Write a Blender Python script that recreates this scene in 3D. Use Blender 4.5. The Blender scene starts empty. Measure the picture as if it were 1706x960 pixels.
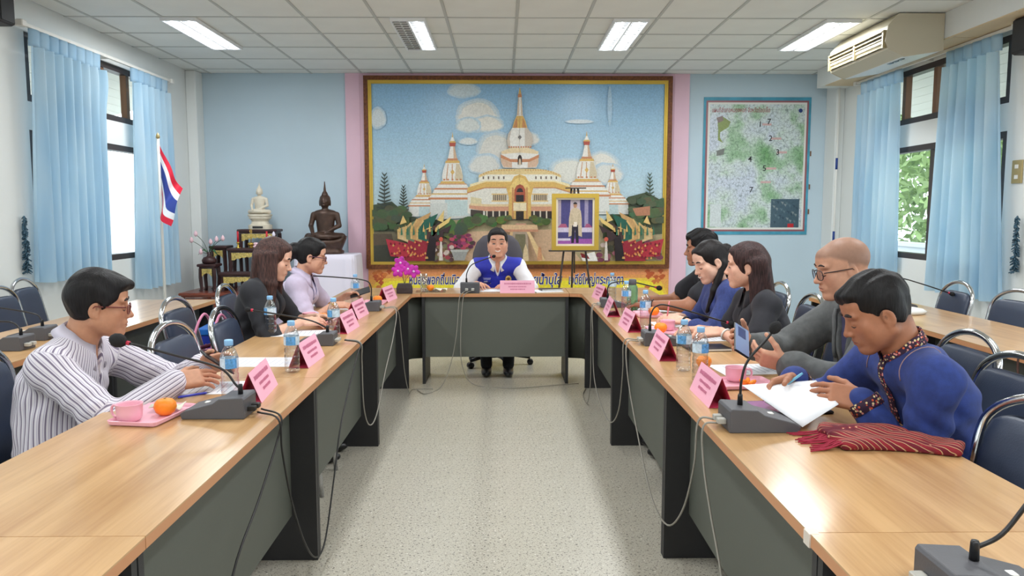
import bpy, bmesh, math, random
import numpy as np
from mathutils import Vector, Matrix
random.seed(7); np.random.seed(7)
PI = math.pi
SC = bpy.context.scene
COL = SC.collection

def C(r, g, b, a=1.0):                      # sRGB 0-255 -> linear
    def f(c):
        c /= 255.0
        return c/12.92 if c <= .04045 else ((c+.055)/1.055)**2.4
    return (f(r), f(g), f(b), a)

# ------------------------------------------------------------------ camera
cam_d = bpy.data.cameras.new('camera'); cam = bpy.data.objects.new('camera', cam_d); COL.objects.link(cam)
cam_d.sensor_width = 36; cam_d.lens = 36*1280/1706; cam_d.clip_start = .05; cam_d.clip_end = 200
cam.location = (0, 0, 1.415)
cam.rotation_euler = (PI/2 - math.atan(.1), 0, -math.atan(15/1280))
SC.camera = cam
# ------------------------------------------------------------------ world, exposure
W = bpy.data.worlds.new('overcast_sky'); SC.world = W; W.use_nodes = True
_n = W.node_tree.nodes; _bg = _n['Background']
_bg.inputs[0].default_value = (.86, .93, 1, 1); _bg.inputs[1].default_value = 4.6
vs = SC.view_settings
vs.view_transform = 'Standard'; vs.look = 'None'; vs.gamma = 1; vs.use_curve_mapping = False; vs.exposure = 0.14
LAMP_W = 29.0                                # watts of one ceiling fixture

# ------------------------------------------------------------------ helpers: materials
MATS = {}
def nodes_of(name):
    m = bpy.data.materials.new(name); m.use_nodes = True
    nt = m.node_tree; b = nt.nodes['Principled BSDF']
    MATS[name] = m
    return m, nt, b
def setin(b, **k):
    for kk, v in k.items():
        kk = {'rough': 'Roughness', 'metal': 'Metallic', 'ior': 'IOR', 'trans': 'Transmission Weight', 'alpha': 'Alpha', 'coat': 'Coat Weight', 'coat_rough': 'Coat Roughness', 'sss': 'Subsurface Weight', 'sheen': 'Sheen Weight', 'spec': 'Specular IOR Level', 'emit': 'Emission Strength', 'ecol': 'Emission Color', 'col': 'Base Color'}[kk]
        b.inputs[kk].default_value = v
def N(nt, t, **k):
    n = nt.nodes.new(t)
    for a, v in k.items():
        if a.startswith('i_'):
            n.inputs[int(a[2:]) if a[2:].isdigit() else a[2:].replace('_', ' ')].default_value = v
        else: setattr(n, a, v)
    return n
def ramp(nt, stops, interp='LINEAR'):
    r = nt.nodes.new('ShaderNodeValToRGB'); e = r.color_ramp; e.interpolation = interp
    while len(e.elements) < len(stops): e.elements.new(.5)
    for el, (p, c) in zip(e.elements, stops): el.position = p; el.color = c
    return r
def coords(nt, scale=(1, 1, 1), kind='Object', rot=(0, 0, 0)):
    tc = nt.nodes.new('ShaderNodeTexCoord'); mp = nt.nodes.new('ShaderNodeMapping')
    mp.inputs['Scale'].default_value = scale; mp.inputs['Rotation'].default_value = rot
    nt.links.new(tc.outputs[kind], mp.inputs[0]); return mp.outputs[0]
def bump(nt, b, fac, strength=.2, dist=.01):
    bp = nt.nodes.new('ShaderNodeBump'); bp.inputs['Strength'].default_value = strength; bp.inputs['Distance'].default_value = dist
    nt.links.new(fac, bp.inputs['Height']); nt.links.new(bp.outputs[0], b.inputs['Normal'])
def mat(name, col, rough=.5, noise=None, bmp=None, **k):
    """plain surface; noise=(scale, amount) mottles the colour; bmp=(scale, strength[, stretch]) fine relief"""
    if name in MATS: return MATS[name]
    m, nt, b = nodes_of(name)
    setin(b, col=col, rough=rough, **k)
    if noise:
        tx = N(nt, 'ShaderNodeTexNoise'); tx.inputs['Scale'].default_value = noise[0]; tx.inputs['Detail'].default_value = 4
        nt.links.new(coords(nt, noise[2] if len(noise) > 2 else (1, 1, 1)), tx.inputs[0])
        a = noise[1]
        r = ramp(nt, [(.3, tuple(c*(1-a) for c in col[:3])+(1,)), (.7, tuple(min(1, c*(1+a)) for c in col[:3])+(1,))])
        nt.links.new(tx.outputs[0], r.inputs[0]); nt.links.new(r.outputs[0], b.inputs['Base Color'])
    if bmp:
        tx = N(nt, 'ShaderNodeTexNoise'); tx.inputs['Scale'].default_value = bmp[0]; tx.inputs['Detail'].default_value = 3
        nt.links.new(coords(nt, bmp[2] if len(bmp) > 2 else (1, 1, 1)), tx.inputs[0])
        bump(nt, b, tx.outputs[0], bmp[1], .004)
    return m
def mat_vcol(name, rough=.5, noise=None, **k):
    """colour comes from the mesh's own colour attribute (dyed, printed or pigmented)"""
    if name in MATS: return MATS[name]
    m, nt, b = nodes_of(name); setin(b, rough=rough, **k)
    at = N(nt, 'ShaderNodeVertexColor', layer_name='Col')
    out = at.outputs[0]
    if noise:
        tx = N(nt, 'ShaderNodeTexNoise'); tx.inputs['Scale'].default_value = noise[0]; tx.inputs['Detail'].default_value = 5
        nt.links.new(coords(nt), tx.inputs[0])
        mr = N(nt, 'ShaderNodeMapRange'); mr.inputs[1].default_value = .3; mr.inputs[2].default_value = .7; mr.inputs[3].default_value = 1-noise[1]; mr.inputs[4].default_value = 1+noise[1]
        nt.links.new(tx.outputs[0], mr.inputs[0])
        mx = N(nt, 'ShaderNodeMix', data_type='RGBA', blend_type='MULTIPLY'); mx.inputs[0].default_value = 1
        nt.links.new(out, mx.inputs[6]); nt.links.new(mr.outputs[0], mx.inputs[7]); out = mx.outputs[2]
    nt.links.new(out, b.inputs['Base Color'])
    return m
def mat_wood(name, dark, light, axis=1, rough=.28, gscale=1.0, coat=.25):
    if name in MATS: return MATS[name]
    m, nt, b = nodes_of(name); setin(b, rough=rough, coat=coat, coat_rough=.12)
    s = [16*gscale]*3; s[axis] = 1.3*gscale
    t = N(nt, 'ShaderNodeTexNoise'); t.inputs['Scale'].default_value = 1; t.inputs['Detail'].default_value = 6; t.inputs['Distortion'].default_value = .6
    nt.links.new(coords(nt, s), t.inputs[0])
    s2 = [120*gscale]*3; s2[axis] = 4*gscale
    t2 = N(nt, 'ShaderNodeTexNoise'); t2.inputs['Scale'].default_value = 1; t2.inputs['Detail'].default_value = 2
    nt.links.new(coords(nt, s2), t2.inputs[0])
    ad = N(nt, 'ShaderNodeMath', operation='MULTIPLY_ADD'); ad.inputs[1].default_value = .35
    nt.links.new(t2.outputs[0], ad.inputs[0]); nt.links.new(t.outputs[0], ad.inputs[2])
    r = ramp(nt, [(.45, dark), (.85, light)]); nt.links.new(ad.outputs[0], r.inputs[0]); nt.links.new(r.outputs[0], b.inputs['Base Color'])
    return m
def mat_emit(name, col, strength):
    if name in MATS: return MATS[name]
    m, nt, b = nodes_of(name); setin(b, col=(.8, .8, .8, 1), ecol=col, emit=strength); return m

# ------------------------------------------------------------------ helpers: meshes
class MB:
    def __init__(s): s.v = []; s.f = []; s.sm = []; s.c = []; s.col = None; s.uvs = None
    def add(s, vs, fs, smooth=False, col=None):
        o = len(s.v); s.v.extend(tuple(map(float, p)) for p in vs)
        for f in fs: s.f.append(tuple(i+o for i in f)); s.sm.append(smooth); s.c.append(col if col is not None else s.col)
        return s
    def box(s, lo, hi, col=None, R=None, o=(0, 0, 0)):
        x0, y0, z0 = lo; x1, y1, z1 = hi
        vs = [(x0, y0, z0), (x1, y0, z0), (x1, y1, z0), (x0, y1, z0), (x0, y0, z1), (x1, y0, z1), (x1, y1, z1), (x0, y1, z1)]
        if R is not None: vs = [tuple(R @ Vector(v) + Vector(o)) for v in vs]
        return s.add(vs, [(0, 3, 2, 1), (4, 5, 6, 7), (0, 1, 5, 4), (1, 2, 6, 5), (2, 3, 7, 6), (3, 0, 4, 7)], False, col)
    def cbox(s, lo, hi, b=.004, col=None):            # box with chamfered vertical and top edges
        x0, y0, z0 = lo; x1, y1, z1 = hi
        def ring(e, z): return [(x0+e+b, y0+e, z), (x1-e-b, y0+e, z), (x1-e, y0+e+b, z), (x1-e, y1-e-b, z), (x1-e-b, y1-e, z), (x0+e+b, y1-e, z), (x0+e, y1-e-b, z), (x0+e, y0+e+b, z)]
        return s.loft([ring(b, z0), ring(0, z0+b), ring(0, z1-b), ring(b, z1)], col=col)
    def loft(s, rings, smooth=False, col=None, caps=True, closed=True):
        n = len(rings[0]); vs = [p for r in rings for p in r]; fs = []
        for k in range(len(rings)-1):
            for i in range(n if closed else n-1):
                j = (i+1) % n
                fs.append((k*n+i, k*n+j, (k+1)*n+j, (k+1)*n+i))
        if caps: fs += [tuple(range(n-1, -1, -1)), tuple((len(rings)-1)*n+i for i in range(n))]
        return s.add(vs, fs, smooth, col)
    def prism(s, poly, z0, z1, axis=2, col=None):     # poly extruded along axis
        def P(p, z): return (p[0], p[1], z) if axis == 2 else ((p[0], z, p[1]) if axis == 1 else (z, p[0], p[1]))
        return s.loft([[P(p, z0) for p in poly], [P(p, z1) for p in poly]], col=col)
    def tube(s, pts, r, n=8, col=None, closed=False, smooth=True, caps=True):
        pts = [Vector(p) for p in pts]; m = len(pts); rr = r if hasattr(r, '__len__') else [r]*m
        rings = []; up = None
        for i, p in enumerate(pts):
            a = pts[(i-1) % m] if (closed or i > 0) else p; b = pts[(i+1) % m] if (closed or i < m-1) else p
            t = (b-a).normalized() if (b-a).length > 1e-9 else Vector((0, 0, 1))
            if up is None:
                up = Vector((0, 0, 1)) if abs(t.z) < .9 else Vector((1, 0, 0))
            x = up - t*up.dot(t)
            if x.length < 1e-5: x = t.orthogonal()
            x.normalize(); up = x; y = t.cross(x)
            rings.append([tuple(p + x*(rr[i]*math.cos(2*PI*k/n)) + y*(rr[i]*math.sin(2*PI*k/n))) for k in range(n)])
        if closed: rings.append(rings[0])
        return s.loft(rings, smooth, col, caps and not closed)
    def lathe(s, prof, n=20, o=(0, 0, 0), col=None, smooth=True, caps=True, sx=1, sy=1):
        rings = [[(o[0]+sx*r*math.cos(2*PI*k/n), o[1]+sy*r*math.sin(2*PI*k/n), o[2]+z) for k in range(n)] for r, z in prof]
        return s.loft(rings, smooth, col, caps)
    def ball(s, c, r, n=14, m=9, col=None, R=None):
        r = r if hasattr(r, '__len__') else (r, r, r); rings = []
        for i in range(m+1):
            a = PI*(.03 + .94*i/m)-PI/2
            ring = []
            for k in range(n):
                p = Vector((r[0]*math.cos(a)*math.cos(2*PI*k/n), r[1]*math.cos(a)*math.sin(2*PI*k/n), r[2]*math.sin(a)))
                if R is not None: p = R @ p
                ring.append((c[0]+p.x, c[1]+p.y, c[2]+p.z))
            rings.append(ring)
        return s.loft(rings, True, col)
    def poly(s, pts, col=None): return s.add(pts, [tuple(range(len(pts)))], False, col)
    def sheet(s, P, col=None, smooth=True):           # P[i][j] grid of points
        a, b = len(P), len(P[0])
        return s.add([p for r in P for p in r], [(i*b+j, i*b+j+1, (i+1)*b+j+1, (i+1)*b+j) for i in range(a-1) for j in range(b-1)], smooth, col)
    def build(s, name, m=None, parent=None, loc=None, rz=0, solid=0, bev=0):
        me = bpy.data.meshes.new(name); me.from_pydata(s.v, [], s.f)
        me.polygons.foreach_set('use_smooth', s.sm)
        if any(c is not None for c in s.c):
            ca = me.color_attributes.new('Col', 'FLOAT_COLOR', 'CORNER'); buf = []
            for f, c in zip(s.f, s.c): buf.extend((list(c or (1, 1, 1, 1))[:3]+[1.0])*len(f))
            ca.data.foreach_set('color', buf)
        me.update()
        o = obj(name, me, m, parent, loc, rz)
        if solid: md = o.modifiers.new('thickness', 'SOLIDIFY'); md.thickness = solid; md.offset = 0
        if bev: md = o.modifiers.new('edge', 'BEVEL'); md.width = bev; md.segments = 2; md.limit_method = 'ANGLE'; md.angle_limit = .7
        return o
def obj(name, me, m=None, parent=None, loc=None, rz=0):
    o = bpy.data.objects.new(name, me); COL.objects.link(o)
    if m is not None and me is not None and not me.materials:
        for mm in (m if isinstance(m, (list, tuple)) else [m]): me.materials.append(MATS[mm] if isinstance(mm, str) else mm)
    if parent is not None: o.parent = parent
    if loc is not None: o.location = loc
    if rz: o.rotation_euler = (0, 0, rz)
    return o
def tag(o, label, cat, group=None):
    o['label'] = label; o['category'] = cat
    if group: o['group'] = group
    return o
def thing(name, label, cat, loc=(0, 0, 0), rz=0, group=None):
    o = bpy.data.objects.new(name, None); COL.objects.link(o); o.empty_display_size = .1
    o.location = loc; o.rotation_euler = (0, 0, rz); return tag(o, label, cat, group)
def struct(o): o['kind'] = 'structure'; return o
def dup(root, loc=None, rz=None, label=None, group=None):
    r = root.copy(); COL.objects.link(r)
    if loc is not None: r.location = loc
    if rz is not None: r.rotation_euler = (0, 0, rz)
    if label: r['label'] = label
    if group: r['group'] = group
    for ch in list(root.children):
        c = ch.copy(); COL.objects.link(c); c.parent = r
        for g in list(ch.children):
            d = g.copy(); COL.objects.link(d); d.parent = c
    return r
def text_mesh(name, body, size, m, parent=None, loc=(0, 0, 0), R=None, extrude=.0008, align='CENTER', width=None, offset=0, shear=0):
    cu = bpy.data.curves.new(name, 'FONT'); cu.body = body; cu.size = size; cu.extrude = extrude; cu.align_x = align; cu.align_y = 'CENTER'; cu.resolution_u = 2; cu.offset = offset; cu.shear = shear
    t = bpy.data.objects.new(name, cu); COL.objects.link(t); bpy.context.view_layer.update()
    me = bpy.data.meshes.new_from_object(t.evaluated_get(bpy.context.evaluated_depsgraph_get()))
    bpy.data.objects.remove(t)
    if width and len(me.vertices):
        xs = [v.co.x for v in me.vertices]; w = max(xs)-min(xs)
        if w > 0: me.transform(Matrix.Diagonal((width/w, 1, 1, 1)))
    if R is not None: me.transform(R.to_4x4())
    me.materials.clear()
    return obj(name, me, m, parent, loc)
RX90 = Matrix.Rotation(PI/2, 3, 'X')              # lettering that faces -Y (towards the camera)
def bez(pts, n=8):                                 # Catmull-Rom through the points
    P = [Vector(p) for p in pts]; P = [P[0]*2-P[1]] + P + [P[-1]*2-P[-2]]; out = []
    for i in range(1, len(P)-2):
        for k in range(n):
            t = k/n; a, b, c, d = P[i-1], P[i], P[i+1], P[i+2]
            out.append(.5*((2*b)+(c-a)*t+(2*a-5*b+4*c-d)*t*t+(3*b-a-3*c+d)*t**3))
    return out+[P[-2]]
# ================================================================== the room
XL, XR, YB, YF, HC = -3.70, 4.00, 9.40, -2.6, 3.05
mat('wall_white', C(226, 229, 227), .7, bmp=(18, .12))
mat('wall_blue', C(190, 209, 220), .6, noise=(1.2, .04), bmp=(14, .1))
mat('wall_pink', C(228, 190, 206), .6, noise=(2, .04))
mat('ceiling_tile', C(232, 234, 230), .85, noise=(2.5, .03), bmp=(160, .1))
mat('ceiling_grid', C(190, 192, 188), .5)
mat('frame_brown', C(58, 48, 46), .4)
mat('frame_wood', C(120, 84, 56), .5)
mat('chrome', C(205, 207, 210), .14, metal=1)
mat('black_metal', C(38, 36, 38), .4)
mat('off_white', C(225, 224, 218), .5)
mat('rubber_black', C(24, 24, 26), .6)
def floor_mat():
    m, nt, b = nodes_of('floor_vinyl'); setin(b, rough=.33)
    co = coords(nt)
    t = N(nt, 'ShaderNodeTexNoise'); t.inputs['Scale'].default_value = 1.6; t.inputs['Detail'].default_value = 5; nt.links.new(co, t.inputs[0])
    r = ramp(nt, [(.3, C(188, 183, 168)), (.7, C(202, 197, 183))]); nt.links.new(t.outputs[0], r.inputs[0])
    out = r.outputs[0]
    for sc, th, cl, st in ((70, .655, C(70, 64, 56), (1, 1.5, 1)), (120, .64, C(126, 116, 100), (1.5, 1, 1)), (75, .70, C(232, 228, 218), (1, 1, 1))):
        k = N(nt, 'ShaderNodeTexNoise'); k.inputs['Scale'].default_value = sc; k.inputs['Detail'].default_value = 1.5; nt.links.new(coords(nt, st), k.inputs[0])
        rr = ramp(nt, [(th-.03, (0, 0, 0, 1)), (th+.02, (1, 1, 1, 1))]); nt.links.new(k.outputs[0], rr.inputs[0])
        mx = N(nt, 'ShaderNodeMix', data_type='RGBA'); nt.links.new(rr.outputs[0], mx.inputs[0]); nt.links.new(out, mx.inputs[6]); mx.inputs[7].default_value = cl; out = mx.outputs[2]
    nt.links.new(out, b.inputs['Base Color'])
floor_mat()
def curtain_mat():
    m, nt, b = nodes_of('curtain_blue')
    nt.nodes.remove(b); out = nt.nodes['Material Output']
    d = N(nt, 'ShaderNodeBsdfDiffuse'); t = N(nt, 'ShaderNodeBsdfTranslucent'); mx = N(nt, 'ShaderNodeMixShader'); mx.inputs[0].default_value = .5
    tx = N(nt, 'ShaderNodeTexNoise'); tx.inputs['Scale'].default_value = 1; nt.links.new(coords(nt, (6, 6, 1)), tx.inputs[0])
    r = ramp(nt, [(.3, C(180, 214, 236)), (.7, C(212, 233, 245))]); nt.links.new(tx.outputs[0], r.inputs[0])
    nt.links.new(r.outputs[0], d.inputs[0]); nt.links.new(r.outputs[0], t.inputs[0])
    nt.links.new(d.outputs[0], mx.inputs[1]); nt.links.new(t.outputs[0], mx.inputs[2]); nt.links.new(mx.outputs[0], out.inputs[0])
curtain_mat()
def glass_mat(name, tint, rough=0.0, opac=.12):
    m, nt, b = nodes_of(name); nt.nodes.remove(b); out = nt.nodes['Material Output']
    g = N(nt, 'ShaderNodeBsdfGlossy'); g.inputs['Roughness'].default_value = rough
    t = N(nt, 'ShaderNodeBsdfTransparent'); t.inputs[0].default_value = tint
    mx = N(nt, 'ShaderNodeMixShader'); mx.inputs[0].default_value = opac
    if opac > .1:                                          # curved vessels reflect more towards their rim
        lw = N(nt, 'ShaderNodeLayerWeight'); lw.inputs[0].default_value = .3; ma = N(nt, 'ShaderNodeMath', operation='MULTIPLY_ADD'); ma.inputs[1].default_value = .75; ma.inputs[2].default_value = opac*.6; nt.links.new(lw.outputs['Facing'], ma.inputs[0]); nt.links.new(ma.outputs[0], mx.inputs[0])
    nt.links.new(t.outputs[0], mx.inputs[1]); nt.links.new(g.outputs[0], mx.inputs[2]); nt.links.new(mx.outputs[0], out.inputs[0])
glass_mat('window_glass', (.96, .98, .98, 1), 0, .05)
glass_mat('spectacle_glass', (.93, .93, .95, 1), 0, .07)

# floor: base slab and the vinyl tiles of the aisle and the strip round it
fl = struct(MB().box((XL, YF, -.12), (XR, YB, -.002)).build('floor', 'floor_vinyl'))
tme = MB().box((.00015, .00015, -.0015), (.30485, .30485, .0)).build('tile', 'floor_vinyl', fl, (-1.2, 2.4, 0)).data
for i in range(8):
    for j in range(23):
        if i or j: obj('tile', tme, None, fl, (-1.2+.305*i, 2.4+.305*j, 0))
# walls (wall_back with its pink poster panel)
wb = struct(MB().box((XL-.15, YB, -.1), (XR+.15, YB+.15, HC+.2)).build('wall_back', 'wall_blue'))
MB().box((-1.88, YB-.03, 0), (2.24, YB, HC)).build('panel', 'wall_pink', wb)['label'] = 'pink painted panel behind the poster'
for x in (-1.72, 2.07): MB().box((x-.012, YB-.036, 0), (x+.012, YB-.03, HC)).build('batten', 'wall_pink', wb)
struct(MB().box((XL-.15, YF-.15, -.1), (XR+.15, YF, HC+.2)).build('wall_front', 'wall_white'))
UP, LO = (2.27, 2.80), (.95, 2.05)
WIN = [(6.14, 8.30), (1.2, 3.6), (-1.9, .4)]                  # y-extents of the window bays, the same on both sides
def side_wall(name, x0, x1):
    b = MB(); ys = [YF] + [y for w in sorted(WIN) for y in w] + [YB]
    for k in range(0, len(ys), 2): b.box((x0, ys[k], -.1), (x1, ys[k+1], HC+.2))
    for y0, y1 in WIN:
        for z0, z1 in ((-.1, LO[0]), (LO[1], UP[0]), (UP[1], HC+.2)): b.box((x0, y0, z0), (x1, y1, z1))
    return struct(b.build(name, 'wall_white'))
side_wall('wall_left', XL-.15, XL); wr = side_wall('wall_right', XR, XR+.15)
struct(MB().cbox((XL, YB-.22, 0), (XL+.12, YB, HC), .01).build('trim_1', 'wall_white'))
struct(MB().cbox((XR-.1, YB-.3, 0), (XR, YB, HC), .01).build('trim_2', 'wall_white'))
# soffit beam along the right wall, boarded underneath
bm_ = MB().box((3.66, YF, 2.84), (XR, YB-.3, HC)); o = struct(bm_.build('beam', 'wall_white'))
mat('plywood', C(214, 192, 156), .6, noise=(3, .06))
for k in range(14): MB().box((3.665, YF+.01+k*.82, 2.832), (XR-.005, YF+.815+k*.82, 2.84)).build('board', 'plywood', o)
# windows
nwin = [0]
def window(x, side, y0, y1, mull):
    nwin[0] += 1
    s = side; w = struct(thing('window_%d' % nwin[0], '', '')); del w['label'], w['category']
    xc = x + s*.05
    for (z0, z1), ms in ((UP, mull[0]), (LO, mull[1])):
        b = MB(); t = .055
        b.box((xc-.045, y0, z0), (xc+.045, y1, z0+t)); b.box((xc-.045, y0, z1-t), (xc+.045, y1, z1))
        b.box((xc-.045, y0, z0+t), (xc+.045, y0+t, z1-t)); b.box((xc-.045, y1-t, z0+t), (xc+.045, y1, z1-t))
        f = b.build('window_frame', 'frame_brown', w)
        for my in ms: MB().box((xc-.03, my-.03, z0+t), (xc+.03, my+.03, z1-t)).build('mullion', 'frame_wood' if z0 > 2 else 'frame_brown', w)
        ed = [y0+t]+list(ms)+[y1-t]
        for a, c in zip(ed, ed[1:]):
            MB().box((xc-.003, a, z0+t), (xc+.003, c, z1-t)).build('pane', 'window_glass', w)
    return w
window(XL, -1, *WIN[0], ((6.86, 7.34, 7.82), (7.22,)))
window(XR, 1, *WIN[0], ((6.7, 7.25, 7.8), (7.24,)))
window(XL, -1, *WIN[1], ((1.8, 2.4, 3.0), (2.4,))); window(XR, 1, *WIN[1], ((1.8, 2.4, 3.0), (2.4,)))
window(XL, -1, *WIN[2], ((-1.3, -.7, -.1), (-.7,))); window(XR, 1, *WIN[2], ((-1.3, -.7, -.1), (-.7,)))  # unseen bay behind the camera, added to bring daylight onto the people
# ceiling: slab, exposed grid, lay-in tiles
ce = struct(MB().box((XL, YF, HC+.012), (XR, YB, HC+.15)).build('ceiling', 'ceiling_tile'))
gx = [-1.68+.6*k for k in range(-4, 11)]; gx = [x for x in gx if XL < x < XR]; gy = [9.12-.6*k for k in range(20)]
gy = [y for y in gy if y > YF]
b = MB()
for x in gx: b.box((x-.012, YF, HC-.003), (x+.012, YB, HC+.006))
for y in gy: b.box((XL, y-.012, HC-.0025), (XR, y+.012, HC+.006))
b.build('ceiling_grid', 'ceiling_grid', ce)
FIX = [-2.75, -.81, 1.10, 2.92]
tile_cache = {}
ex = [XL]+gx+[XR]; ey = [YB]+gy+[YF]
for i in range(len(ex)-1):
    for j in range(len(ey)-1):
        w_, d_ = round(ex[i+1]-ex[i]-.026, 3), round(ey[j]-ey[j+1]-.026, 3)
        if w_ <= .02 or d_ <= .02 or ey[j+1] < 2.9: continue
        if (w_, d_) not in tile_cache:
            tile_cache[(w_, d_)] = MB().box((-w_/2, -d_/2, 0), (w_/2, d_/2, .008)).build('tile', 'ceiling_tile', ce, (0, 0, 0)).data
            oo = [c for c in ce.children if c.data == tile_cache[(w_, d_)]][0]
        else: oo = obj('tile', tile_cache[(w_, d_)], None, ce)
        oo.location = ((ex[i]+ex[i+1])/2, (ey[j]+ey[j+1])/2, HC+.001+random.random()*.001)
# fluorescent fixtures
mat_emit('tube_lit', (.93, .97, 1, 1), 9.0); mat('tube_off', C(232, 234, 236), .3); mat('louvre', C(238, 240, 242), .25, metal=.6)
mat('fixture_white', C(236, 238, 240), .4); mat('louvre_unlit', C(150, 150, 148), .35, metal=.5)  # second louvre copy is darker: shade under the dead tube put into colour
FIXN = ['over the flag', 'with one dead tube near the poster', 'above the easel side of the aisle', 'next to the ceiling air conditioner']
for r_, yc in enumerate((7.32, 3.72, .12)):  # middle and rear rows are unseen, added to light the room
    for k, xc in enumerate(FIX):
        half = r_ == 0 and k == 1
        lab = 'recessed twin-tube ceiling light ' + FIXN[k] if r_ == 0 else 'recessed twin-tube ceiling light in the unseen %s row added to light the room' % ('middle', 'rear')[r_-1]
        t = thing('ceiling_light', lab, 'ceiling light', (xc, yc, HC-.03), 0, 'recessed ceiling fixtures' )
        w, l = .15, .595
        b = MB(); b.box((-w, -l, 0), (w, -l+.012, .028)); b.box((-w, l-.012, 0), (w, l, .028)); b.box((-w, -l+.012, 0), (-w+.012, l-.012, .028)); b.box((w-.012, -l+.012, 0), (w, l-.012, .028)); b.box((-w+.012, -l+.012, .024), (w-.012, l-.012, .028)); b.box((-.006, -l+.012, .002), (.006, l-.012, .024))
        b.build('housing', 'fixture_white', t)
        for q, xx in enumerate((-.073, .073)):
            off = half and q == 0
            MB().tube([(xx, -l+.03, .014), (xx, l-.03, .014)], .0095, 10).build('tube', 'tube_off' if off else 'tube_lit', t)
            lb = MB()
            for m_ in range(14): yy = -l+.05+m_*(2*l-.1)/13; lb.box((xx-.06, yy-.002, .001), (xx+.06, yy+.002, .012))
            lb.build('louvre', 'louvre_unlit' if off else 'louvre', t)['kind'] = 'stuff'
        ld = bpy.data.lights.new('lamp', 'AREA'); ld.shape = 'RECTANGLE'; ld.size = .26; ld.size_y = 1.15; ld.energy = LAMP_W*(.5 if half else 1); ld.color = (.94, .975, 1)
        lo = bpy.data.objects.new('lamp', ld); COL.objects.link(lo); lo.parent = t; lo.location = (0, 0, -.006)
# ---------------------------------------------------------------- outside
mat('facade', C(176, 182, 186), .8); mat('concrete_out', C(176, 176, 168), .9); mat('roof_out', C(84, 90, 96), .7); mat('leaf_green', C(160, 184, 122), .6, noise=(3, .3)); mat('bark', C(90, 76, 60), .8)
mat('glass_dark', C(70, 80, 90), .2)
struct(MB().box((-30, -15, -.5), (30, 30, -.13)).build('ground', 'concrete_out'))  # pale concrete ground, lightened so its bounce keeps the soffit white
mat('soffit', C(232, 230, 222), .7)
for nm, x, sg in (('roof_eave_left', XL-.16, -1), ('roof_eave_right', XR+.16, 1)):
    e_ = struct(MB().prism([(x, 3.02), (x+sg*1.9, 2.52), (x+sg*1.9, 2.60), (x, 3.2)], YF, YB+1, axis=1).build(nm, 'soffit'))
    for k in range(11): a_ = k*.17; MB().prism([(x+sg*(a_+.004), 3.012-.5/1.9*(a_+.004)), (x+sg*(a_+.166), 3.012-.5/1.9*(a_+.166)), (x+sg*(a_+.166), 3.02-.5/1.9*(a_+.166)), (x+sg*(a_+.004), 3.02-.5/1.9*(a_+.004))], YF, YB+1, axis=1).build('board', 'soffit', e_)
t = thing('neighbour_building', 'pale building with a sloping stair roof beyond the flag-side windows', 'building', (-9, 9, -.13))
MB().box((-2, -9, 0), (0, 9, 6)).build('wall', 'facade', t)
MB().prism([(-6, 1.2), (6, 4.2), (6, 4.5), (-6, 1.5)], 0, .9, axis=0).build('stair_roof', 'roof_out', t)
for yy in (-5, -2, 1, 4):
    w_ = MB().box((0, yy, 1.0), (.04, yy+1.2, 2.2)).build('window', 'facade', t); MB().box((.04, yy+.08, 1.08), (.05, yy+1.12, 2.12)).build('pane', 'glass_dark', w_)
leafme = None
def tree(x, y, h, r, label, seed):
    rnd = np.random.RandomState(seed); t = thing('tree', label, 'tree', (x, y, -.13), 0, 'trees outside the map-side windows')
    MB().tube([(0, 0, 0), (.05, .05, h*.4), (0, .1, h*.8)], [.12, .09, .03], 8).build('trunk', 'bark', t)
    n = 5200; u = rnd.normal(size=(n, 3)); u /= np.linalg.norm(u, axis=1)[:, None]; rad = rnd.rand(n)**.4
    c = u*rad[:, None]*np.array([r, r, h*.42])+np.array([0, 0, h*.56]); b = MB(); V = []; Fs = []
    a = rnd.normal(size=(n, 3)); a /= np.linalg.norm(a, axis=1)[:, None]; bb = np.cross(a, rnd.normal(size=(n, 3))); bb /= np.linalg.norm(bb, axis=1)[:, None]
    L, Wd = .13, .05
    for i in range(n):
        V += [c[i]-a[i]*L, c[i]+bb[i]*Wd, c[i]+a[i]*L, c[i]-bb[i]*Wd]; Fs.append((4*i, 4*i+1, 4*i+2, 4*i+3))
    b.add(V, Fs); b.build('foliage', 'leaf_green', t)
tree(7.6, 9.6, 4.2, 1.6, 'leafy light green tree outside the window panes beside the map', 1)
tree(8.0, 13.6, 5.0, 1.8, 'tall leafy tree further along outside the map-side windows', 2)
tree(8.4, 5.9, 3.8, 1.4, 'bushy tree outside behind the curtain next to the air conditioner', 3)
t = thing('garden_wall', 'low pale garden wall outside beneath the trees', 'wall', (6.3, 9, -.13)); MB().box((0, -8, 0), (.15, 8, 1.0)).build('wall', 'facade', t); MB().box((-.03, -8, 1.0), (.18, 8, 1.06)).build('coping', 'facade', t)
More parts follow.
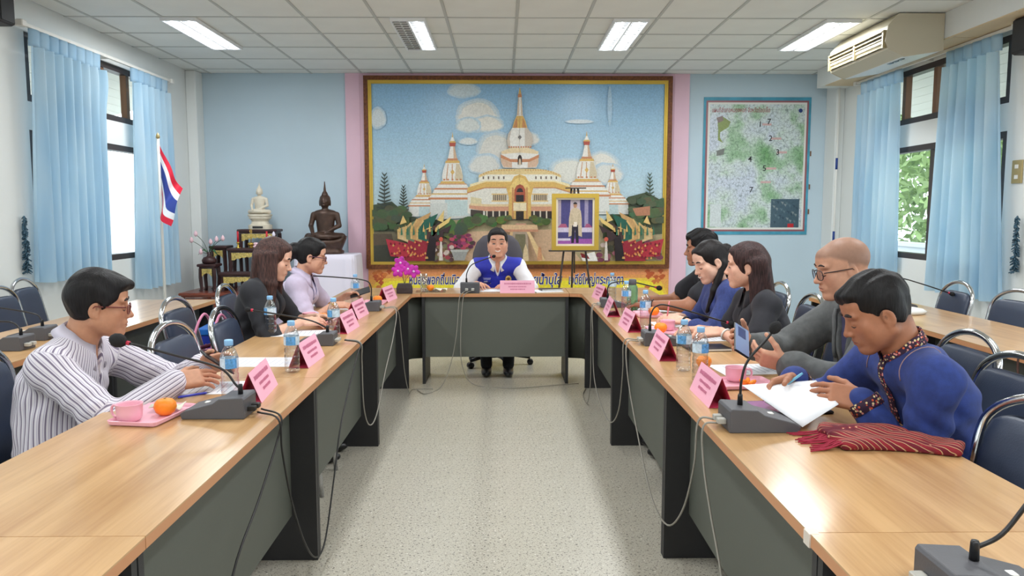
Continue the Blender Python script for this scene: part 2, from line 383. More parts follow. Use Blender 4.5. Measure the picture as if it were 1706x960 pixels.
# ---------------------------------------------------------------- curtains
def curtain(x, s, y0, y1, zb, zt, folds, label, bot=(0, 0), bulge=0):
    t = thing('curtain', label, 'curtain', (x, 0, 0), 0, 'blue window curtains')
    nu, nv = folds*10, 26; P = []; rnd = random.Random(int(y0*100)+int(x*10)); ph = [rnd.random()*.8 for _ in range(folds+1)]
    for i in range(nv+1):
        v = i/nv; z = zt-.13-(zt-.13-zb)*v; row = []
        for j in range(nu+1):
            u = j/nu; k = u*folds
            a = (.030+.034*v)*math.sin(2*PI*k+ph[int(k)]*v*1.6) + .012*v*math.sin(2*PI*k*.37+2)
            y = y0+(y1-y0)*u + (bot[0]*(1-u)+bot[1]*u)*v + .012*v*math.sin(9*u+2) + bulge*math.exp(-((v-.06)/.1)**2)*u**6
            row.append((a*s*-1 - s*.02*v, y, z + .006*math.sin(2*PI*k+1)*v))
        P.append(row)
    MB().sheet(P).build('drape', 'curtain_blue', t)
    P = []
    for i in range(5):
        v = i/4; row = []
        for j in range(folds*12+1):
            u = j/(folds*12); k = u*folds
            pin = abs(math.sin(PI*k))**.5
            row.append((-s*(.03*(1-pin)+.006*v), y0+(y1-y0)*u, zt-.13*v))
        P.append(row)
    MB().sheet(P).build('heading', 'curtain_blue', t, solid=.006)
    return t
curtain(XL+.12, 1, 6.05, 7.08, .86, 2.80, 8, 'pale blue curtain next to the loudspeaker end of the flag-side window', (-.05, -.03), .07)
curtain(XL+.12, 1, 7.66, 8.46, .64, 2.80, 6, 'narrow pale blue curtain hanging behind the national flag', (.0, .05))
curtain(XR-.12, -1, 7.63, 8.50, .80, 2.80, 6, 'pale blue curtain beside the wall map corner', (.0, .03))
curtain(XR-.12, -1, 6.13, 6.88, .70, 2.80, 6, 'wide pale blue curtain under the end of the air conditioner', (-.15, .1))
for x, y0, y1, lab in ((XL+.1, 5.95, 8.55, 'white curtain rail above the flag-side window'), (XR-.1, 5.95, 8.6, 'white curtain rail above the map-side window')):
    s = 1 if x < 0 else -1
    t = thing('curtain_rail', lab, 'curtain rail', (x, 0, 2.815)); MB().box((-.012, y0, -.012), (.012, y1, .012)).build('track', 'off_white', t)
    for yy in (y0+.03, (y0+y1)/2, y1-.03): MB().box((-.11*s if s > 0 else .0, yy-.012, -.01), (0 if s > 0 else .11, yy+.012, .016)).build('bracket', 'off_white', t)
    for yy in (y0, y1): MB().cbox((-.03, yy-.03, -.025), (.03, yy+.03, .025), .006).build('end_cap', 'off_white', t)
# ---------------------------------------------------------------- air conditioner
mat('ac_body', C(198, 190, 168), .45); mat('ac_under', C(222, 226, 228), .4); mat('ac_slat', C(160, 146, 108), .5); mat('ac_dark', C(60, 54, 42), .7)
t = thing('air_conditioner', 'beige ceiling-hung air conditioner above the map-side window', 'air conditioner', (3.17, 6.50, 2.697))
Ly = 1.12
MB().prism([(0, .12), (.03, .06), (.16, .0), (.485, .05), (.485, .345), (.10, .345), (.02, .25)], 0, Ly, axis=1).build('casing', 'ac_body', t)
MB().prism([(.165, -.004), (.48, .046), (.48, .05), (.16, 0)], .02, Ly-.02, axis=1).build('bottom_panel', 'ac_under', t)
MB().prism([(-.004, .21), (.02, .075), (.026, .08), (.004, .212)], .03, Ly-.03, axis=1).build('grille', 'ac_dark', t)
for k in range(5): z = .085+k*.03; x = .017-k*.0055; MB().box((x-.014, .03, z-.004), (x+.004, Ly-.03, z+.004)).build('slat', 'ac_slat', t)
for yy in (.03, Ly/2, Ly-.03): MB().box((-.012, yy-.012, .07), (.02, yy+.012, .215)).build('divider', 'ac_slat', t)
for yy in (-.004, Ly): MB().prism([(-.004, .12), (.028, .055), (.16, -.006), (.485, .044), (.485, .345), (.10, .345), (.016, .25)], yy, yy+.004, axis=1).build('end_cover', 'ac_body', t)
for k in range(3): MB().box((.20, .12+.09*k, -.002+.0), (.23, .18+.09*k, .0055)).build('label_sticker', 'glass_dark', t)
# ---------------------------------------------------------------- conduit, loudspeakers, switch plate
mat('blue_tape', C(30, 60, 130), .5); mat('gold_plate', C(180, 160, 110), .35, metal=.4); mat('speaker_black', C(34, 32, 34), .6)
t = thing('conduit_pipe', 'thin white conduit pipe with blue bands on the corner column', 'pipe', (XR-.115, 9.0, 0)); MB().tube([(0, 0, .05), (0, 0, 2.83)], .012, 8).build('pipe', 'off_white', t)
for z in (1.05, 1.9): MB().tube([(0, 0, z), (0, 0, z+.13)], .014, 8).build('band', 'blue_tape', t)
for k, (x, y, z, s, lab) in enumerate(((XL+.11, 5.62, 2.86, 1, 'small black loudspeaker high on the flag-side wall'), (XR-.11, 5.75, 2.70, -1, 'small black loudspeaker high on the map-side wall'))):
    t = thing('loudspeaker', lab, 'loudspeaker', (x, y, z), 0, 'wall loudspeakers'); MB().cbox((-.1, -.09, -.13), (.1, .09, .13), .012).build('cabinet', 'speaker_black', t); MB().cbox((.1 if s > 0 else -.106, -.075, -.115), (.106 if s > 0 else -.1, .075, .115), .003).build('grille', 'rubber_black', t)
t = thing('switch_plate', 'gold coloured switch plate on the map-side wall', 'switch', (XR-.012, 5.98, 1.72)); MB().cbox((0, -.06, -.09), (.012, .06, .09), .003).build('plate', 'gold_plate', t)
for z in (-.04, .04): MB().box((-.004, -.02, z-.015), (0, .02, z+.015)).build('rocker', 'off_white', t)
mat('tinsel', C(60, 92, 110), .4, metal=.3, noise=(60, .5))
for x, y, z0, z1, lab in ((XL+.035, 5.95, .95, 1.38, 'dark tinsel garland hanging by the flag-side window edge'), (XR-.035, 5.9, .95, 1.38, 'blue-green tinsel garland hanging by the map-side window edge')):
    t = thing('tinsel_garland', lab, 'garland', (x, y, 0)); b = MB(); rnd = random.Random(3)
    for k in range(160):
        z = z0+(z1-z0)*k/160; a = rnd.random()*6.28; rr = .022+.022*(1-k/160)
        b.tube([(0, 0, z), (rr*.7*math.cos(a), rr*math.sin(a), z-.02)], [.006, .004], 4)
    b.tube([(0, 0, z0), (0, 0, z1)], .006, 6); b.build('strand', 'tinsel', t)
# ================================================================== tables
TZ = .75
mat_wood('top_long', C(176, 133, 86), C(206, 166, 117), 1); mat_wood('top_cross', C(172, 130, 84), C(202, 162, 113), 0)
mat('edge_band', C(204, 144, 100), .4); mat('panel_grey', C(92, 96, 88), .55, bmp=(300, .12)); mat('panel_dark', C(44, 44, 46), .5, bmp=(300, .1))
def conf_table(x0, x1, y0, y1, inner, label, long=True, group='conference tables', panel_in=.12):
    """rectangular table: inner = 'E','W','S': the side with the modesty panel"""
    t = thing('conference_table', label, 'table', ((x0+x1)/2, (y0+y1)/2, 0), 0, group)
    a, b_ = (x1-x0)/2, (y1-y0)/2; e = .0012
    MB().box((-a+e, -b_+e, TZ-.004), (a-e, b_-e, TZ)).build('top', 'top_long' if long else 'top_cross', t)
    MB().box((-a+e, -b_+e, TZ-.028), (a-e, b_-e, TZ-.004)).build('edge_band', 'edge_band', t)
    th = .024; fr = .02
    if inner == 'S':
        for sx in (-1, 1): MB().box((sx*(a-.003)-(th if sx > 0 else 0), -b_+fr, 0), (sx*(a-.003)+(0 if sx > 0 else th), b_-.03, TZ-.028)).build('leg_panel', 'panel_dark', t)
        MB().box((-a+.027, -b_+panel_in, .22), (a-.027, -b_+panel_in+.018, TZ-.028)).build('modesty_panel', 'panel_grey', t)
    else:
        s = 1 if inner == 'E' else -1
        for sy in (-1, 1):
            xa, xb = sorted((s*(a-fr), -s*(a-.03)))
            MB().box((xa, sy*(b_-.003)-(th if sy > 0 else 0), 0), (xb, sy*(b_-.003)+(0 if sy > 0 else th), TZ-.028)).build('leg_panel', 'panel_dark', t)
        xa, xb = sorted((s*(a-panel_in), s*(a-panel_in-.018)))
        MB().box((xa, -b_+.027, .19), (xb, b_-.027, TZ-.028)).build('modesty_panel', 'panel_grey', t)
    return t
LI, LOX, RI, ROX = -.735, -1.33, .635, 1.25
YS = [.02, 1.53, 3.04, 4.56, 6.08]
LT = ['behind the near end of the striped-shirt man', 'under the striped-shirt man and his pink tray', 'where the woman in the black blazer works', 'where the woman in lilac sits']
RT = ['bearing the lone microphone by an empty chair', 'under the man in blue and the woven shawl', 'shared by the grey blazer man and black polo woman', 'where the navy blouse woman sits']
for k in range(4):
    conf_table(LOX, LI, YS[k], YS[k+1], 'E', 'wood-topped table with dark panels ' + LT[k])
    conf_table(RI, ROX, YS[k], YS[k+1], 'W', 'wood-topped table with dark panels ' + RT[k])
YH = 6.20
conf_table(-.665, .538, YH, YH+.47, 'S', 'head table with dark modesty panel in front of the man in the blue vest', False, panel_in=.05)
def corner(xo, xi, xc, label):
    """corner top between a side table (inner edge xi, outer xo) and the head table (ends at xc)"""
    t = thing('corner_table', label, 'table', (xi, 6.08, 0), 0, 'corner tables'); s = 1 if xo < xi else -1
    px = lambda x: x-xi
    poly = [(px(xo), .001), (0, .001)]
    r = .06; cx, cy = s*r, YH-6.08-0
    for k in range(7): a = k/6*PI/2; poly.append((s*(r-r*math.cos(a)), (YH-6.08-r)+r*math.sin(a)) )
    poly += [(px(xc)-s*.001, YH-6.08), (px(xc)-s*.001, .59), (px(xo), .59)]
    if s < 0: poly = poly[::-1]
    MB().prism(poly, TZ-.004, TZ).build('top', 'top_cross', t); MB().prism(poly, TZ-.028, TZ-.004).build('edge_band', 'edge_band', t)
    P = []
    for z in (.2, TZ-.028):
        P.append([(s*-.10, .03, z), (s*-.08, .12, z), (s*-.02, .2, z), (px(xc)-s*.004, .23, z)])
    MB().sheet(P).build('curved_panel', 'panel_grey', t, solid=.018)
    MB().box((min(px(xo)+s*.03, px(xo)+s*.054), .05, 0), (max(px(xo)+s*.03, px(xo)+s*.054), .56, TZ-.028)).build('leg_panel', 'panel_dark', t)
    return t
corner(LOX, LI, -.667, 'wood corner table piece under the orchid holder'); corner(ROX, RI, .54, 'wood corner table piece beside the man in the black polo')
for k, (y0, y1) in enumerate(((1.28, 2.78), (2.78, 4.28), (4.28, 5.80))):
    conf_table(-2.77, -2.17, y0, y1, 'E', ['outer wood-topped table by the flag-side wall, end section beside the doorless wall', 'outer wood-topped table carrying two idle microphones', 'outer wood-topped table ending before the altar'][k], group='outer tables')
for k, (y0, y1) in enumerate(((1.35, 2.87), (2.87, 4.39), (4.39, 5.92))):
    conf_table(2.38, 2.98, y0, y1, 'W', ['outer wood-topped table behind the chair of the man in blue', 'outer bare wood-topped table with a brown cable at its edge', 'outer wood-topped table holding the pink flower pot'][k], group='outer tables')
MB().cbox((RI-.003, 1.522, TZ-.03), (RI+.02, 1.552, TZ+.001), .001).build('tape_piece', mat('tape', C(226, 214, 200), .5))
tag(bpy.data.objects['tape_piece'], 'scrap of pale tape over the joint of two tables', 'tape')

# ================================================================== chairs
mat('vinyl_navy', C(48, 58, 78), .42, bmp=(220, .15)); mat('vinyl_dark', C(34, 36, 42), .5)
def chair_proto():
    t = thing('banquet_chair', 'x', 'chair')               # faces +Y, origin on the floor under the seat
    hw = .205
    back = []
    def bx(z): return -.20-.11*(z-.45)/.47
    for z in (.45, .6, .72): back.append((-hw, bx(z), z))
    for k in range(9):
        a = PI*k/8; back.append((-.175*math.cos(a)-(.03*math.cos(a)), bx(.80+.125*math.sin(a)), .80+.125*math.sin(a)))
    for z in (.72, .6, .45): back.append((hw, bx(z), z))
    MB().tube(bez(back, 3), .0135, 10).build('back_hoop', 'chrome', t)
    b = MB(); rings = []                                   # padded back
    for k, (z, w, th) in enumerate(((.50, .17, .012), (.515, .182, .022), (.62, .186, .026), (.74, .186, .026), (.80, .184, .024), (.835, .172, .020), (.85, .15, .012))):
        yc = bx(z)+.004; n = 16; ring = []
        for i in range(n):
            a = 2*PI*i/n; c_, s_ = math.cos(a), math.sin(a)
            ring.append((w*math.copysign(abs(c_)**.35, c_), yc+th*math.copysign(abs(s_)**.6, s_), z + (.012*(1-(c_*c_)) if z > .8 else 0)))
        rings.append(ring)
    b.loft(rings, True).build('backrest', 'vinyl_navy', t)
    rings = []
    for z, e in ((.425, .02), (.432, .004), (.455, 0), (.478, .006), (.488, .04)):
        ring = []
        for i in range(20):
            a = 2*PI*i/20; c_, s_ = math.cos(a), math.sin(a)
            ring.append(((.205-e)*math.copysign(abs(c_)**.4, c_), .015+(.205-e)*math.copysign(abs(s_)**.4, s_), z))
        rings.append(ring)
    MB().loft(rings, True).build('seat', 'vinyl_navy', t)
    MB().tube([(-.19, -.19, .42), (.19, -.19, .42), (.19, .2, .42), (-.19, .2, .42)], .011, 8, closed=True, smooth=False).build('seat_frame', 'chrome', t)
    for sx in (-1, 1):
        MB().tube([(sx*.19, .195, .42), (sx*.2, .22, 0)], .012, 8).build('leg', 'chrome', t)
        MB().tube([(sx*.2, -.2, .45), (sx*.2, -.26, 0)], .012, 8).build('leg', 'chrome', t)
    return t
CH0 = chair_proto(); chair_used = [False]
def chair(x, y, rz, label, group='banquet chairs', s=1.0):
    if not chair_used[0]: o = CH0; chair_used[0] = True
    else: o = dup(CH0)
    o.location = (x, y, 0); o.rotation_euler = (0, 0, rz); o['label'] = label; o['group'] = group
    return o
FE, FW = -PI/2, PI/2                                       # facing +X / facing -X
chair(-1.62, 2.74, FE, 'navy banquet chair under the man in the striped shirt')
chair(-1.16, 3.34, FE-.05, 'empty navy banquet chair pushed in next to the striped-shirt man')
chair(-1.13, 3.90, FE+.04, 'empty navy banquet chair pushed in beside the black blazer woman')
chair(-1.56, 4.34, FE, 'navy banquet chair under the woman in the black blazer')
chair(-1.55, 5.12, FE+.06, 'navy banquet chair under the woman in lilac')
chair(1.46, 2.56, FW, 'navy banquet chair under the man in blue')
chair(1.15, 1.84, FW+.3, 'empty navy banquet chair pushed in beside the woven shawl')
chair(1.60, 3.06, FW, 'navy banquet chair under the man in the grey blazer')
chair(1.50, 3.88, FW, 'navy banquet chair under the woman in the black polo')
chair(1.52, 4.47, FW-.04, 'navy banquet chair under the woman in the navy blouse')
chair(1.60, 5.22, FW, 'navy banquet chair under the man in the black polo')
chair(-2.96, 5.0, FE+.1, 'empty navy chair at the outer table beside the pale blue curtain')
chair(-3.18, 5.62, FE+.15, 'empty navy chair set back against the wall near the window')
chair(-2.98, 4.1, FE, 'empty navy chair behind the two idle microphones')
chair(2.86, 5.28, FW-.05, 'empty navy chair at the outer table next to the flower pot')
chair(2.9, 4.66, FW+.12, 'empty navy chair at the outer table beyond the man in blue')
# office chair of the chairman
mat('office_grey', C(78, 74, 80), .75, bmp=(120, .25)); mat('plastic_black', C(26, 26, 28), .35)
t = thing('office_chair', 'dark grey swivel office chair behind the man in the blue vest', 'chair', (-.05, 7.02, 0), PI)
rings = []
for z, w, th in ((.58, .17, .02), (.60, .21, .04), (.72, .245, .05), (.88, .25, .05), (1.02, .235, .045), (1.12, .20, .04), (1.18, .14, .03), (1.2, .07, .012)):
    rings.append([(w*math.copysign(abs(math.cos(2*PI*i/24))**.6, math.cos(2*PI*i/24)), -.24-.12*(z-.6)+th*math.copysign(abs(math.sin(2*PI*i/24))**.7, math.sin(2*PI*i/24)), z) for i in range(24)])
MB().loft(rings, True).build('backrest', 'office_grey', t)
MB().loft([[((.25-e)*math.copysign(abs(math.cos(2*PI*i/24))**.45, math.cos(2*PI*i/24)), .02+(.24-e)*math.copysign(abs(math.sin(2*PI*i/24))**.45, math.sin(2*PI*i/24)), z) for i in range(24)] for z, e in ((.39, .03), (.40, .0), (.45, .0), (.465, .03))], True).build('seat', 'office_grey', t)
MB().tube([(0, 0, .07), (0, 0, .40)], .028, 12).build('gas_column', 'plastic_black', t); MB().tube([(0, -.1, .38), (0, -.24, .42), (0, -.30, .7)], .02, 8).build('back_bar', 'plastic_black', t)
for k in range(5):
    a = 2*PI*k/5+PI/2+.3; d = Vector((math.cos(a), math.sin(a), 0))
    MB().tube([(0, 0, .09), d*.15+Vector((0, 0, .095)), d*.30+Vector((0, 0, .07))], [.026, .022, .016], 8).build('base_arm', 'plastic_black', t)
    MB().tube([d*.30+d.cross(Vector((0, 0, 1)))*.022+Vector((0, 0, .028)), d*.30-d.cross(Vector((0, 0, 1)))*.022+Vector((0, 0, .028))], .028, 12).build('caster', 'plastic_black', t)
for sx in (-1, 1):
    MB().tube(bez([(sx*.25, -.2, .44), (sx*.30, -.15, .62), (sx*.30, .1, .64), (sx*.27, .12, .44)], 5), .016, 8).build('armrest', 'plastic_black', t)

# ================================================================== big framed poster and banner on the back wall
mat_vcol('print_ink', .32, noise=(55, .12)); mat('frame_gold', C(205, 172, 74), .35, metal=.55, bmp=(60, .4)); mat('frame_carved', C(110, 62, 30), .45, metal=.25, noise=(40, .45), bmp=(45, 1.0))
def UV(u, v, y):                                           # place on an upright plane at distance y, from surveyed frame fractions
    a, b_ = (u-853)/1280, -(v-480)/1280; p = math.atan(.1); w = math.atan(15/1280)
    x, yy, z = a, math.cos(p)+b_*math.sin(p), -math.sin(p)+b_*math.cos(p)
    x, yy = x*math.cos(w)+yy*math.sin(w), -x*math.sin(w)+yy*math.cos(w)
    return x*y/yy, 1.415+z*y/yy
PX0, PX1, PZ0, PZ1 = -1.655, 2.025, .72, 3.015
PY = YB-.036
po = thing('temple_poster', 'huge framed colour poster of a white pagoda temple in gold frame', 'poster', (0, PY, 0))
def frame(par, x0, x1, z0, z1, w, y0, y1, m, name='frame'):
    b = MB()
    for poly in ([(x0, z0), (x1, z0), (x1-w, z0+w), (x0+w, z0+w)], [(x1, z0), (x1, z1), (x1-w, z1-w), (x1-w, z0+w)], [(x1, z1), (x0, z1), (x0+w, z1-w), (x1-w, z1-w)], [(x0, z1), (x0, z0), (x0+w, z0+w), (x0+w, z1-w)]):
        b.prism(poly, y0, y1, axis=1)
    return b.build(name, m, par)
frame(po, PX0, PX1, PZ0, PZ1, .05, -.045, 0, 'frame_carved', 'outer_frame'); frame(po, PX0+.05, PX1-.05, PZ0+.05, PZ1-.05, .022, -.035, 0, 'frame_gold', 'inner_frame'); frame(po, PX0+.072, PX1-.072, PZ0+.072, PZ1-.072, .018, -.026, 0, 'frame_gold', 'inner_lip')
b = MB(); yl = [-.004]
def cp(x, y):                                              # sketch units of the print -> metres on the poster
    return UV(580+x/2.595, 120+y/2.595, PY)
X0p, X1p, Z0p, Z1p = PX0+.085, PX1-.085, PZ0+.085, PZ1-.085
def ink(col, pts, dy=.00012):
    yl[0] -= dy; P = []
    for x, y in pts:
        X, Z = cp(x, y); P.append((min(max(X, X0p), X1p), yl[0], min(max(Z, Z0p), Z1p)))
    b.add(P[::-1], [tuple(range(len(P)))], False, C(*col))
def blob(col, cx, cy, rx, ry, n=18, jit=.12, seed=0):
    r = random.Random(seed+int(cx*7+cy)); ink(col, [(cx+rx*(1+jit*(r.random()*2-1))*math.cos(2*PI*k/n), cy+ry*(1+jit*(r.random()*2-1))*math.sin(2*PI*k/n)) for k in range(n)])
NS = 26
for k in range(NS):                                        # printed sky, bluer towards its top
    f = k/(NS-1); y0 = 40+k*640/NS
    ink(tuple(int(a+(c_-a)*f) for a, c_ in zip((138, 182, 216), (198, 216, 218))), [(90, y0), (1370, y0), (1370, 700), (90, 700)], .00004)
for cx, cy, rx, ry, c_ in ((560, 190, 80, 60, (222, 220, 212)), (600, 225, 60, 32, (226, 222, 212)), (520, 230, 45, 30, (214, 218, 214)), (500, 80, 60, 28, (196, 210, 216)), (640, 340, 70, 70, (216, 214, 206)), (590, 400, 60, 40, (214, 214, 208)), (780, 290, 40, 26, (222, 220, 214)), (960, 430, 80, 50, (222, 220, 210)), (1090, 400, 70, 48, (224, 220, 210)), (1120, 440, 60, 40, (216, 216, 210)), (130, 200, 30, 40, (206, 214, 216)), (520, 300, 34, 14, (214, 218, 216)), (1000, 215, 50, 8, (206, 216, 222)), (1130, 150, 8, 70, (168, 198, 220))):
    sk = (168, 198, 218)
    for f_, q_ in ((1.22, .3), (1.08, .6), (.92, 1.0)):
        for lx, ly, lr in ((0, 0, 1), (-.5, .25, .6), (.5, .2, .6), (.1, -.35, .6)): blob(tuple(int(a+(d-a)*q_) for a, d in zip(sk, c_)), cx+lx*rx, cy+ly*ry, rx*f_*lr, ry*f_*lr, 20, .07)
ink((172, 158, 122), [(90, 640), (1370, 640), (1370, 830), (90, 830)])
ink((66, 78, 54), [(90, 575), (190, 560), (260, 620), (330, 640), (430, 640), (460, 720), (90, 720)])
ink((70, 82, 56), [(1100, 650), (1210, 540), (1290, 520), (1370, 560), (1370, 700), (1100, 720)])
ink((120, 110, 84), [(90, 690), (420, 690), (420, 790), (90, 790)]); ink((206, 172, 140), [(520, 690), (900, 680), (1010, 820), (480, 820)]); ink((196, 168, 130), [(250, 760), (420, 720), (520, 830), (180, 830)])
ink((88, 74, 58), [(90, 700), (190, 700), (200, 745), (90, 755)]); ink((60, 62, 50), [(90, 750), (220, 745), (230, 830), (90, 830)])
WHT, CRM, ORG, GLD, SHD = (228, 224, 216), (226, 208, 168), (196, 132, 92), (214, 174, 98), (176, 184, 188)
def stupa(cx, yb, yt, w, detail=True):
    """slim bell pagoda: tiers, bell, neck, spire; yb bottom, yt tip, w half width of the base"""
    h = yb-yt; Y = lambda f: yb-h*f
    def bandp(f0, f1, w0, w1, col): ink(col, [(cx-w*w0, Y(f0)), (cx+w*w0, Y(f0)), (cx+w*w1, Y(f1)), (cx-w*w1, Y(f1))])
    bandp(0, .19, 1.0, .97, (216, 216, 210)); bandp(.0, .19, .35, .33, (186, 204, 204)); bandp(.19, .215, 1.08, 1.04, ORG); bandp(.215, .25, 1.02, .92, WHT); bandp(.25, .265, .96, .9, GLD)
    bandp(.265, .31, .88, .8, WHT); bandp(.31, .33, .84, .74, ORG); bandp(.33, .37, .72, .62, WHT); bandp(.37, .385, .66, .56, (206, 160, 120)); bandp(.385, .41, .54, .50, GLD)
    ink(WHT, [(cx+w*q, Y(f)) for q, f in ((-.44, .41), (-.46, .47), (-.40, .56), (-.30, .63), (.30, .63), (.40, .56), (.46, .47), (.44, .41))])
    for q in (-.28, -.02, .24): ink((200, 150, 110), [(cx+w*(q-.015), Y(.42)), (cx+w*(q+.03), Y(.42)), (cx+w*(q*.7+.02), Y(.62)), (cx+w*(q*.7-.015), Y(.62))])
    ink((206, 190, 160), [(cx+w*q, Y(f)) for q, f in ((.1, .42), (.44, .42), (.45, .48), (.3, .62), (.16, .62))])
    ink(GLD, [(cx-w*.09, Y(.52)), (cx, Y(.485)), (cx+w*.09, Y(.52)), (cx, Y(.555))])
    for q in (-.36, -.2, 0, .2, .36): blob(ORG, cx+w*q, Y(.43), w*.05, h*.012, 8, 0)
    bandp(.63, .66, .33, .29, GLD); bandp(.66, .685, .24, .22, ORG); bandp(.685, .83, .20, .09, (232, 226, 216)); ink((202, 170, 140), [(cx+w*.05, Y(.685)), (cx+w*.20, Y(.685)), (cx+w*.09, Y(.83)), (cx+w*.03, Y(.83))])
    bandp(.83, .875, .12, .14, (176, 72, 50)); bandp(.875, .895, .16, .10, GLD); bandp(.895, .94, .10, .04, (232, 226, 216)); bandp(.94, 1, .03, .005, GLD)
stupa(330, 625, 398, 68); stupa(1143, 615, 396, 68); stupa(452, 620, 262, 98); stupa(1030, 605, 258, 98)
ink((204, 206, 200), [(358, 640), (530, 630), (530, 560), (358, 570)]); ink((190, 206, 204), [(430, 625), (520, 620), (520, 555), (430, 560)])
# central temple
for sg in (-1, 1):
    m_ = lambda pts: [(742+sg*x, y) for x, y in pts]
    ink((224, 220, 208), m_([(0, 640), (0, 500), (150, 500), (225, 520), (225, 612), (150, 622)]))
    ink((214, 200, 160), m_([(165, 548), (212, 540), (212, 570), (165, 574)]))
    ink((206, 150, 120), m_([(0, 580), (150, 580), (218, 574), (218, 590), (150, 602), (0, 602)])); ink((220, 194, 150), m_([(0, 572), (150, 572), (215, 568), (215, 577), (150, 582), (0, 582)]))
    ink((56, 46, 44), m_([(45, 602), (150, 602), (150, 632), (45, 636)])); ink((70, 58, 52), m_([(158, 600), (212, 594), (212, 620), (158, 626)]))
    for q in range(4): ink((220, 208, 186), m_([(58+q*27, 600), (64+q*27, 600), (64+q*27, 634), (58+q*27, 634)]))
    ink((96, 84, 74), m_([(56, 530), (118, 530), (118, 557), (56, 557)]))
    for q in range(8): ink((226, 206, 170), m_([(58+q*8, 530), (61+q*8, 530), (61+q*8, 557), (58+q*8, 557)]))
    ink((222, 190, 130), m_([(52, 526), (122, 526), (122, 531), (52, 531)])); ink((222, 190, 130), m_([(52, 556), (122, 556), (122, 561), (52, 561)]))
    ink(GLD, m_([(0, 500), (150, 500), (228, 522), (224, 500), (150, 476), (0, 476)])); ink((232, 214, 166), m_([(0, 476), (146, 476), (216, 498), (214, 486), (146, 466), (0, 466)])); ink(ORG, m_([(0, 503), (150, 503), (226, 526), (226, 521), (150, 499), (0, 499)]))
    ink((232, 226, 210), m_([(0, 470), (146, 470), (178, 478), (176, 452), (140, 440), (0, 440)])); ink((222, 196, 140), m_([(0, 444), (140, 444), (178, 458), (176, 446), (140, 430), (80, 420), (0, 420)]))
    for q in range(5): ink((110, 92, 78), m_([(66+q*22, 452), (72+q*22, 452), (72+q*22, 464), (66+q*22, 464)]))
    for q in range(14): ink((206, 160, 100), m_([(20+q*11, 428+max(0, q-8)*4), (24+q*11, 420+max(0, q-8)*4), (28+q*11, 428+max(0, q-8)*4)]))
    ink(WHT, m_([(0, 418), (70, 415), (80, 395), (80, 352), (60, 335), (0, 335)])); ink((210, 176, 150), m_([(34, 415), (70, 412), (80, 392), (80, 372), (34, 388)])); ink(ORG, m_([(0, 392), (40, 390), (82, 372), (82, 358), (40, 378), (0, 378)]))
    ink((226, 204, 164), m_([(0, 350), (76, 356), (82, 346), (40, 330), (0, 326)]))
    ink(WHT, m_([(0, 330), (48, 328), (56, 300), (50, 268), (32, 243), (0, 240)])); ink((196, 184, 170), m_([(22, 328), (48, 328), (56, 300), (50, 268), (32, 243), (20, 243)]) if sg > 0 else m_([(40, 328), (48, 328), (56, 300), (50, 268), (36, 248), (44, 290)]))
    for q in range(5): blob(ORG, 742+sg*(6+q*10), 326, 4, 4, 7, 0)
    ink(GLD, m_([(0, 244), (32, 243), (24, 214), (14, 192), (0, 188)])); ink((190, 130, 80), m_([(10, 243), (28, 243), (20, 214), (12, 200)]))
    ink((236, 230, 220), m_([(0, 192), (13, 192), (7, 110), (0, 108)])); ink((200, 176, 150), m_([(5, 190), (12, 190), (7, 112), (4, 112)])); ink(ORG, m_([(0, 112), (9, 112), (7, 98), (0, 96)])); ink(GLD, m_([(0, 98), (6, 97), (1, 70), (0, 70)]))
    ink(GLD, m_([(0, 636), (48, 636), (48, 540), (58, 500), (40, 480), (24, 452), (0, 444)])); ink((228, 196, 120), m_([(0, 520), (46, 520), (40, 494), (20, 464), (0, 456)]))
    ink((196, 140, 90), m_([(26, 636), (34, 636), (34, 500), (26, 500)])); ink((170, 84, 60), m_([(0, 560), (24, 560), (24, 510), (14, 492), (0, 486)])); ink((40, 34, 36), m_([(0, 562), (17, 562), (17, 532), (0, 532)])); ink((48, 40, 40), m_([(0, 520), (15, 520), (10, 506), (0, 502)]))
    ink((230, 214, 180), m_([(0, 600), (28, 600), (28, 566), (0, 566)])); ink((44, 34, 34), m_([(0, 640), (17, 640), (17, 602), (0, 602)]))
    ink((50, 36, 34), m_([(0, 402), (9, 402), (9, 372), (5, 362), (0, 360)]))
ink((208, 188, 160), [(736, 402), (748, 402), (746, 380), (742, 374), (738, 380)]); ink((110, 104, 100), [(734, 284), (742, 274), (750, 284), (742, 294)])
ink((30, 28, 30), [(738, 640), (741, 618), (744, 640)]); ink((30, 28, 30), [(746, 640), (749, 616), (753, 640)])
ink((206, 150, 130), [(722, 655), (770, 655), (762, 672), (730, 672)])
# trees, shrubs
def pine(cx, yb, yt, w, col=(46, 58, 50)):
    ink((60, 56, 46), [(cx-3, yb), (cx+3, yb), (cx+1, yt), (cx-1, yt)])
    n = 11
    for k in range(n):
        f = k/(n-1); y = yt+(yb-yt)*.8*f+4; ww = w*(.3+.7*f)
        for s in (-1, 1): ink(col, [(cx, y), (cx+s*ww, y-12+6*f), (cx+s*ww*1.02, y-7+6*f), (cx, y+9)])
pine(160, 640, 442, 36); pine(242, 650, 494, 26); pine(1300, 640, 442, 28, (62, 80, 64))
for k in range(60):
    r = random.Random(k); blob((56+r.randint(0, 26), 72+r.randint(0, 24), 44+r.randint(0, 14)), 110+r.random()*150, 590+r.random()*90, 20, 14, 10)
for k in range(40):
    r = random.Random(k+99); blob((60+r.randint(0, 30), 78+r.randint(0, 24), 52+r.randint(0, 14)), 1215+r.random()*145, 540+r.random()*110, 20, 14, 10)
ink((176, 120, 90), [(1225, 590), (1300, 580), (1300, 620), (1240, 622)])
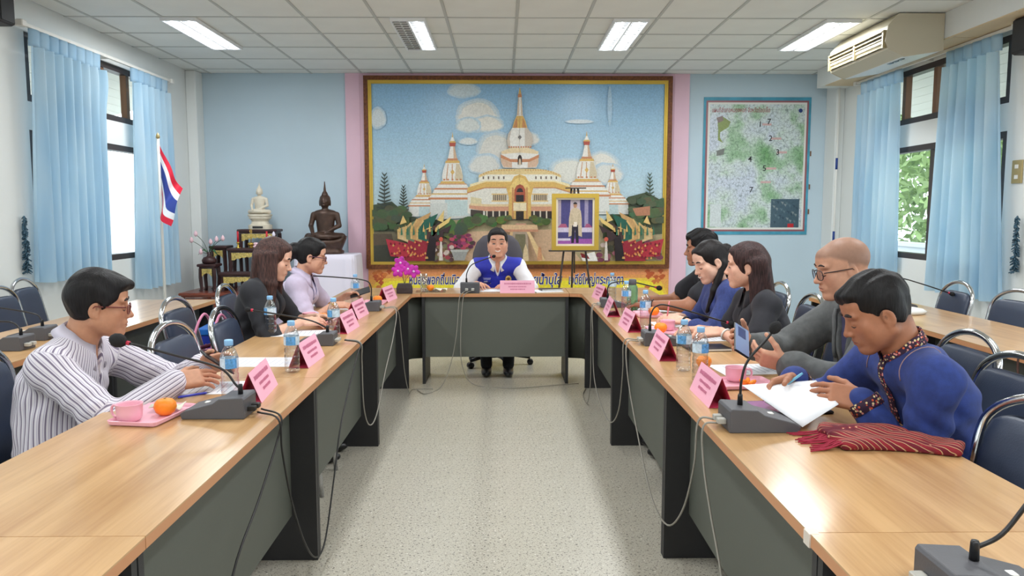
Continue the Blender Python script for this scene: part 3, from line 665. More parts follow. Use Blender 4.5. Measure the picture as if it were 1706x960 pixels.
for cx, cy, rx, ry in ((510, 660, 40, 34), (570, 640, 34, 26), (620, 648, 26, 20), (470, 690, 40, 40), (430, 680, 34, 40), (660, 640, 24, 18), (820, 645, 24, 18), (850, 648, 26, 18), (690, 632, 18, 12), (800, 632, 18, 12)):
    for k in range(6):
        r = random.Random(k+int(cx)); blob((58+r.randint(0, 44), 78+r.randint(0, 40), 44+r.randint(0, 20)), cx+(r.random()-.5)*rx, cy+(r.random()-.5)*ry, rx*.7, ry*.7, 10)
for k in range(46):
    r = random.Random(k+300); blob(((120, 44, 80), (150, 60, 100), (90, 40, 70), (180, 70, 90), (70, 60, 50))[k % 5], 440+r.random()*105, 705+r.random()*60, 12, 8, 8)
for k in range(40):
    r = random.Random(k+400); blob(((120, 60, 80), (80, 70, 50), (150, 90, 100), (60, 60, 44), (190, 170, 160))[k % 5], 1075+r.random()*270, 700+r.random()*115, 15, 11, 8)
for k in range(30):
    r = random.Random(k+500); blob(((150, 60, 70), (110, 110, 80), (200, 180, 170), (90, 60, 60))[k % 4], 370+r.random()*80, 740+r.random()*75, 11, 9, 8)
# naga finials at both sides
def naga(cx, sg):
    q = lambda pts: [(cx+sg*x, y) for x, y in pts]
    ink((150, 34, 52), q([(-70, 815), (50, 815), (60, 720), (20, 690), (-50, 700)])); ink((176, 44, 60), q([(-150, 720), (-60, 740), (-30, 800), (-130, 795)]))
    for k, (x0, x1, top, col) in enumerate(((-95, -55, 640, (202, 176, 130)), (-66, -28, 622, (104, 120, 90)), (-40, 4, 606, (192, 150, 96)), (-14, 34, 612, (30, 92, 76)), (22, 60, 640, (70, 46, 44)), (50, 92, 660, (60, 40, 42)))):
        ink(col, q([(x0, 720), (x1, 735), (x1+6, 690), (x1+24, top+36), (x1+40, top), (x0+24, top+30), (x0-4, 680)]))
        ink((208, 170, 110), q([(x0-4, 720), (x0+3, 722), (x0+2, 682), (x0+28, top+32), (x0+22, top+28), (x0-6, 680)]))
    ink((226, 196, 120), q([(60, 690), (120, 650), (130, 625), (70, 665)])); ink((222, 186, 116), q([(-90, 660), (-76, 620), (-60, 650)])); ink((220, 190, 120), q([(70, 640), (100, 596), (96, 650)]))
    ink((36, 26, 30), q([(20, 815), (60, 815), (66, 720), (40, 700), (30, 740)]))
naga(318, 1); naga(1210, -1)
for cx, sg in ((318, 1), (1210, -1)):
    for k in range(44):
        r = random.Random(k); x, y = cx+sg*(-130+r.random()*165), 735+r.random()*72; ink(((214, 120, 70), (120, 22, 40), (206, 160, 90))[k % 3], [(x-5, y), (x, y-9), (x+5, y), (x, y+3)])
    for k in range(7): x = cx+sg*(-92+k*26); ink((216, 176, 100), [(x-4, 690), (x, 668-k % 3*10), (x+5, 690)]); ink((52, 110, 84), [(x+6, 705), (x+10, 660), (x+15, 702)])
ink((170, 150, 130), [(710, 690), (775, 690), (780, 815), (700, 815)]); ink((116, 110, 84), [(722, 700), (765, 700), (768, 800), (716, 800)])
ink((222, 190, 140), [(770, 690), (784, 690), (850, 812), (824, 816)]); ink((206, 170, 124), [(700, 690), (712, 690), (700, 815), (680, 815)])
ink((216, 180, 140), [(665, 660), (815, 660), (820, 685), (660, 685)]); ink((196, 140, 110), [(660, 680), (820, 680), (820, 690), (660, 690)])
ink((214, 190, 150), [(752, 815), (780, 815), (774, 765), (766, 740), (758, 765)]); ink((206, 150, 110), [(815, 812), (838, 812), (832, 760), (826, 752), (820, 760)])
ink((150, 150, 146), [(448, 770), (520, 770), (505, 812), (462, 812)]); ink((176, 176, 170), [(444, 766), (524, 766), (520, 776), (448, 776)])
ink((230, 226, 220), [(1000, 790), (1060, 775), (1075, 815), (1010, 815)]); ink((130, 40, 40), [(1000, 780), (1030, 790), (1040, 806), (1005, 800)])
for x in (405, 700, 1110): ink((216, 206, 196), [(x-8, 812), (x+8, 812), (x+4, 740), (x, 720), (x-4, 740)]); blob((200, 90, 70), x, 722, 9, 10, 10, 0)
b.build('printed_sheet', 'print_ink', po)
MB().box((X0p-.01, -.0035, Z0p-.01), (X1p+.01, -.001, Z1p+.01)).build('backing', 'off_white', po)
# slogan banner under the poster
mat('ink_navy', C(22, 32, 122), .5); mat('ink_white', C(240, 240, 236), .5)
ba = thing('slogan_banner', 'yellow and orange slogan banner with blue lettering below the poster', 'banner', (0, PY, 0))
bb = MB(); bx0, bx1, bz0, bz1 = -1.64, 2.03, .14, .715
def bq(col, pts, y): bb.add([(x, y, z) for x, z in pts], [tuple(range(len(pts)))], False, C(*col))
bb.col = C(226, 150, 90); bb.box((bx0, -.004, bz0), (bx1, -.001, bz1))
for k in range(10): f = k/9; z1_ = bz1-.02-k*.055; bq((int(228+12*f), int(150+74*f), int(96-50*f)), [(bx0+.005, z1_-.056), (bx1-.005, z1_-.056), (bx1-.005, z1_), (bx0+.005, z1_)], -.0045)
yel = [(bx0+.02+.3*(1-math.cos(a)), .36+.30*math.sin(a)) for a in np.linspace(0, PI/2, 10)]; yel += [(bx1+bx0-x, z) for x, z in yel[::-1]]; yel = [(yel[0][0], bz0+.01)]+yel+[(yel[-1][0], bz0+.01)]
bq((236, 198, 74), [(x, min(z, .60) if bz0 < z else z) for x, z in yel], -.0048); bq((240, 224, 60), [(x, z-.09 if z > .3 else z) for x, z in yel], -.0051)
for k in range(26):
    r = random.Random(k); s = -1 if k % 2 else 1; cx = (bx0+.05+r.random()*.22) if s < 0 else (bx1-.05-r.random()*.22); cz = .45+r.random()*.24; bq(((190, 92, 50), (206, 120, 60))[k % 3 % 2], [(cx+.03*math.cos(a)*(1+.5*math.sin(3*a)), cz+.03*math.sin(a)) for a in np.linspace(0, 5.8, 9)], -.0054-.00002*k)
bb.build('banner_sheet', 'print_ink', ba)
for body, xa, xb in (('หนองพอกถิ่นเมือง', -1.15, -.48), ('สร้อยน้ำบุใส', .17, .72), ('เจดีย์ใหญ่ตระการตา', .80, 1.47)):
    for nm, mt, dy, off in (('letter_outline', 'ink_white', -.0065, .0075), ('lettering', 'ink_navy', -.008, .0026)):
        text_mesh(nm, body, .16, mt, ba, ((xa+xb)/2, dy, .575), RX90, .0006, width=(xb-xa), offset=off, shear=.12)
# ================================================================== wall map
mp = thing('wall_map', 'district map with green patches and numbered places on the blue wall', 'map', (0, YB-.006, 0))
mx0, mx1, mz0, mz1 = 2.45, 3.69, 1.17, 2.74
def map_mat():
    m, nt, b = nodes_of('map_print'); setin(b, rough=.35)
    t1 = N(nt, 'ShaderNodeTexNoise'); t1.inputs['Scale'].default_value = 2.6; t1.inputs['Detail'].default_value = 6; nt.links.new(coords(nt), t1.inputs[0])
    r1 = ramp(nt, [(.38, C(206, 214, 226)), (.50, C(208, 220, 214)), (.57, C(170, 200, 168)), (.70, C(120, 168, 114))]); nt.links.new(t1.outputs[0], r1.inputs[0])
    v = N(nt, 'ShaderNodeTexVoronoi', feature='DISTANCE_TO_EDGE'); v.inputs['Scale'].default_value = 26; nt.links.new(coords(nt), v.inputs[0])
    r2 = ramp(nt, [(.01, (.22, .26, .24, 1)), (.05, (1, 1, 1, 1))]); nt.links.new(v.outputs[0], r2.inputs[0])
    t3 = N(nt, 'ShaderNodeTexNoise'); t3.inputs['Scale'].default_value = 34; t3.inputs['Detail'].default_value = 5; nt.links.new(coords(nt), t3.inputs[0])
    r3 = ramp(nt, [(.36, (.5, .55, .55, 1)), (.5, (1, 1, 1, 1))]); nt.links.new(t3.outputs[0], r3.inputs[0])
    a = N(nt, 'ShaderNodeMix', data_type='RGBA', blend_type='MULTIPLY'); a.inputs[0].default_value = .55; nt.links.new(r1.outputs[0], a.inputs[6]); nt.links.new(r2.outputs[0], a.inputs[7])
    c_ = N(nt, 'ShaderNodeMix', data_type='RGBA', blend_type='MULTIPLY'); c_.inputs[0].default_value = .7; nt.links.new(a.outputs[2], c_.inputs[6]); nt.links.new(r3.outputs[0], c_.inputs[7])
    nt.links.new(c_.outputs[2], b.inputs['Base Color'])
map_mat(); mat('map_teal', C(70, 150, 176), .5, noise=(6, .2)); mat('map_red', C(150, 92, 98), .4); mat('map_black', C(30, 30, 34), .5); mat('map_maroon', C(150, 60, 66), .5)
MB().box((mx0-.03, -.001, mz0-.04), (mx1+.03, .001, mz1+.04)).build('teal_backing', 'map_teal', mp)
MB().box((mx0, -.004, mz0), (mx1, -.001, mz1)).build('red_border', 'map_red', mp); MB().box((mx0+.022, -.0045, mz0+.022), (mx1-.022, -.004, mz1-.022)).build('white_margin', 'off_white', mp)
MB().box((mx0+.045, -.005, mz0+.045), (mx1-.045, -.0045, mz1-.045)).build('map_sheet', 'map_print', mp)
def mq(name, col, pts, y):
    bq_ = MB(); bq_.add([(mx0+(mx1-mx0)*u, y, mz1-(mz1-mz0)*v) for u, v in pts], [tuple(range(len(pts)))[::-1]], False, C(*col)); return bq_.build(name, 'print_ink', mp)
mq('inset_photo', (70, 92, 104), [(.66, .75), (.94, .75), (.94, .97), (.66, .97)], -.0054); mq('red_mark', (190, 44, 50), [(.83, .94), (.89, .94), (.89, .97), (.83, .97)], -.0057)
[mq('inset_field', ((96, 116, 124), (54, 74, 88), (130, 140, 140))[k % 3], [(.67+.24*((k*37) % 50)/50, .76+.17*((k*23) % 40)/40), (.70+.24*((k*37) % 50)/50, .765+.17*((k*23) % 40)/40), (.69+.24*((k*37) % 50)/50, .785+.17*((k*23) % 40)/40)], -.00545) for k in range(24)]
mq('legend', (206, 214, 214), [(.06, .79), (.17, .79), (.17, .965), (.06, .965)], -.0054)
mq('lake_patch', (134, 150, 84), [(.11, .14), (.16, .12), (.24, .16), (.22, .2), (.14, .24), (.14, .28), (.17, .32), (.12, .3), (.12, .22)], -.0054); mq('brown_patch', (130, 110, 104), [(.1, .13), (.16, .115), (.17, .15), (.12, .17)], -.0055)
mq('grey_patch', (120, 124, 118), [(.11, .38), (.19, .36), (.18, .41), (.11, .42)], -.0054); mq('blue_emblem', (40, 60, 120), [(.92+.02*math.cos(a), .075+.016*math.sin(a)) for a in np.linspace(0, 5.8, 12)], -.0055)
for u0, u1, v in ((.55, .64, .18), (.64, .74, .287), (.70, .80, .392), (.60, .70, .515), (.55, .65, .62)): mq('name_strip', (206, 170, 166), [(u0, v-.008), (u1, v-.008), (u1, v+.008), (u0, v+.008)], -.0055)
text_mesh('map_title', 'แผนที่อำเภอหนองพอก จังหวัดร้อยเอ็ด', .075, 'map_maroon', mp, (mx0+.42, -.006, mz1-.115), RX90, .0004, width=.70, offset=.0006)
for n_, u, v in (('1', .53, .18), ('7', .615, .16), ('2', .635, .287), ('3', .71, .392), ('4', .44, .445), ('5', .585, .515), ('7', .46, .68)): text_mesh('place_number', n_, .095, 'map_black', mp, (mx0+(mx1-mx0)*u, -.006, mz1-(mz1-mz0)*v), RX90, .0004, offset=.001)
for z in (1.38, 1.68, 2.08): MB().box((mx1+.035, -.004, z), (mx1+.05, .0, z+.06)).build('tape_tab', 'frame_wood', mp)
# ================================================================== portrait on an easel
ez = thing('picture_easel', 'thin dark easel holding the gold-framed portrait', 'easel', (.77, 8.3, 0))
mat('easel_dark', C(70, 60, 54), .5)
for x0, x1 in ((-.17, -.24), (.17, .24)): MB().tube([(x0*.2, .0, 1.66), (x1, -.12, 0)], .011, 8).build('leg', 'easel_dark', ez)
MB().tube([(0, .03, 1.66), (0, .38, 0)], .011, 8).build('leg', 'easel_dark', ez); MB().tube([(0, -.01, 1.66), (0, -.035, .0+.75)], .008, 8).build('mast', 'easel_dark', ez)
MB().box((-.28, -.11, .985), (.28, -.03, 1.0)).build('ledge', 'easel_dark', ez); MB().box((-.10, -.03, 1.655), (.12, .01, 1.668)).build('top_clip', 'easel_dark', ez); 
pf = thing('framed_portrait', 'gold-framed portrait of a standing figure in a pale coat on the easel', 'picture', (.77, 8.235, 1.001))
frame(pf, -.25, .25, 0, .60, .045, -.045, 0, 'frame_gold', 'frame'); 
frame(pf, -.205, .205, .045, .555, .02, -.03, 0, mat('liner', C(226, 214, 190), .5), 'liner')
pb = MB()
def pq(col, pts, y): pb.add([(x, y, z) for x, z in pts], [tuple(range(len(pts)))], False, C(*col))
w_, z0_, z1_ = .186, .064, .537
pq((70, 66, 120), [(-w_, z0_), (w_, z0_), (w_, z1_), (-w_, z1_)], -.012)
pq((190, 176, 186), [(-.06, .2), (.06, .2), (.05, z1_), (-.05, z1_)], -.0121); pq((176, 160, 172), [(-w_, .25), (-.15, .25), (-.15, z1_), (-w_, z1_)], -.0121); pq((150, 140, 170), [(.10, .25), (.14, .25), (.14, z1_), (.10, z1_)], -.0121)
pq((200, 190, 210), [(-w_, .19), (w_, .19), (w_, .24), (-w_, .24)], -.0122); pq((170, 90, 120), [(-w_, .24), (-.08, .24), (-.1, .28), (-.15, .28)], -.0123); pq((160, 84, 120), [(.1, .24), (w_, .24), (.15, .28), (.12, .28)], -.0123)
pq((150, 84, 160), [(-w_, z0_), (w_, z0_), (w_, .12), (-w_, .12)], -.0122); pq((206, 196, 214), [(-w_, .10), (-.05, .10), (-.05, .125), (-w_, .125)], -.0124)
pq((196, 178, 150), [(-.07, .14), (-.02, .16), (.0, .3), (.02, .16), (.075, .14), (.07, .34), (.06, .42), (.02, .45), (-.02, .45), (-.05, .42), (-.065, .34)], -.0125)
pq((40, 34, 48), [(-.04, .075), (-.012, .075), (0, .22), (.012, .075), (.04, .075), (.032, .27), (-.032, .27)], -.0126); pq((226, 214, 200), [(-.02, .25), (.02, .25), (.024, .30), (-.024, .30)], -.0127)
pq((176, 132, 104), [(.02*math.cos(a), .475+.028*math.sin(a)) for a in np.linspace(0, 5.8, 12)], -.0127); pq((34, 28, 30), [(.022*math.cos(a), .488+.022*math.sin(a)) for a in np.linspace(0, PI, 8)], -.0128)
pq((186, 168, 140), [(-.06, .40), (-.03, .38), (-.01, .28), (-.03, .26)], -.0128); pq((186, 168, 140), [(.055, .40), (.03, .38), (.02, .28), (.04, .26)], -.0128)
pb.build('print', 'print_ink', pf); MB().box((-.205, -.011, .045), (.205, -.004, .555)).build('backing', 'frame_brown', pf)
# ================================================================== solid modelling on a distance field (bodies, clothes, statues)
def smin(a, b, k):
    if k <= 0: return np.minimum(a, b)
    h = np.maximum(k-np.abs(a-b), 0)/k
    return np.minimum(a, b)-h*h*k*.25
A3 = lambda p: np.array(p, dtype=np.float32)
class Fd:
    def __init__(s, lo, hi, h):
        s.lo = A3(lo); s.h = h; n = np.ceil((A3(hi)-s.lo)/h).astype(int)+1
        s.n = n; s.d = np.full(tuple(n), .25, np.float32)
        s.ax = [s.lo[i]+h*np.arange(n[i], dtype=np.float32) for i in range(3)]
    def win(s, lo, hi):
        i0 = np.clip(np.floor((A3(lo)-s.lo)/s.h).astype(int), 0, s.n); i1 = np.clip(np.ceil((A3(hi)-s.lo)/s.h).astype(int)+1, 0, s.n)
        sl = tuple(slice(a, b) for a, b in zip(i0, i1))
        return sl, s.ax[0][sl[0]][:, None, None], s.ax[1][sl[1]][None, :, None], s.ax[2][sl[2]][None, None, :]
    def add(s, prim, k=.01):
        f, lo, hi = prim; m = k+3*s.h; sl, X, Y, Z = s.win(A3(lo)-m, A3(hi)+m)
        if 0 in s.d[sl].shape: return s
        s.d[sl] = smin(s.d[sl], f(X, Y, Z), k); return s
    def cut(s, prim, k=.004):
        f, lo, hi = prim; m = k+3*s.h; sl, X, Y, Z = s.win(A3(lo)-m, A3(hi)+m)
        if 0 in s.d[sl].shape: return s
        s.d[sl] = -smin(-s.d[sl], f(X, Y, Z), k); return s
    def each(s, f):                                      # displace: d += f(X,Y,Z)
        s.d += f(s.ax[0][:, None, None], s.ax[1][None, :, None], s.ax[2][None, None, :]); return s
    def at(s, p):
        q = np.clip((A3(p)-s.lo)/s.h, 0, s.n-1.001); i = q.astype(int); f = q-i; v = 0
        for dx in (0, 1):
            for dy in (0, 1):
                for dz in (0, 1): v += (f[0] if dx else 1-f[0])*(f[1] if dy else 1-f[1])*(f[2] if dz else 1-f[2])*s.d[i[0]+dx, i[1]+dy, i[2]+dz]
        return float(v)
    def hit(s, p, d, tmax=.6):                           # march from p along d to the surface
        p = A3(p); d = A3(d)/np.linalg.norm(d); t = 0.0; st = s.h*.5; last = s.at(p)
        while t < tmax:
            v = s.at(p+d*(t+st))
            if v <= 0: return p+d*(t+st*last/(last-v+1e-9))
            last = v; t += st
        return None
    def mesh(s, name):
        d = s.d
        for ax in range(3):
            for e in (0, -1):
                ix = [slice(None)]*3; ix[ax] = e; d[tuple(ix)] = np.maximum(d[tuple(ix)], s.h*.5)
        ins = d < 0
        cnt = np.zeros(tuple(s.n-1), np.uint8)
        for dx in (0, 1):
            for dy in (0, 1):
                for dz in (0, 1): cnt += ins[dx:s.n[0]-1+dx, dy:s.n[1]-1+dy, dz:s.n[2]-1+dz]
        cell = np.argwhere((cnt > 0) & (cnt < 8)); idx = np.full(cnt.shape, -1, np.int32); idx[tuple(cell.T)] = np.arange(len(cell))
        acc = np.zeros((len(cell), 3), np.float32); num = np.zeros(len(cell), np.float32)
        cor = [(dx, dy, dz) for dx in (0, 1) for dy in (0, 1) for dz in (0, 1)]
        val = {c: d[cell[:, 0]+c[0], cell[:, 1]+c[1], cell[:, 2]+c[2]] for c in cor}
        for c in cor:
            for ax in range(3):
                if c[ax]: continue
                e = list(c); e[ax] = 1; a, b_ = val[c], val[tuple(e)]; m = (a < 0) != (b_ < 0)
                t = np.where(m, a/(np.where(m, a-b_, 1)), 0); p = np.zeros((len(cell), 3), np.float32)+np.array(c, np.float32); p[:, ax] = t
                acc += p*m[:, None]; num += m
        V = s.lo+(cell+acc/num[:, None])*s.h
        Q = []
        for ax in range(3):
            b1, b2 = [(1, 2), (2, 0), (0, 1)][ax]
            A = [slice(None)]*3; B = [slice(None)]*3; A[ax] = slice(0, -1); B[ax] = slice(1, None)
            for q in (b1, b2): A[q] = B[q] = slice(1, -1)
            ia, ib = ins[tuple(A)], ins[tuple(B)]
            for fl, m in ((0, ia & ~ib), (1, ~ia & ib)):
                e = np.argwhere(m); e[:, b1] += 1; e[:, b2] += 1
                c = []
                for o1, o2 in ((0, 0), (-1, 0), (-1, -1), (0, -1)):
                    g = e.copy(); g[:, b1] += o1; g[:, b2] += o2; c.append(idx[tuple(g.T)])
                q = np.stack(c, 1); Q.append(q[:, ::-1] if fl else q)
        Q = np.concatenate(Q)
        me = bpy.data.meshes.new(name); n, q = len(V), len(Q)
        me.vertices.add(n); me.vertices.foreach_set('co', V.astype(np.float32).ravel())
        me.loops.add(q*4); me.loops.foreach_set('vertex_index', Q.astype(np.int32).ravel())
        me.polygons.add(q); me.polygons.foreach_set('loop_start', np.arange(0, q*4, 4, dtype=np.int32))
        me.polygons.foreach_set('use_smooth', np.ones(q, bool)); me.update(calc_edges=True); me.validate()
        return me, V
def bnd(pts, r): P = np.array(pts, dtype=np.float32); return P.min(0)-r, P.max(0)+r
def cap(a, b, ra, rb=None):
    rb = ra if rb is None else rb; a, b = A3(a), A3(b); ba = b-a; L2 = float(ba@ba)+1e-9
    def f(X, Y, Z):
        x, y, z = X-a[0], Y-a[1], Z-a[2]; h = np.clip((x*ba[0]+y*ba[1]+z*ba[2])/L2, 0, 1)
        return np.sqrt((x-ba[0]*h)**2+(y-ba[1]*h)**2+(z-ba[2]*h)**2)-(ra+(rb-ra)*h)
    lo, hi = bnd([a, b], max(ra, rb)); return f, lo, hi
def _rot(X, Y, Z, c, R):
    x, y, z = X-c[0], Y-c[1], Z-c[2]
    if R is None: return x, y, z
    return R[0][0]*x+R[1][0]*y+R[2][0]*z, R[0][1]*x+R[1][1]*y+R[2][1]*z, R[0][2]*x+R[1][2]*y+R[2][2]*z
def ell(c, r, R=None):
    c = A3(c)
    def f(X, Y, Z):
        x, y, z = _rot(X, Y, Z, c, R); k0 = np.sqrt((x/r[0])**2+(y/r[1])**2+(z/r[2])**2); k1 = np.sqrt((x/r[0]**2)**2+(y/r[1]**2)**2+(z/r[2]**2)**2)
        return k0*(k0-1)/(k1+1e-6)
    m = max(r) if R is not None else A3(r); return f, c-m, c+m
def rbox(c, hf, rd=.005, R=None):
    c = A3(c)
    def f(X, Y, Z):
        x, y, z = _rot(X, Y, Z, c, R); x, y, z = np.abs(x)-(hf[0]-rd), np.abs(y)-(hf[1]-rd), np.abs(z)-(hf[2]-rd)
        return np.sqrt(np.maximum(x, 0)**2+np.maximum(y, 0)**2+np.maximum(z, 0)**2)+np.minimum(np.maximum(np.maximum(x, y), z), 0)-rd
    m = float(np.linalg.norm(hf)); return f, c-m, c+m
def ecap(a, b, ra, rb, side):
    """capsule of elliptic section: ra, rb = (half width along side, half depth)"""
    a, b = A3(a), A3(b); w = b-a; L = float(np.linalg.norm(w)); w = w/L; sd = A3(side); sd = sd-w*float(sd@w); sd /= np.linalg.norm(sd); fr = np.cross(w, sd)
    def f(X, Y, Z):
        x, y, z = X-a[0], Y-a[1], Z-a[2]; t = x*w[0]+y*w[1]+z*w[2]; u = x*sd[0]+y*sd[1]+z*sd[2]; v = x*fr[0]+y*fr[1]+z*fr[2]
        h = np.clip(t/L, 0, 1); ov = t-h*L; rx = ra[0]+(rb[0]-ra[0])*h; ry = ra[1]+(rb[1]-ra[1])*h; mn = np.minimum(rx, ry)
        k0 = np.sqrt((u/rx)**2+(v/ry)**2+(ov/mn)**2); k1 = np.sqrt((u/rx**2)**2+(v/ry**2)**2+(ov/mn**2)**2)
        return k0*(k0-1)/(k1+1e-6)
    lo, hi = bnd([a, b], max(ra+rb)); return f, lo, hi
def halfspace(p, n):                                     # inside = the side n points away from; used with cut()
    p, n = A3(p), A3(n)/np.linalg.norm(n)
    return (lambda X, Y, Z: -((X-p[0])*n[0]+(Y-p[1])*n[1]+(Z-p[2])*n[2])), A3((-9, -9, -9)), A3((9, 9, 9))

# ================================================================== things on the tables
mat('mic_grey', C(84, 84, 88), .5, bmp=(200, .1)); mat('foam_black', C(30, 30, 32), .95, bmp=(400, .6)); mat('red_ring', C(190, 40, 70), .4); mat('cable_grey', C(150, 146, 136), .5); mat('cable_black', C(30, 30, 30), .5); mat('cable_brown', C(86, 56, 48), .5); mat('plug_grey', C(180, 178, 170), .5)
def mic(x, y, rz, path, label, s=1.0, head=.026, ring=True, plug='plug_grey'):
    t = thing('microphone', label, 'microphone', (x, y, TZ+.0005), rz, 'conference microphones')
    w = .062*s; prof = [(-.10*s, 0), (.10*s, 0), (.106*s, .018*s), (.09*s, .028*s), (.0, .052*s), (-.02*s, .066*s), (-.095*s, .070*s), (-.10*s, .062*s)]
    MB().loft([[(xx, p[0], p[1]) for p in prof] for xx in (-w, w)]).build('base_unit', 'mic_grey', t, bev=.003)
    MB().cbox((-w*.6, .02*s, .036*s), (w*.6, .07*s, .0405*s), .001).build('button_plate', 'plastic_black', t) if s > 5 else None
    MB().cbox((-.01, .028*s, .040*s), (.01, .045*s, .0445*s), .0015).build('button', 'off_white', t)
    for q in (-.02, .02): MB().cbox((q*s-.012, -.125*s, .018*s), (q*s+.012, -.10*s, .034*s), .002).build('plug', plug, t)
    pts = [p if len(p) == 3 else (0, p[0], p[1]) for p in path]; pts = [(p[0], p[1], p[2]-TZ) for p in pts]
    z0 = .068*s
    st = (pts[0][0], pts[0][1], z0)
    MB().tube([st, (pts[0][0], pts[0][1], z0+.03), pts[0] if pts[0][2] > z0+.035 else (pts[0][0], pts[0][1], z0+.034)], [.0085, .0075, .006], 10).build('socket', 'plastic_black', t)
    cur = bez([(pts[0][0], pts[0][1], z0+.02)]+[p for p in pts if p[2] > z0+.03], 6); MB().tube(cur, .0042, 8).build('gooseneck', 'plastic_black', t)
    e, d = cur[-1], (cur[-1]-cur[-3]).normalized(); rr = head
    if ring: MB().tube([e-d*.012, e-d*.002], .0075, 10).build('ring', 'red_ring', t)
    MB().tube([e+d*(rr*q) for q in (-.1, .1, .5, 1.1, 1.7, 2.1, 2.3)], [rr*.3, rr*.55, rr*.85, rr, rr*.85, rr*.5, rr*.15], 14).build('foam_head', 'foam_black', t)
    return t
mic(-.93, 2.48, FW, [(-.07, .80), (-.055, .85), (-.006, .905), (.13, .945), (.295, .99)], 'grey desk microphone bent towards the man in the striped shirt', 1, .024, plug='cable_black')
mic(-.93, 3.82, FW, [(-.05, .79), (-.03, .83), (.05, .875), (.287, .917), (.33, .924)], 'grey desk microphone pointing at the empty chair beside the black blazer woman', .9, .013)
mic(-.92, 5.14, FW, [(-.035, .834), (-.033, .914), (.01, .954), (.19, .974), (.38, .985)], 'grey desk microphone stretching towards the woman in lilac', .95, .010)
mic(-.27, 6.34, 0, [(-.03, -.06, .80), (-.026, -.06, .909), (.01, -.055, .974), (.083, -.04, 1.008), (.18, -.02, 1.04)], 'grey desk microphone on the head table before the blue vest man', 1.25, .014)
mic(.77, 5.32, FE, [(-.04, .81), (-.04, .884), (-.005, .918), (.113, .926), (.30, .885)], 'grey desk microphone reaching towards the man in the black polo', .9, .018)
mic(.80, 3.80, FE, [(-.065, .836), (-.06, .905), (-.03, .944), (.044, .941), (.33, .857), (.36, .845)], 'grey desk microphone stretching towards the woman in the black polo', 1, .016)
mic(.785, 2.31, FE, [(-.056, .829), (-.053, .90), (-.036, .958), (.018, 1.023), (.034, 1.045)], 'grey desk microphone standing upright next to the woven shawl', 1.05, .018, False)
mic(.84, 1.26, FE, [(-.03, .80), (-.005, .834), (.016, .863), (.06, .923), (.11, .99)], 'grey desk microphone alone on the table before the empty chair', 1, .018, False)
mic(2.75, 5.25, FE, [(-.03, .82), (-.05, .9), (-.02, .955), (.15, .912), (.34, .85)], 'grey desk microphone on the outer table beside the flower pot', .9, .016)
mic(-2.40, 3.70, FW, [(-.07, .812), (-.065, .851), (-.03, .881), (.06, .887), (.3, .90)], 'idle grey microphone on the outer table, its plugs facing out', 1, .014)
mic(-2.46, 4.0, FW, [(-.055, .808), (-.05, .852), (-.015, .883), (.166, .915), (.36, .93)], 'second idle grey microphone on the outer table behind its twin', 1, .014)
def cable(pts, r, m, label, n=5):
    MB().tube(bez(pts, n), r, 6).build('cable', m); o = bpy.data.objects[[q.name for q in COL.objects if q.name.startswith('cable')][-1]]; return tag(o, label, 'cable', 'microphone cables')
def cableX(X, yz, m, label, start=None, end=None, r=.0034):
    P = [(X, y, max(z, .006)) for y, z in yz]
    b_ = MB(); P = ([start] if start else [])+P+([end] if end else []); b_.tube(bez(P, 6), r, 6); return tag(b_.build('cable', m), label, 'cable', 'microphone cables')
cableX(-.715, [(2.40, .755), (2.43, .64), (2.52, .44), (2.672, .225), (2.825, .10), (2.976, .10), (3.153, .286), (3.336, .494), (3.70, .70), (3.80, .756)], 'cable_black', 'black microphone cable looping between the striped-shirt man and the empty chair', (-.80, 2.46, .764), (-.80, 3.84, .768))
cableX(-.72, [(2.44, .755), (2.40, .69), (2.2, .57), (1.965, .449), (1.8, .2), (1.6, .01)], 'cable_black', 'black microphone cable hanging down below the pink tray', (-.80, 2.50, .764))
cableX(-.715, [(3.82, .757), (3.84, .66), (3.87, .42), (4.019, .279), (4.259, .274), (4.6, .449), (4.95, .6), (5.1, .757)], 'cable_grey', 'grey microphone cable looping below the black blazer woman', (-.80, 3.86, .768), (-.80, 5.12, .768))
cableX(-.715, [(5.16, .757), (5.34, .543), (5.5, .25), (5.75, .04), (6.0, .006)], 'cable_grey', 'grey microphone cable running to the floor below the woman in lilac', (-.80, 5.16, .768), (-.56, 6.02, .006))
tag(MB().tube(bez([(-.29, 6.22, .772), (-.33, 6.185, .755), (-.355, 6.17, .70), (-.381, 6.17, .407), (-.431, 6.15, .16), (-.5, 6.05, .012), (-.60, 5.85, .006), (-.68, 5.98, .006)], 6), .0036, 6).build('cable', 'cable_grey'), 'grey cable dropping from the head table towards the lilac woman', 'cable', 'microphone cables')
tag(MB().tube(bez([(-.25, 6.22, .772), (-.30, 6.185, .755), (-.325, 6.17, .70), (-.345, 6.17, .407), (-.33, 6.15, .16), (-.23, 6.13, .012), (.10, 6.04, .006), (.45, 6.15, .006), (.62, 6.2, .006)], 6), .0036, 6).build('cable', 'cable_grey'), 'grey cable dropping from the head table across the floor', 'cable', 'microphone cables')
cableX(.615, [(5.22, .757), (5.2, .58), (5.1, .30), (4.7, .20), (4.3, .21), (4.0, .362), (3.88, .60), (3.85, .757)], 'cable_grey', 'grey microphone cable looping below the navy blouse woman', (.68, 5.27, .767), (.68, 3.84, .768))
cableX(.615, [(5.28, .757), (5.3, .5), (5.32, .2), (5.5, .02), (5.8, .006)], 'cable_grey', 'grey microphone cable dropping below the green bottle to the floor', (.68, 5.31, .767), (.66, 6.03, .006))
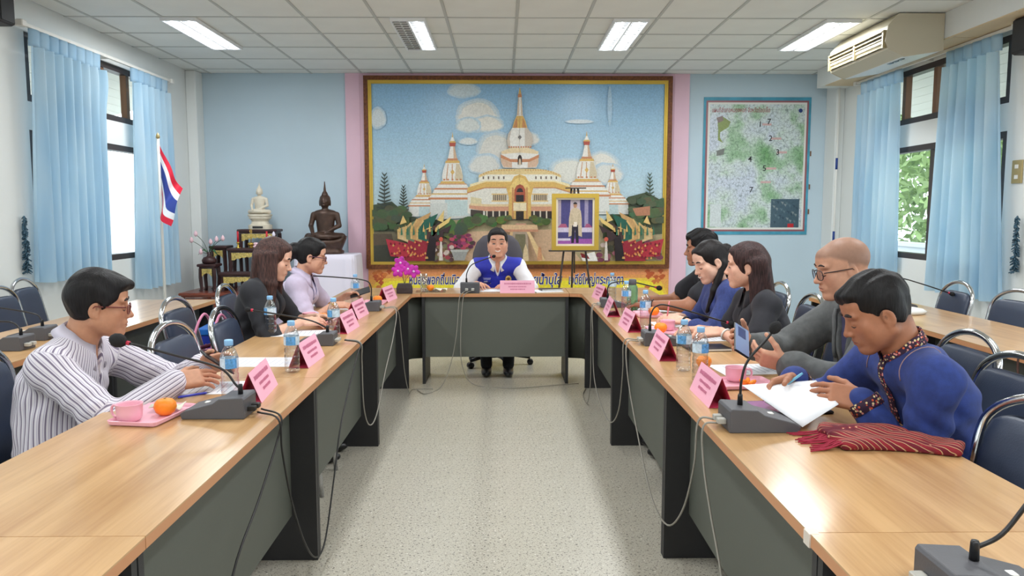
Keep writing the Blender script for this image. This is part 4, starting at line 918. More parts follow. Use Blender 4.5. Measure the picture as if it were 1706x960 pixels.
cableX(.615, [(3.77, .757), (3.70, .583), (3.372, .37), (3.071, .233), (2.773, .243), (2.539, .395), (2.40, .60), (2.36, .757)], 'cable_grey', 'grey microphone cable looping below the two water bottles', (.68, 3.79, .768), (.665, 2.34, .768))
cableX(.615, [(2.30, .757), (2.29, .649), (2.2, .527), (2.069, .391), (1.9, .15), (1.7, .006)], 'cable_grey', 'grey microphone cable hanging below the upright microphone', (.665, 2.30, .768))
tag(MB().tube(bez([(2.5, 3.38, .757), (2.42, 3.40, .775), (2.36, 3.42, .765), (2.345, 3.42, .70), (2.345, 3.36, .4), (2.34, 3.3, .01)], 6), .005, 6).build('cable', 'cable_brown'), 'brown cable over the edge of the bare outer table', 'cable')
# bottles
glass_mat('pet_shell', (.90, .93, .945, 1), .04, .14); glass_mat('water', (.955, .975, .985, 1), .0, .03); mat('label_film', C(204, 222, 236), .35, noise=(90, .2)); mat('label_blue', C(96, 160, 214), .35, noise=(110, .35)); mat('cap_blue', C(140, 190, 232), .4)
glass_mat('clear_glass', (.94, .95, .95, 1), .02, .16)
m_, nt_, b__ = nodes_of('pet_bottle'); setin(b__, col=(.97, .985, 1, 1), rough=.03, trans=1.0, ior=1.09)
m_, nt_, b__ = nodes_of('green_bottle'); setin(b__, col=C(150, 214, 180), rough=.06, trans=.85, ior=1.2)
prof = [(.0, .002), (.022, 0), (.0305, .006), (.031, .018), (.0295, .024), (.031, .030), (.031, .044), (.0295, .050), (.031, .056), (.031, .07), (.029, .076), (.0305, .082), (.0305, .095), (.0285, .102), (.030, .110), (.0312, .118), (.0312, .150), (.030, .158), (.027, .168), (.0205, .182), (.0145, .190), (.0125, .195), (.0125, .20)]
def bottle_proto():
    t = thing('water_bottle', 'x', 'bottle'); MB().lathe(prof, 24).build('bottle_body', 'pet_shell', t)
    MB().lathe([(.0317, .116), (.0317, .152)], 24, caps=False).build('label_wrap', 'label_film', t)
    b_ = MB(); n = 8
    P = [[(.0321*math.cos(a), .0321*math.sin(a), z) for a in np.linspace(-1.0, .25, n)] for z in (.1165, .1515)]; b_.sheet(P); P = [[(.0321*math.cos(a), .0321*math.sin(a), z) for a in np.linspace(2.2, 3.5, n)] for z in (.1165, .1515)]; b_.sheet(P); b_.build('label_print', 'label_blue', t)['kind'] = 'stuff'
    MB().lathe([(.0145, .195), (.0152, .197), (.0152, .212), (.014, .215), (.0, .2155)], 18).build('cap', 'cap_blue', t)
    return t
BT0 = bottle_proto(); bt = [False]
def bottle(x, y, label, rz=0, s=1):
    if not bt[0]: o = BT0; bt[0] = True
    else: o = dup(BT0)
    o.location = (x, y, TZ+.0005); o.rotation_euler = (0, 0, rz); o.scale = (s, s, s); o['label'] = label; o['group'] = 'water bottles'
for x, y, l, r in ((-.965, 2.68, 'water bottle beside the hands of the striped-shirt man', 2.4), (-.875, 3.15, 'water bottle before a pink name sign at the empty seat', 2.0), (-.885, 3.99, 'water bottle standing between two name signs by the black blazer woman', 1.2), (-1.245, 4.09, 'water bottle against the sleeve of the black blazer woman', 1.0), (-1.06, 5.50, 'water bottle by the hands of the lilac woman', 2.2), (.80, 5.60, 'water bottle next to the corner name sign near the black polo man', .5), (.80, 4.95, 'water bottle beside the green bottle', 1.5), (.815, 4.36, 'water bottle behind a name sign in front of the navy blouse woman', 4.3), (.755, 3.16, 'water bottle beside a name sign in front of the black polo woman', 4.5), (.772, 2.958, 'water bottle next to the pink cup of the grey blazer man', 5.6)):
    bottle(x, y, l, r, 1.0)
t = thing('green_bottle', 'green translucent bottle with dark cap beside a water bottle', 'bottle', (.86, 5.07, TZ+.0005)); MB().lathe([(0, .001), (.03, 0), (.036, .006), (.036, .15), (.033, .165), (.024, .178), (.02, .185)], 20).build('bottle_body', 'green_bottle', t); MB().lathe([(.024, .178), (.026, .182), (.026, .21), (.02, .216), (0, .217)], 16).build('cap', 'mic_grey', t)
# name signs
mat('sign_pink', C(244, 178, 200), .55); mat('sign_pink_shade', C(206, 60, 96), .6); mat('sign_ink', C(206, 116, 148), .6)  # inner and rear faces: the pink card's shading put into a redder colour
def sign(x0, y0, x1, y1, label, s, h=.105, clear=None, side=1):
    """folded card; its front bottom edge runs from (x0,y0) to (x1,y1); s=+1 leans to the left of that direction"""
    L = math.hypot(x1-x0, y1-y0); a = math.atan2(y1-y0, x1-x0); t = thing('name_sign', label, 'name sign', (x0, y0, TZ+.0005), a, 'pink name signs')
    w = .085; rg = s*w/2
    for (ya, yb, nm, m_) in ((0, rg, 'front_face', 'sign_pink'), (s*w, rg, 'rear_face', 'sign_pink_shade')):
        MB().sheet([[(0, ya, 0), (L, ya, 0)], [(0, yb, h), (L, yb, h)]], smooth=False).build(nm, m_, t, solid=.0012)
    MB().sheet([[(0, .002*s, .0015), (L, .002*s, .0015)], [(0, s*w-.002*s, .0015), (L, s*w-.002*s, .0015)]], smooth=False).build('floor_flap', 'sign_pink_shade', t, solid=.001)
    rnd = random.Random(int(x0*999+y0*77)); b_ = MB()
    nrm = Vector((0, -s*h, w/2)).normalized()*.0016
    for f, u0, u1, th in ((.74, .12, .88, .05), (.50, .24, .76, .036), (.30, .3, .7, .036)):
        u = u0
        while u < u1:
            du = .012+rnd.random()*.022; hh = th*(1+.5*rnd.random())
            P = [Vector((L*uu, rg*ff, h*ff))+nrm for uu, ff in ((u, f-hh), (u+du, f-hh), (u+du, f+hh), (u, f+hh))]; b_.add(P, [(0, 1, 2, 3)]); u += du+.008
    b_.build('lettering', 'sign_ink', t)['kind'] = 'stuff'
    return t
for a in (((-.84, 2.63), (-.868, 2.92), 'beside the striped-shirt man and his water bottle'), ((-.827, 3.225), (-.824, 3.51), 'beside the water bottle at the empty seat'), ((-.845, 4.137), (-.832, 4.42), 'behind the water bottle of the black blazer woman'), ((-.889, 4.69), (-.874, 4.98), 'between the black blazer woman and the lilac woman'), ((-.843, 5.60), (-.812, 5.88), 'next to the orchid holder'),
          ((.69, 5.95), (.72, 5.68), 'beside the corner water bottle near the black polo man'), ((.668, 5.09), (.655, 4.80), 'in front of the green bottle'), ((.675, 4.46), (.684, 4.17), 'in front of the navy blouse woman'), ((.70, 3.65), (.694, 3.36), 'before the microphone of the black polo woman'), ((.699, 2.82), (.696, 2.54), 'next to the upright microphone')):
    sign(*a[0], *a[1], 'folded pink card name sign ' + a[2], 1)
sign(-.025, 6.225, .258, 6.222, 'wide folded pink name sign in front of the man in the blue vest', 1, .10)
# trays, cups, oranges
mat('melamine_pink', C(240, 180, 196), .3); mat('orange_peel', C(250, 140, 24), .45, bmp=(120, .25), noise=(6, .08)); mat('stem_green', C(90, 110, 50), .7); mat('tea', C(110, 60, 30), .1); mat('wrapper', C(226, 226, 206), .3, noise=(20, .2)); mat('wrapper_green', C(170, 196, 150), .35, noise=(20, .3))
def tray(x, y, rz, label):
    t = thing('tray', label, 'tray', (x, y, TZ+.0005), rz, 'pink melamine trays')
    a, b_ = .125, .085
    def ring(e, z, r=.02):
        out = []
        for cx, cy, a0 in ((a-r, b_-r, 0), (-a+r, b_-r, PI/2), (-a+r, -b_+r, PI), (a-r, -b_+r, 1.5*PI)):
            for k in range(4): an = a0+k*PI/6; out.append((cx+(r-e if r > e else 0)*math.cos(an)-(0 if r > e else (e-r)*math.copysign(1, cx)), cy+(r-e if r > e else 0)*math.sin(an)-(0 if r > e else (e-r)*math.copysign(1, cy)), z))
        return out
    MB().loft([ring(.012, 0), ring(.004, .004), ring(0, .016), ring(.003, .017), ring(.008, .012), ring(.012, .006)], False).build('tray_body', 'melamine_pink', t)
    return t
def cup(x, y, z, rz, label, s=1.0):
    t = thing('cup', label, 'cup', (x, y, z), rz, 'pink cups'); t.scale = (s, s, s)
    MB().lathe([(0, .001), (.026, 0), (.030, .003), (.037, .010), (.039, .03), (.040, .054), (.0415, .056), (.039, .056), (.0375, .05), (.036, .012), (0, .010)], 24).build('cup_body', 'melamine_pink', t)
    MB().tube(bez([(.038, 0, .046), (.056, 0, .047), (.062, 0, .030), (.054, 0, .014), (.038, 0, .013)], 5), .0042, 8).build('handle', 'melamine_pink', t)
    return t
def orange(x, y, z, label, r=.031):
    t = thing('mandarin_orange', label, 'orange', (x, y, z), 0, 'mandarin oranges')
    P = []
    MB().lathe([(r*.05, -.0), (r*.5, .002), (r*.85, r*.32), (r*1.04, r*.8), (r*.96, r*1.2), (r*.7, r*1.5), (r*.3, r*1.62), (r*.06, r*1.57)], 22).build('fruit', 'orange_peel', t); MB().lathe([(.004, r*1.56), (.0045, r*1.6), (.002, r*1.64)], 8).build('stem', 'stem_green', t)
    return t
tray(-1.135, 2.455, 1.42, 'pink tray with cup and orange next to the striped-shirt man'); cup(-1.178, 2.385, TZ+.007, PI*.95, 'pink cup on the tray next to the striped-shirt man', 1.0); orange(-1.095, 2.452, TZ+.007, 'mandarin orange on the tray next to the striped-shirt man', .034)
t = thing('snack_packet', 'crumpled pale snack wrapper on the tray beside the orange', 'wrapper', (-1.12, 2.515, TZ+.0175)); MB().sheet([[(i*.02-.045, j*.02-.03, .004+.008*math.sin(i*2.1+j*1.3)) for j in range(4)] for i in range(6)]).build('wrapper', 'wrapper', t, solid=.002)
tray(-1.10, 4.60, FW, 'pink tray in front of the woman in the black blazer'); cup(-1.155, 4.56, TZ+.007, 2.6, 'pink cup on the tray of the black blazer woman'); orange(-1.075, 4.545, TZ+.007, 'mandarin orange on the tray of the black blazer woman', .034)
t = thing('snack_packet', 'small pale green snack packet behind the orange of the black blazer woman', 'wrapper', (-1.08, 4.635, TZ+.0175)); MB().sheet([[(i*.016-.04, j*.018-.025, .004+.006*math.sin(i*1.7+j*2)) for j in range(4)] for i in range(6)]).build('wrapper', 'wrapper_green', t, solid=.002)
tray(-.93, 5.50, FW, 'pink tray near the corner by the woman in lilac'); orange(-.905, 5.52, TZ+.007, 'mandarin orange on the tray near the orchid holder', .032)
tray(.93, 4.86, FW, 'pink tray in front of the man in the black polo'); orange(.955, 4.82, TZ+.007, 'mandarin orange on the tray beside the navy blouse woman', .034)
tray(.885, 4.18, FW, 'pink tray between the navy blouse woman and the black polo woman'); orange(.857, 4.125, TZ+.007, 'mandarin orange on the tray behind the long microphone', .034); cup(.915, 4.215, TZ+.007, 2.0, 'pink cup on the tray behind the long microphone')
tray(.905, 2.885, .1, 'pink tray with peeled orange beside the man in blue'); cup(.905, 2.93, TZ+.007, 0, 'pink cup on the tray beside the peeled orange', 1.0); orange(.855, 3.215, TZ+.0005, 'mandarin orange on the table behind the two water bottles', .032)
t = thing('orange_peel_piece', 'opened mandarin peel with segments on the tray beside the man in blue', 'orange', (.925, 2.845, TZ+.0075))
for k in range(5): a = k*1.26; MB().ball((.018*math.cos(a), .018*math.sin(a), .012+.004*(k % 2)), (.017, .009, .009), 10, 6, R=Matrix.Rotation(a, 3, 'Z') @ Matrix.Rotation(-.6, 3, 'Y')).build('peel_segment', 'orange_peel', t)
# papers, pens, devices
mat('paper_white', C(236, 238, 242), .6); mat('paper_print', C(150, 156, 170), .6); mat('pen_blue', C(40, 50, 170), .35); mat('pen_light', C(120, 190, 220), .3); mat('pen_pink', C(240, 140, 150), .35)
def paper(x, y, rz, label, w=.21, l=.297, n=1, lines=True, z=0):
    t = thing('paper_sheet', label, 'paper', (x, y, TZ+.0006+z), rz, 'papers on the tables')
    MB().box((-w/2, -l/2, 0), (w/2, l/2, .0012*n)).build('sheet', 'paper_white', t)
    if lines:
        b_ = MB()
        for k in range(9): b_.box((-w*.38, l*.38-k*l*.085, .0012*n), (w*(.38-.2*((k*7) % 3)/3), l*.38-k*l*.085-.003, .0012*n+.0003))
        b_.build('text_lines', 'paper_print', t)['kind'] = 'stuff'
paper(-1.10, 2.86, FW+.1, 'printed sheet under the forearms of the striped-shirt man'); paper(-1.06, 3.36, FW, 'printed sheet lying before the empty chair'); paper(-1.10, 4.17, FW+.1, 'printed sheet in front of the woman in the black blazer')
paper(-1.02, 5.27, FW-.2, 'papers beneath the hands of the woman in lilac', n=3); paper(1.02, 5.12, FE+.1, 'papers in front of the man in the black polo', n=3); paper(1.03, 4.47, FE, 'printed sheet before the navy blouse woman'); paper(1.04, 3.97, FE+.2, 'printed sheet beneath the hands of the black polo woman', n=2)
paper(1.04, 3.18, FE+.1, 'printed sheet in front of the man in the grey blazer'); paper(-.10, 6.43, .05, 'white paper beside the wide name sign on the head table', .20, .2, lines=False, n=2); paper(.36, 6.38, .3, 'white papers under a dark folder on the head table', .24, .2, 3, False)
t = thing('folder', 'small dark folder on white papers on the head table', 'folder', (.40, 6.42, TZ+.0045), .2); MB().cbox((-.09, -.06, 0), (.09, .06, .014), .003).build('cover', 'plastic_black', t); MB().box((-.088, -.0615, .003), (.088, -.06, .011)).build('pages', 'off_white', t)
def pen(a, b_, m, label, cat='pen'):
    a, b_ = Vector(a), Vector(b_); t = thing('pen', label, cat, a, 0, 'pens'); d = b_-a; L = d.length; u = d/L
    MB().tube([u*.012, u*.018, u*(L*.9), u*L], [.003, .0045, .0045, .0035], 8).build('barrel', m, t); MB().tube([(0, 0, 0), u*.013], [.0008, .003], 8).build('tip', 'mic_grey', t); return t
pen((-1.07, 2.765, TZ+.007), (-1.155, 2.69, TZ+.007), 'pen_blue', 'blue pen on the sheet by the striped-shirt cuff')
t = thing('tablet', 'dark tablet with purple screen under the raised paper of the man in blue', 'tablet', (.955, 2.53, TZ+.0005), .12); MB().cbox((-.125, -.085, 0), (.125, .085, .010), .003).build('case', 'plastic_black', t)
mat('screen_purple', C(170, 130, 180), .15); MB().box((-.115, -.075, .010), (.115, .075, .0105)).build('screen', 'screen_purple', t); MB().box((-.05, -.06, .0105), (.0, .06, .0107)).build('screen_panel', 'office_grey', t)
t = thing('notebook', 'dark notebook lying before the woman in the black polo', 'notebook', (.985, 3.66, TZ+.0005), .1); MB().cbox((-.10, -.07, 0), (.10, .07, .014), .003).build('cover', 'plastic_black', t); MB().box((-.098, -.0715, .003), (.098, -.07, .011)).build('pages', 'off_white', t)
# head table: orchid holder, glass, tray
mat('holder_brown', C(58, 46, 46), .5, noise=(20, .2)); mat('orchid', C(196, 40, 170), .5, noise=(30, .35)); mat('orchid_pale', C(240, 200, 236), .5); mat('stem_dark', C(60, 70, 50), .6)
t = thing('orchid_holder', 'dark box with purple orchid blooms on the corner table', 'flower arrangement', (-.80, 6.22, TZ+.0005), .1)
MB().loft([[(x*sx, y*sx, z) for x, y in ((-.065, -.03), (.065, -.03), (.065, .03), (-.065, .03))] for z, sx in ((0, .95), (.01, 1), (.045, 1), (.075, .86), (.082, .8))]).build('box', 'holder_brown', t)
for k, (x, z) in enumerate(((-.03, .25), (.03, .20), (.075, .18), (-.05, .185))):
    MB().tube(bez([(0, 0, .07), (x*.3, 0, .13), (x, -.01, z)], 4), .0018, 5).build('stem', 'stem_dark', t)
    f_ = MB()
    for p in range(5):
        a = p*2*PI/5+k*.5; R = Matrix.Rotation(-a, 3, 'Y') @ Matrix.Rotation(.35, 3, 'X'); c_ = Vector((x, -.02, z))+Vector((.026*math.cos(a), 0, .026*math.sin(a)))
        f_.ball(c_, (.030, .006, .021), 10, 6, R=Matrix.Rotation(-a, 3, 'Y'))
    fb = f_.build('bloom', 'orchid', t); MB().ball((x, -.028, z), (.010, .012, .010), 8, 6).build('lip', 'orchid_pale', fb)
t = thing('drinking_glass', 'tall clear drinking glass on the head table tray', 'glass', (-.655, 6.33, TZ+.012)); MB().lathe([(.026, 0), (.028, .003), (.031, .14), (.0295, .14), (.027, .008), (.0, .008)], 22).build('glass', 'clear_glass', t)
t = thing('clear_tray', 'clear glass tray on the head table', 'tray', (-.60, 6.33, TZ+.0005)); MB().cbox((-.12, -.06, 0), (.13, .06, .010), .004).build('plate', 'clear_glass', t)
orange(-.60, 6.33, TZ+.011, 'mandarin orange beside the tall drinking glass', .03); t = thing('snack_packet', 'clear plastic snack packet beside the tall drinking glass', 'wrapper', (-.52, 6.32, TZ+.012)); MB().sheet([[(i*.018-.05, j*.02-.03, .012+.010*math.sin(i*1.7+j*2)) for j in range(4)] for i in range(7)]).build('wrapper', 'wrapper', t, solid=.002)
# woven shawl
def shawl_mat():
    m, nt, b = nodes_of('shawl_weave'); setin(b, rough=.85)
    co = coords(nt, (1, 1, 1)); v = N(nt, 'ShaderNodeTexVoronoi', feature='F1', distance='MANHATTAN'); v.inputs['Scale'].default_value = 46; v.inputs['Randomness'].default_value = .35; nt.links.new(co, v.inputs[0])
    w1 = N(nt, 'ShaderNodeTexWave', wave_type='BANDS', bands_direction='DIAGONAL'); w1.inputs['Scale'].default_value = 18; w1.inputs['Distortion'].default_value = 3; w1.inputs['Detail'].default_value = 1; nt.links.new(co, w1.inputs[0])
    r1 = ramp(nt, [(.0, C(226, 196, 150)), (.24, C(214, 170, 130)), (.30, C(128, 26, 40)), (.6, C(96, 18, 36))]); nt.links.new(v.outputs[0], r1.inputs[0])
    r2 = ramp(nt, [(.40, C(140, 30, 44)), (.52, C(206, 176, 132)), (.62, C(206, 176, 132)), (.7, C(110, 22, 40))]); nt.links.new(w1.outputs[0], r2.inputs[0])
    n = N(nt, 'ShaderNodeTexNoise'); n.inputs['Scale'].default_value = 9; nt.links.new(co, n.inputs[0]); rn = ramp(nt, [(.46, (0, 0, 0, 1)), (.54, (1, 1, 1, 1))]); nt.links.new(n.outputs[0], rn.inputs[0])
    mx = N(nt, 'ShaderNodeMix', data_type='RGBA'); nt.links.new(rn.outputs[0], mx.inputs[0]); nt.links.new(r1.outputs[0], mx.inputs[6]); nt.links.new(r2.outputs[0], mx.inputs[7]); nt.links.new(mx.outputs[2], b.inputs['Base Color'])
shawl_mat(); mat('fringe_red', C(150, 24, 52), .8)
t = thing('woven_shawl', 'folded red and cream woven shawl with fringe on the table edge', 'shawl', (.93, 2.15, TZ+.0005))
F_ = Fd((-.02, -.22, -.01), (.42, .2, .12), .005)
F_.add(rbox((.13, .00, .016), (.12, .085, .016), .014)).add(rbox((.23, -.055, .014), (.11, .055, .014), .012, Matrix.Rotation(-.38, 3, 'Z')), .02).add(ell((.11, .02, .026), (.11, .06, .016)), .02).add(ell((.25, -.06, .022), (.09, .035, .014), Matrix.Rotation(-.4, 3, 'Z')), .02)
F_.each(lambda X, Y, Z: (.0035*np.sin(40*X+26*Y+3*np.sin(30*Y))*np.clip(Z/.02, 0, 1)+.0025*np.sin(70*Y-20*X)*np.clip(Z/.02, 0, 1)).astype(np.float32)); F_.d = np.maximum(F_.d, .0005-F_.ax[2][None, None, :])
me_, _ = F_.mesh('cloth'); obj('cloth', me_, 'shawl_weave', t)
b_ = MB(); rnd = random.Random(5)
for k in range(34):
    y0 = -.075+k*.0045; L = .05+rnd.random()*.035; a = PI+.35*math.sin(k*.35)+rnd.uniform(-.12, .12)
    b_.tube(bez([(.018, y0, .022), (.0, y0+rnd.uniform(-.004, .004), .014), (.01+L*.6*math.cos(a), y0+L*.6*math.sin(a), .006), (.0+L*math.cos(a), y0+L*math.sin(a)+rnd.uniform(-.006, .006), .004)], 3), .0022, 5)
b_.build('fringe', 'fringe_red', t)['kind'] = 'stuff'
# flower pot and blue box on the outer table
mat('clay', C(150, 110, 86), .7); mat('petal_pink', C(226, 60, 120), .5, noise=(25, .25)); mat('petal_pale', C(244, 170, 200), .5); mat('leaf_dark', C(50, 100, 56), .55, noise=(10, .2)); mat('box_blue', C(34, 56, 170), .45)
t = thing('flower_pot', 'small clay pot of pink flowers on the outer table', 'plant', (2.66, 5.60, TZ+.0005)); MB().lathe([(.04, 0), (.045, .004), (.06, .07), (.065, .085), (.058, .085), (.05, .075), (0, .07)], 18).build('pot', 'clay', t)
rnd = random.Random(11)
for k in range(7):
    a = k*.9; r = .05*rnd.random()+.025*(k % 3); c_ = (r*math.cos(a)*1.4, r*math.sin(a), .15+.05*rnd.random()+(.05 if k == 3 else 0)); f_ = MB()
    for p in range(6): q = p*PI/3+k; f_.ball((c_[0]+.02*math.cos(q), c_[1]+.02*math.sin(q), c_[2]+.006*(p % 2)), (.022, .013, .006), 8, 5, R=Matrix.Rotation(q, 3, 'Z') @ Matrix.Rotation(-.7, 3, 'Y'))
    f_.build('flower', 'petal_pale' if k == 3 else 'petal_pink', t)
for k in range(16):
    a = k*.7; L = .09+.04*rnd.random(); d = Vector((math.cos(a), math.sin(a), 0)); s_ = Vector((-d.y, d.x, 0))
    MB().sheet([[Vector((0, 0, .08))-s_*.004, Vector((0, 0, .08))+s_*.004], [d*L*.5-s_*.013+Vector((0, 0, .13)), d*L*.5+s_*.013+Vector((0, 0, .13))], [d*L-s_*.002+Vector((0, 0, .11)), d*L+s_*.002+Vector((0, 0, .11))]]).build('leaf', 'leaf_dark', t, solid=.0015)
t = thing('file_tray', 'shallow blue plastic tray beyond the flower pot', 'tray', (2.83, 5.80, TZ+.0005), -.15)
MB().box((-.13, -.09, 0), (.13, .09, .006)).build('bottom', 'box_blue', t)
for lo, hi in (((-.13, -.09, .006), (.13, -.084, .05)), ((-.13, .084, .006), (.13, .09, .05)), ((-.13, -.084, .006), (-.124, .084, .05)), ((.124, -.084, .006), (.13, .084, .05))): MB().box(lo, hi).build('side', 'box_blue', t)
t = thing('cloth_bundle', 'grey-white folded cloth on the outer table behind the blue collar', 'cloth', (2.62, 4.92, TZ+.0005)); MB().lathe([(.0, .0), (.09, .002), (.10, .02), (.08, .035), (.04, .045), (0, .046)], 18, sx=1.3, sy=.8).build('fold', 'wall_white', t)
# woven basket bag and blue box on the chair
mat('basket_pink', C(206, 130, 160), .6); mat('basket_dark', C(84, 32, 54), .6); mat('chair_blue', C(30, 110, 200), .5)
t = thing('basket_bag', 'pink and maroon woven basket bag with two handles behind the empty chair', 'bag', (-1.53, 4.03, .49), 1.3)
for k in range(9):
    z = .005+k*.024; b_ = MB(); n = 28
    P = []
    for zz in (z, z+.02): P.append([((.10+.15*zz*.3)*math.copysign(abs(math.cos(2*PI*i/n))**.7, math.cos(2*PI*i/n)) + .0, (.055+.05*zz)*math.copysign(abs(math.sin(2*PI*i/n))**.7, math.sin(2*PI*i/n))+.0025*(1 if (i+k) % 2 else -1), zz) for i in range(n+1)])
    b_.sheet(P).build('strand', 'basket_pink' if k % 2 else 'basket_dark', t, solid=.003)
MB().box((-.09, -.045, 0), (.09, .045, .004)).build('bottom', 'basket_dark', t)
for k in range(14):
    a = 2*PI*k/14; MB().tube([(.104*math.cos(a), .06*math.sin(a), .0), (.112*math.cos(a), .068*math.sin(a), .22)], .004, 5).build('upright', 'basket_dark' if k % 2 else 'basket_pink', t)
for s_ in (-1, 1): MB().tube(bez([(-.085, s_*.05, .20), (-.07, s_*.055, .30), (0, s_*.05, .385), (.07, s_*.055, .30), (.085, s_*.05, .20)], 6), .007, 8).build('handle', 'basket_pink', t)
t = thing('storage_box', 'tall blue plastic box standing behind the woven basket bag', 'box', (-2.0, 5.5, .0), .1)
MB().loft([[(x*s_, y*s_, z) for x, y in ((-.14, -.16), (.14, -.16), (.14, .16), (-.14, .16))] for z, s_ in ((.0, .9), (.55, 1.0))]).build('body', 'box_blue', t); MB().cbox((-.15, -.17, .55), (.15, .17, .60), .008).build('lid', 'chair_blue', t)

t = thing('blue_bag', 'round bright blue bag hung on the chair behind the black polo woman', 'bag', (1.86, 4.05, .62)); MB().ball((0, 0, .12), (.06, .13, .13), 16, 10).build('bag_body', 'chair_blue', t); MB().tube(bez([(0, -.09, .20), (0, -.05, .29), (0, .05, .29), (0, .09, .20)], 5), .006, 6).build('strap', 'plastic_black', t)
# ================================================================== flag
mat_vcol('flag_cloth', .7)
t = thing('national_flag', 'red white and blue striped flag hanging from a white pole', 'flag', (-3.28, 7.45, 0))
MB().lathe([(.16, 0), (.16, .02), (.05, .05), (.02, .06)], 20).build('base', 'off_white', t); MB().tube([(0, 0, .05), (0, 0, 2.10)], .013, 10).build('pole', 'off_white', t); MB().lathe([(.008, 2.10), (.02, 2.115), (.014, 2.14), (.002, 2.16)], 12).build('finial', 'gold_plate', t)
P = []; cols = [C(220, 26, 58), C(238, 238, 240), C(44, 66, 150), C(44, 66, 150), C(238, 238, 240), C(220, 26, 58)]
b_ = MB(); nu = 36
for i in range(nu+1):                                      # i runs across the stripes (hoist height), j along the fly, hanging in folds
    f = i/nu; row = []
    for j in range(21):
        g = j/20
        x = .015+.20*g-.10*g*f+.05*math.sin(6*g+2*f)*g; z = 2.04-.46*f-.40*g*(1-.25*f)-.06*math.sin(3*g); y = -.10*g+.20*g*(1-f)*math.sin(2.5*g)-.12*g*f+.04*math.sin(9*g+5*f)*g
        row.append((x, y, z))
    P.append(row)
for i in range(nu):
    c_ = cols[min(5, int(i/nu*6))]
    b_.sheet([P[i], P[i+1]], col=c_)
b_.build('cloth', 'flag_cloth', t)
# ================================================================== altar and statues
mat_wood('altar_red', C(92, 40, 26), C(130, 60, 38), 0, .35); mat('altar_dark', C(62, 36, 36), .4, noise=(8, .15)); mat('gold_carving', C(212, 188, 110), .4, metal=.35, noise=(70, .4), bmp=(80, 1.0)); mat('statue_white', C(216, 206, 186), .5, noise=(12, .1), bmp=(50, .2)); mat('statue_bronze', C(74, 54, 44), .4, metal=.35, noise=(14, .35), bmp=(40, .2)); mat('cloth_white', C(232, 226, 240), .75); mat('candle_red', C(200, 24, 44), .45); mat('brass', C(214, 178, 84), .25, metal=.8); mat('lotus_pink', C(240, 200, 208), .55)
def altar_table(x, y, w, d, z0, z1, label, apron=True, legs='altar_dark', name='altar_table'):
    t = thing(name, label, 'table', (x, y, z0), 0, 'altar tables'); h = z1-z0
    MB().cbox((-w/2, -d/2, h-.03), (w/2, d/2, h), .006).build('top', legs, t); MB().box((-w/2+.02, -d/2+.02, h-.05), (w/2-.02, d/2-.02, h-.03)).build('frieze', legs, t)
    for sx in (-1, 1):
        for sy in (-1, 1):
            xx, yy = sx*(w/2-.035), sy*(d/2-.035); MB().tube([(xx, yy, h-.05), (xx+sx*.008, yy, h*.5), (xx, yy, .03), (xx+sx*.012, yy+sy*.005, 0)], [.026, .022, .018, .024], 4, smooth=False).build('leg', legs, t)
    if apron:
        b_ = MB(); n = 16; P = []
        top = [(-w/2+.05+(w-.1)*i/n, -d/2+.018, h-.052) for i in range(n+1)]; bot = [(-w/2+.05+(w-.1)*i/n, -d/2+.018, h-.052-.085*(1-.5*abs(math.sin(PI*i/n))**.8)-.012*(i % 2)) for i in range(n+1)]
        b_.sheet([top, bot], smooth=False).build('carved_apron', 'gold_carving', t, solid=.008)
    return t
AX = -2.86; AY = 8.86
t = altar_table(-3.0, 8.83, 1.12, .84, 0, .52, 'low red-brown wooden table carrying the altar steps', False, 'altar_red'); 
MB().box((-.51, -.36, .18), (.51, .36, .20)).build('shelf', 'altar_red', t)
MB().box((-.49, -.40, .36), (.49, -.385, .46)).build('front_rail', 'altar_red', t)
altar_table(AX+.02, 8.655, .66, .19, .5205, .735, 'lowest carved dark altar table with gold apron'); altar_table(AX+.0, 8.86, .56, .205, .5205, .995, 'middle carved dark altar table holding the candles'); altar_table(AX+.0, 9.105, .46, .27, .5205, 1.205, 'tallest carved dark altar table under the white statue')
altar_table(-3.30, 8.66, .21, .21, .5205, .828, 'small dark altar side stand holding the vase'); altar_table(-3.26, 8.93, .20, .24, .5205, 1.02, 'dark altar side stand beside the candles')
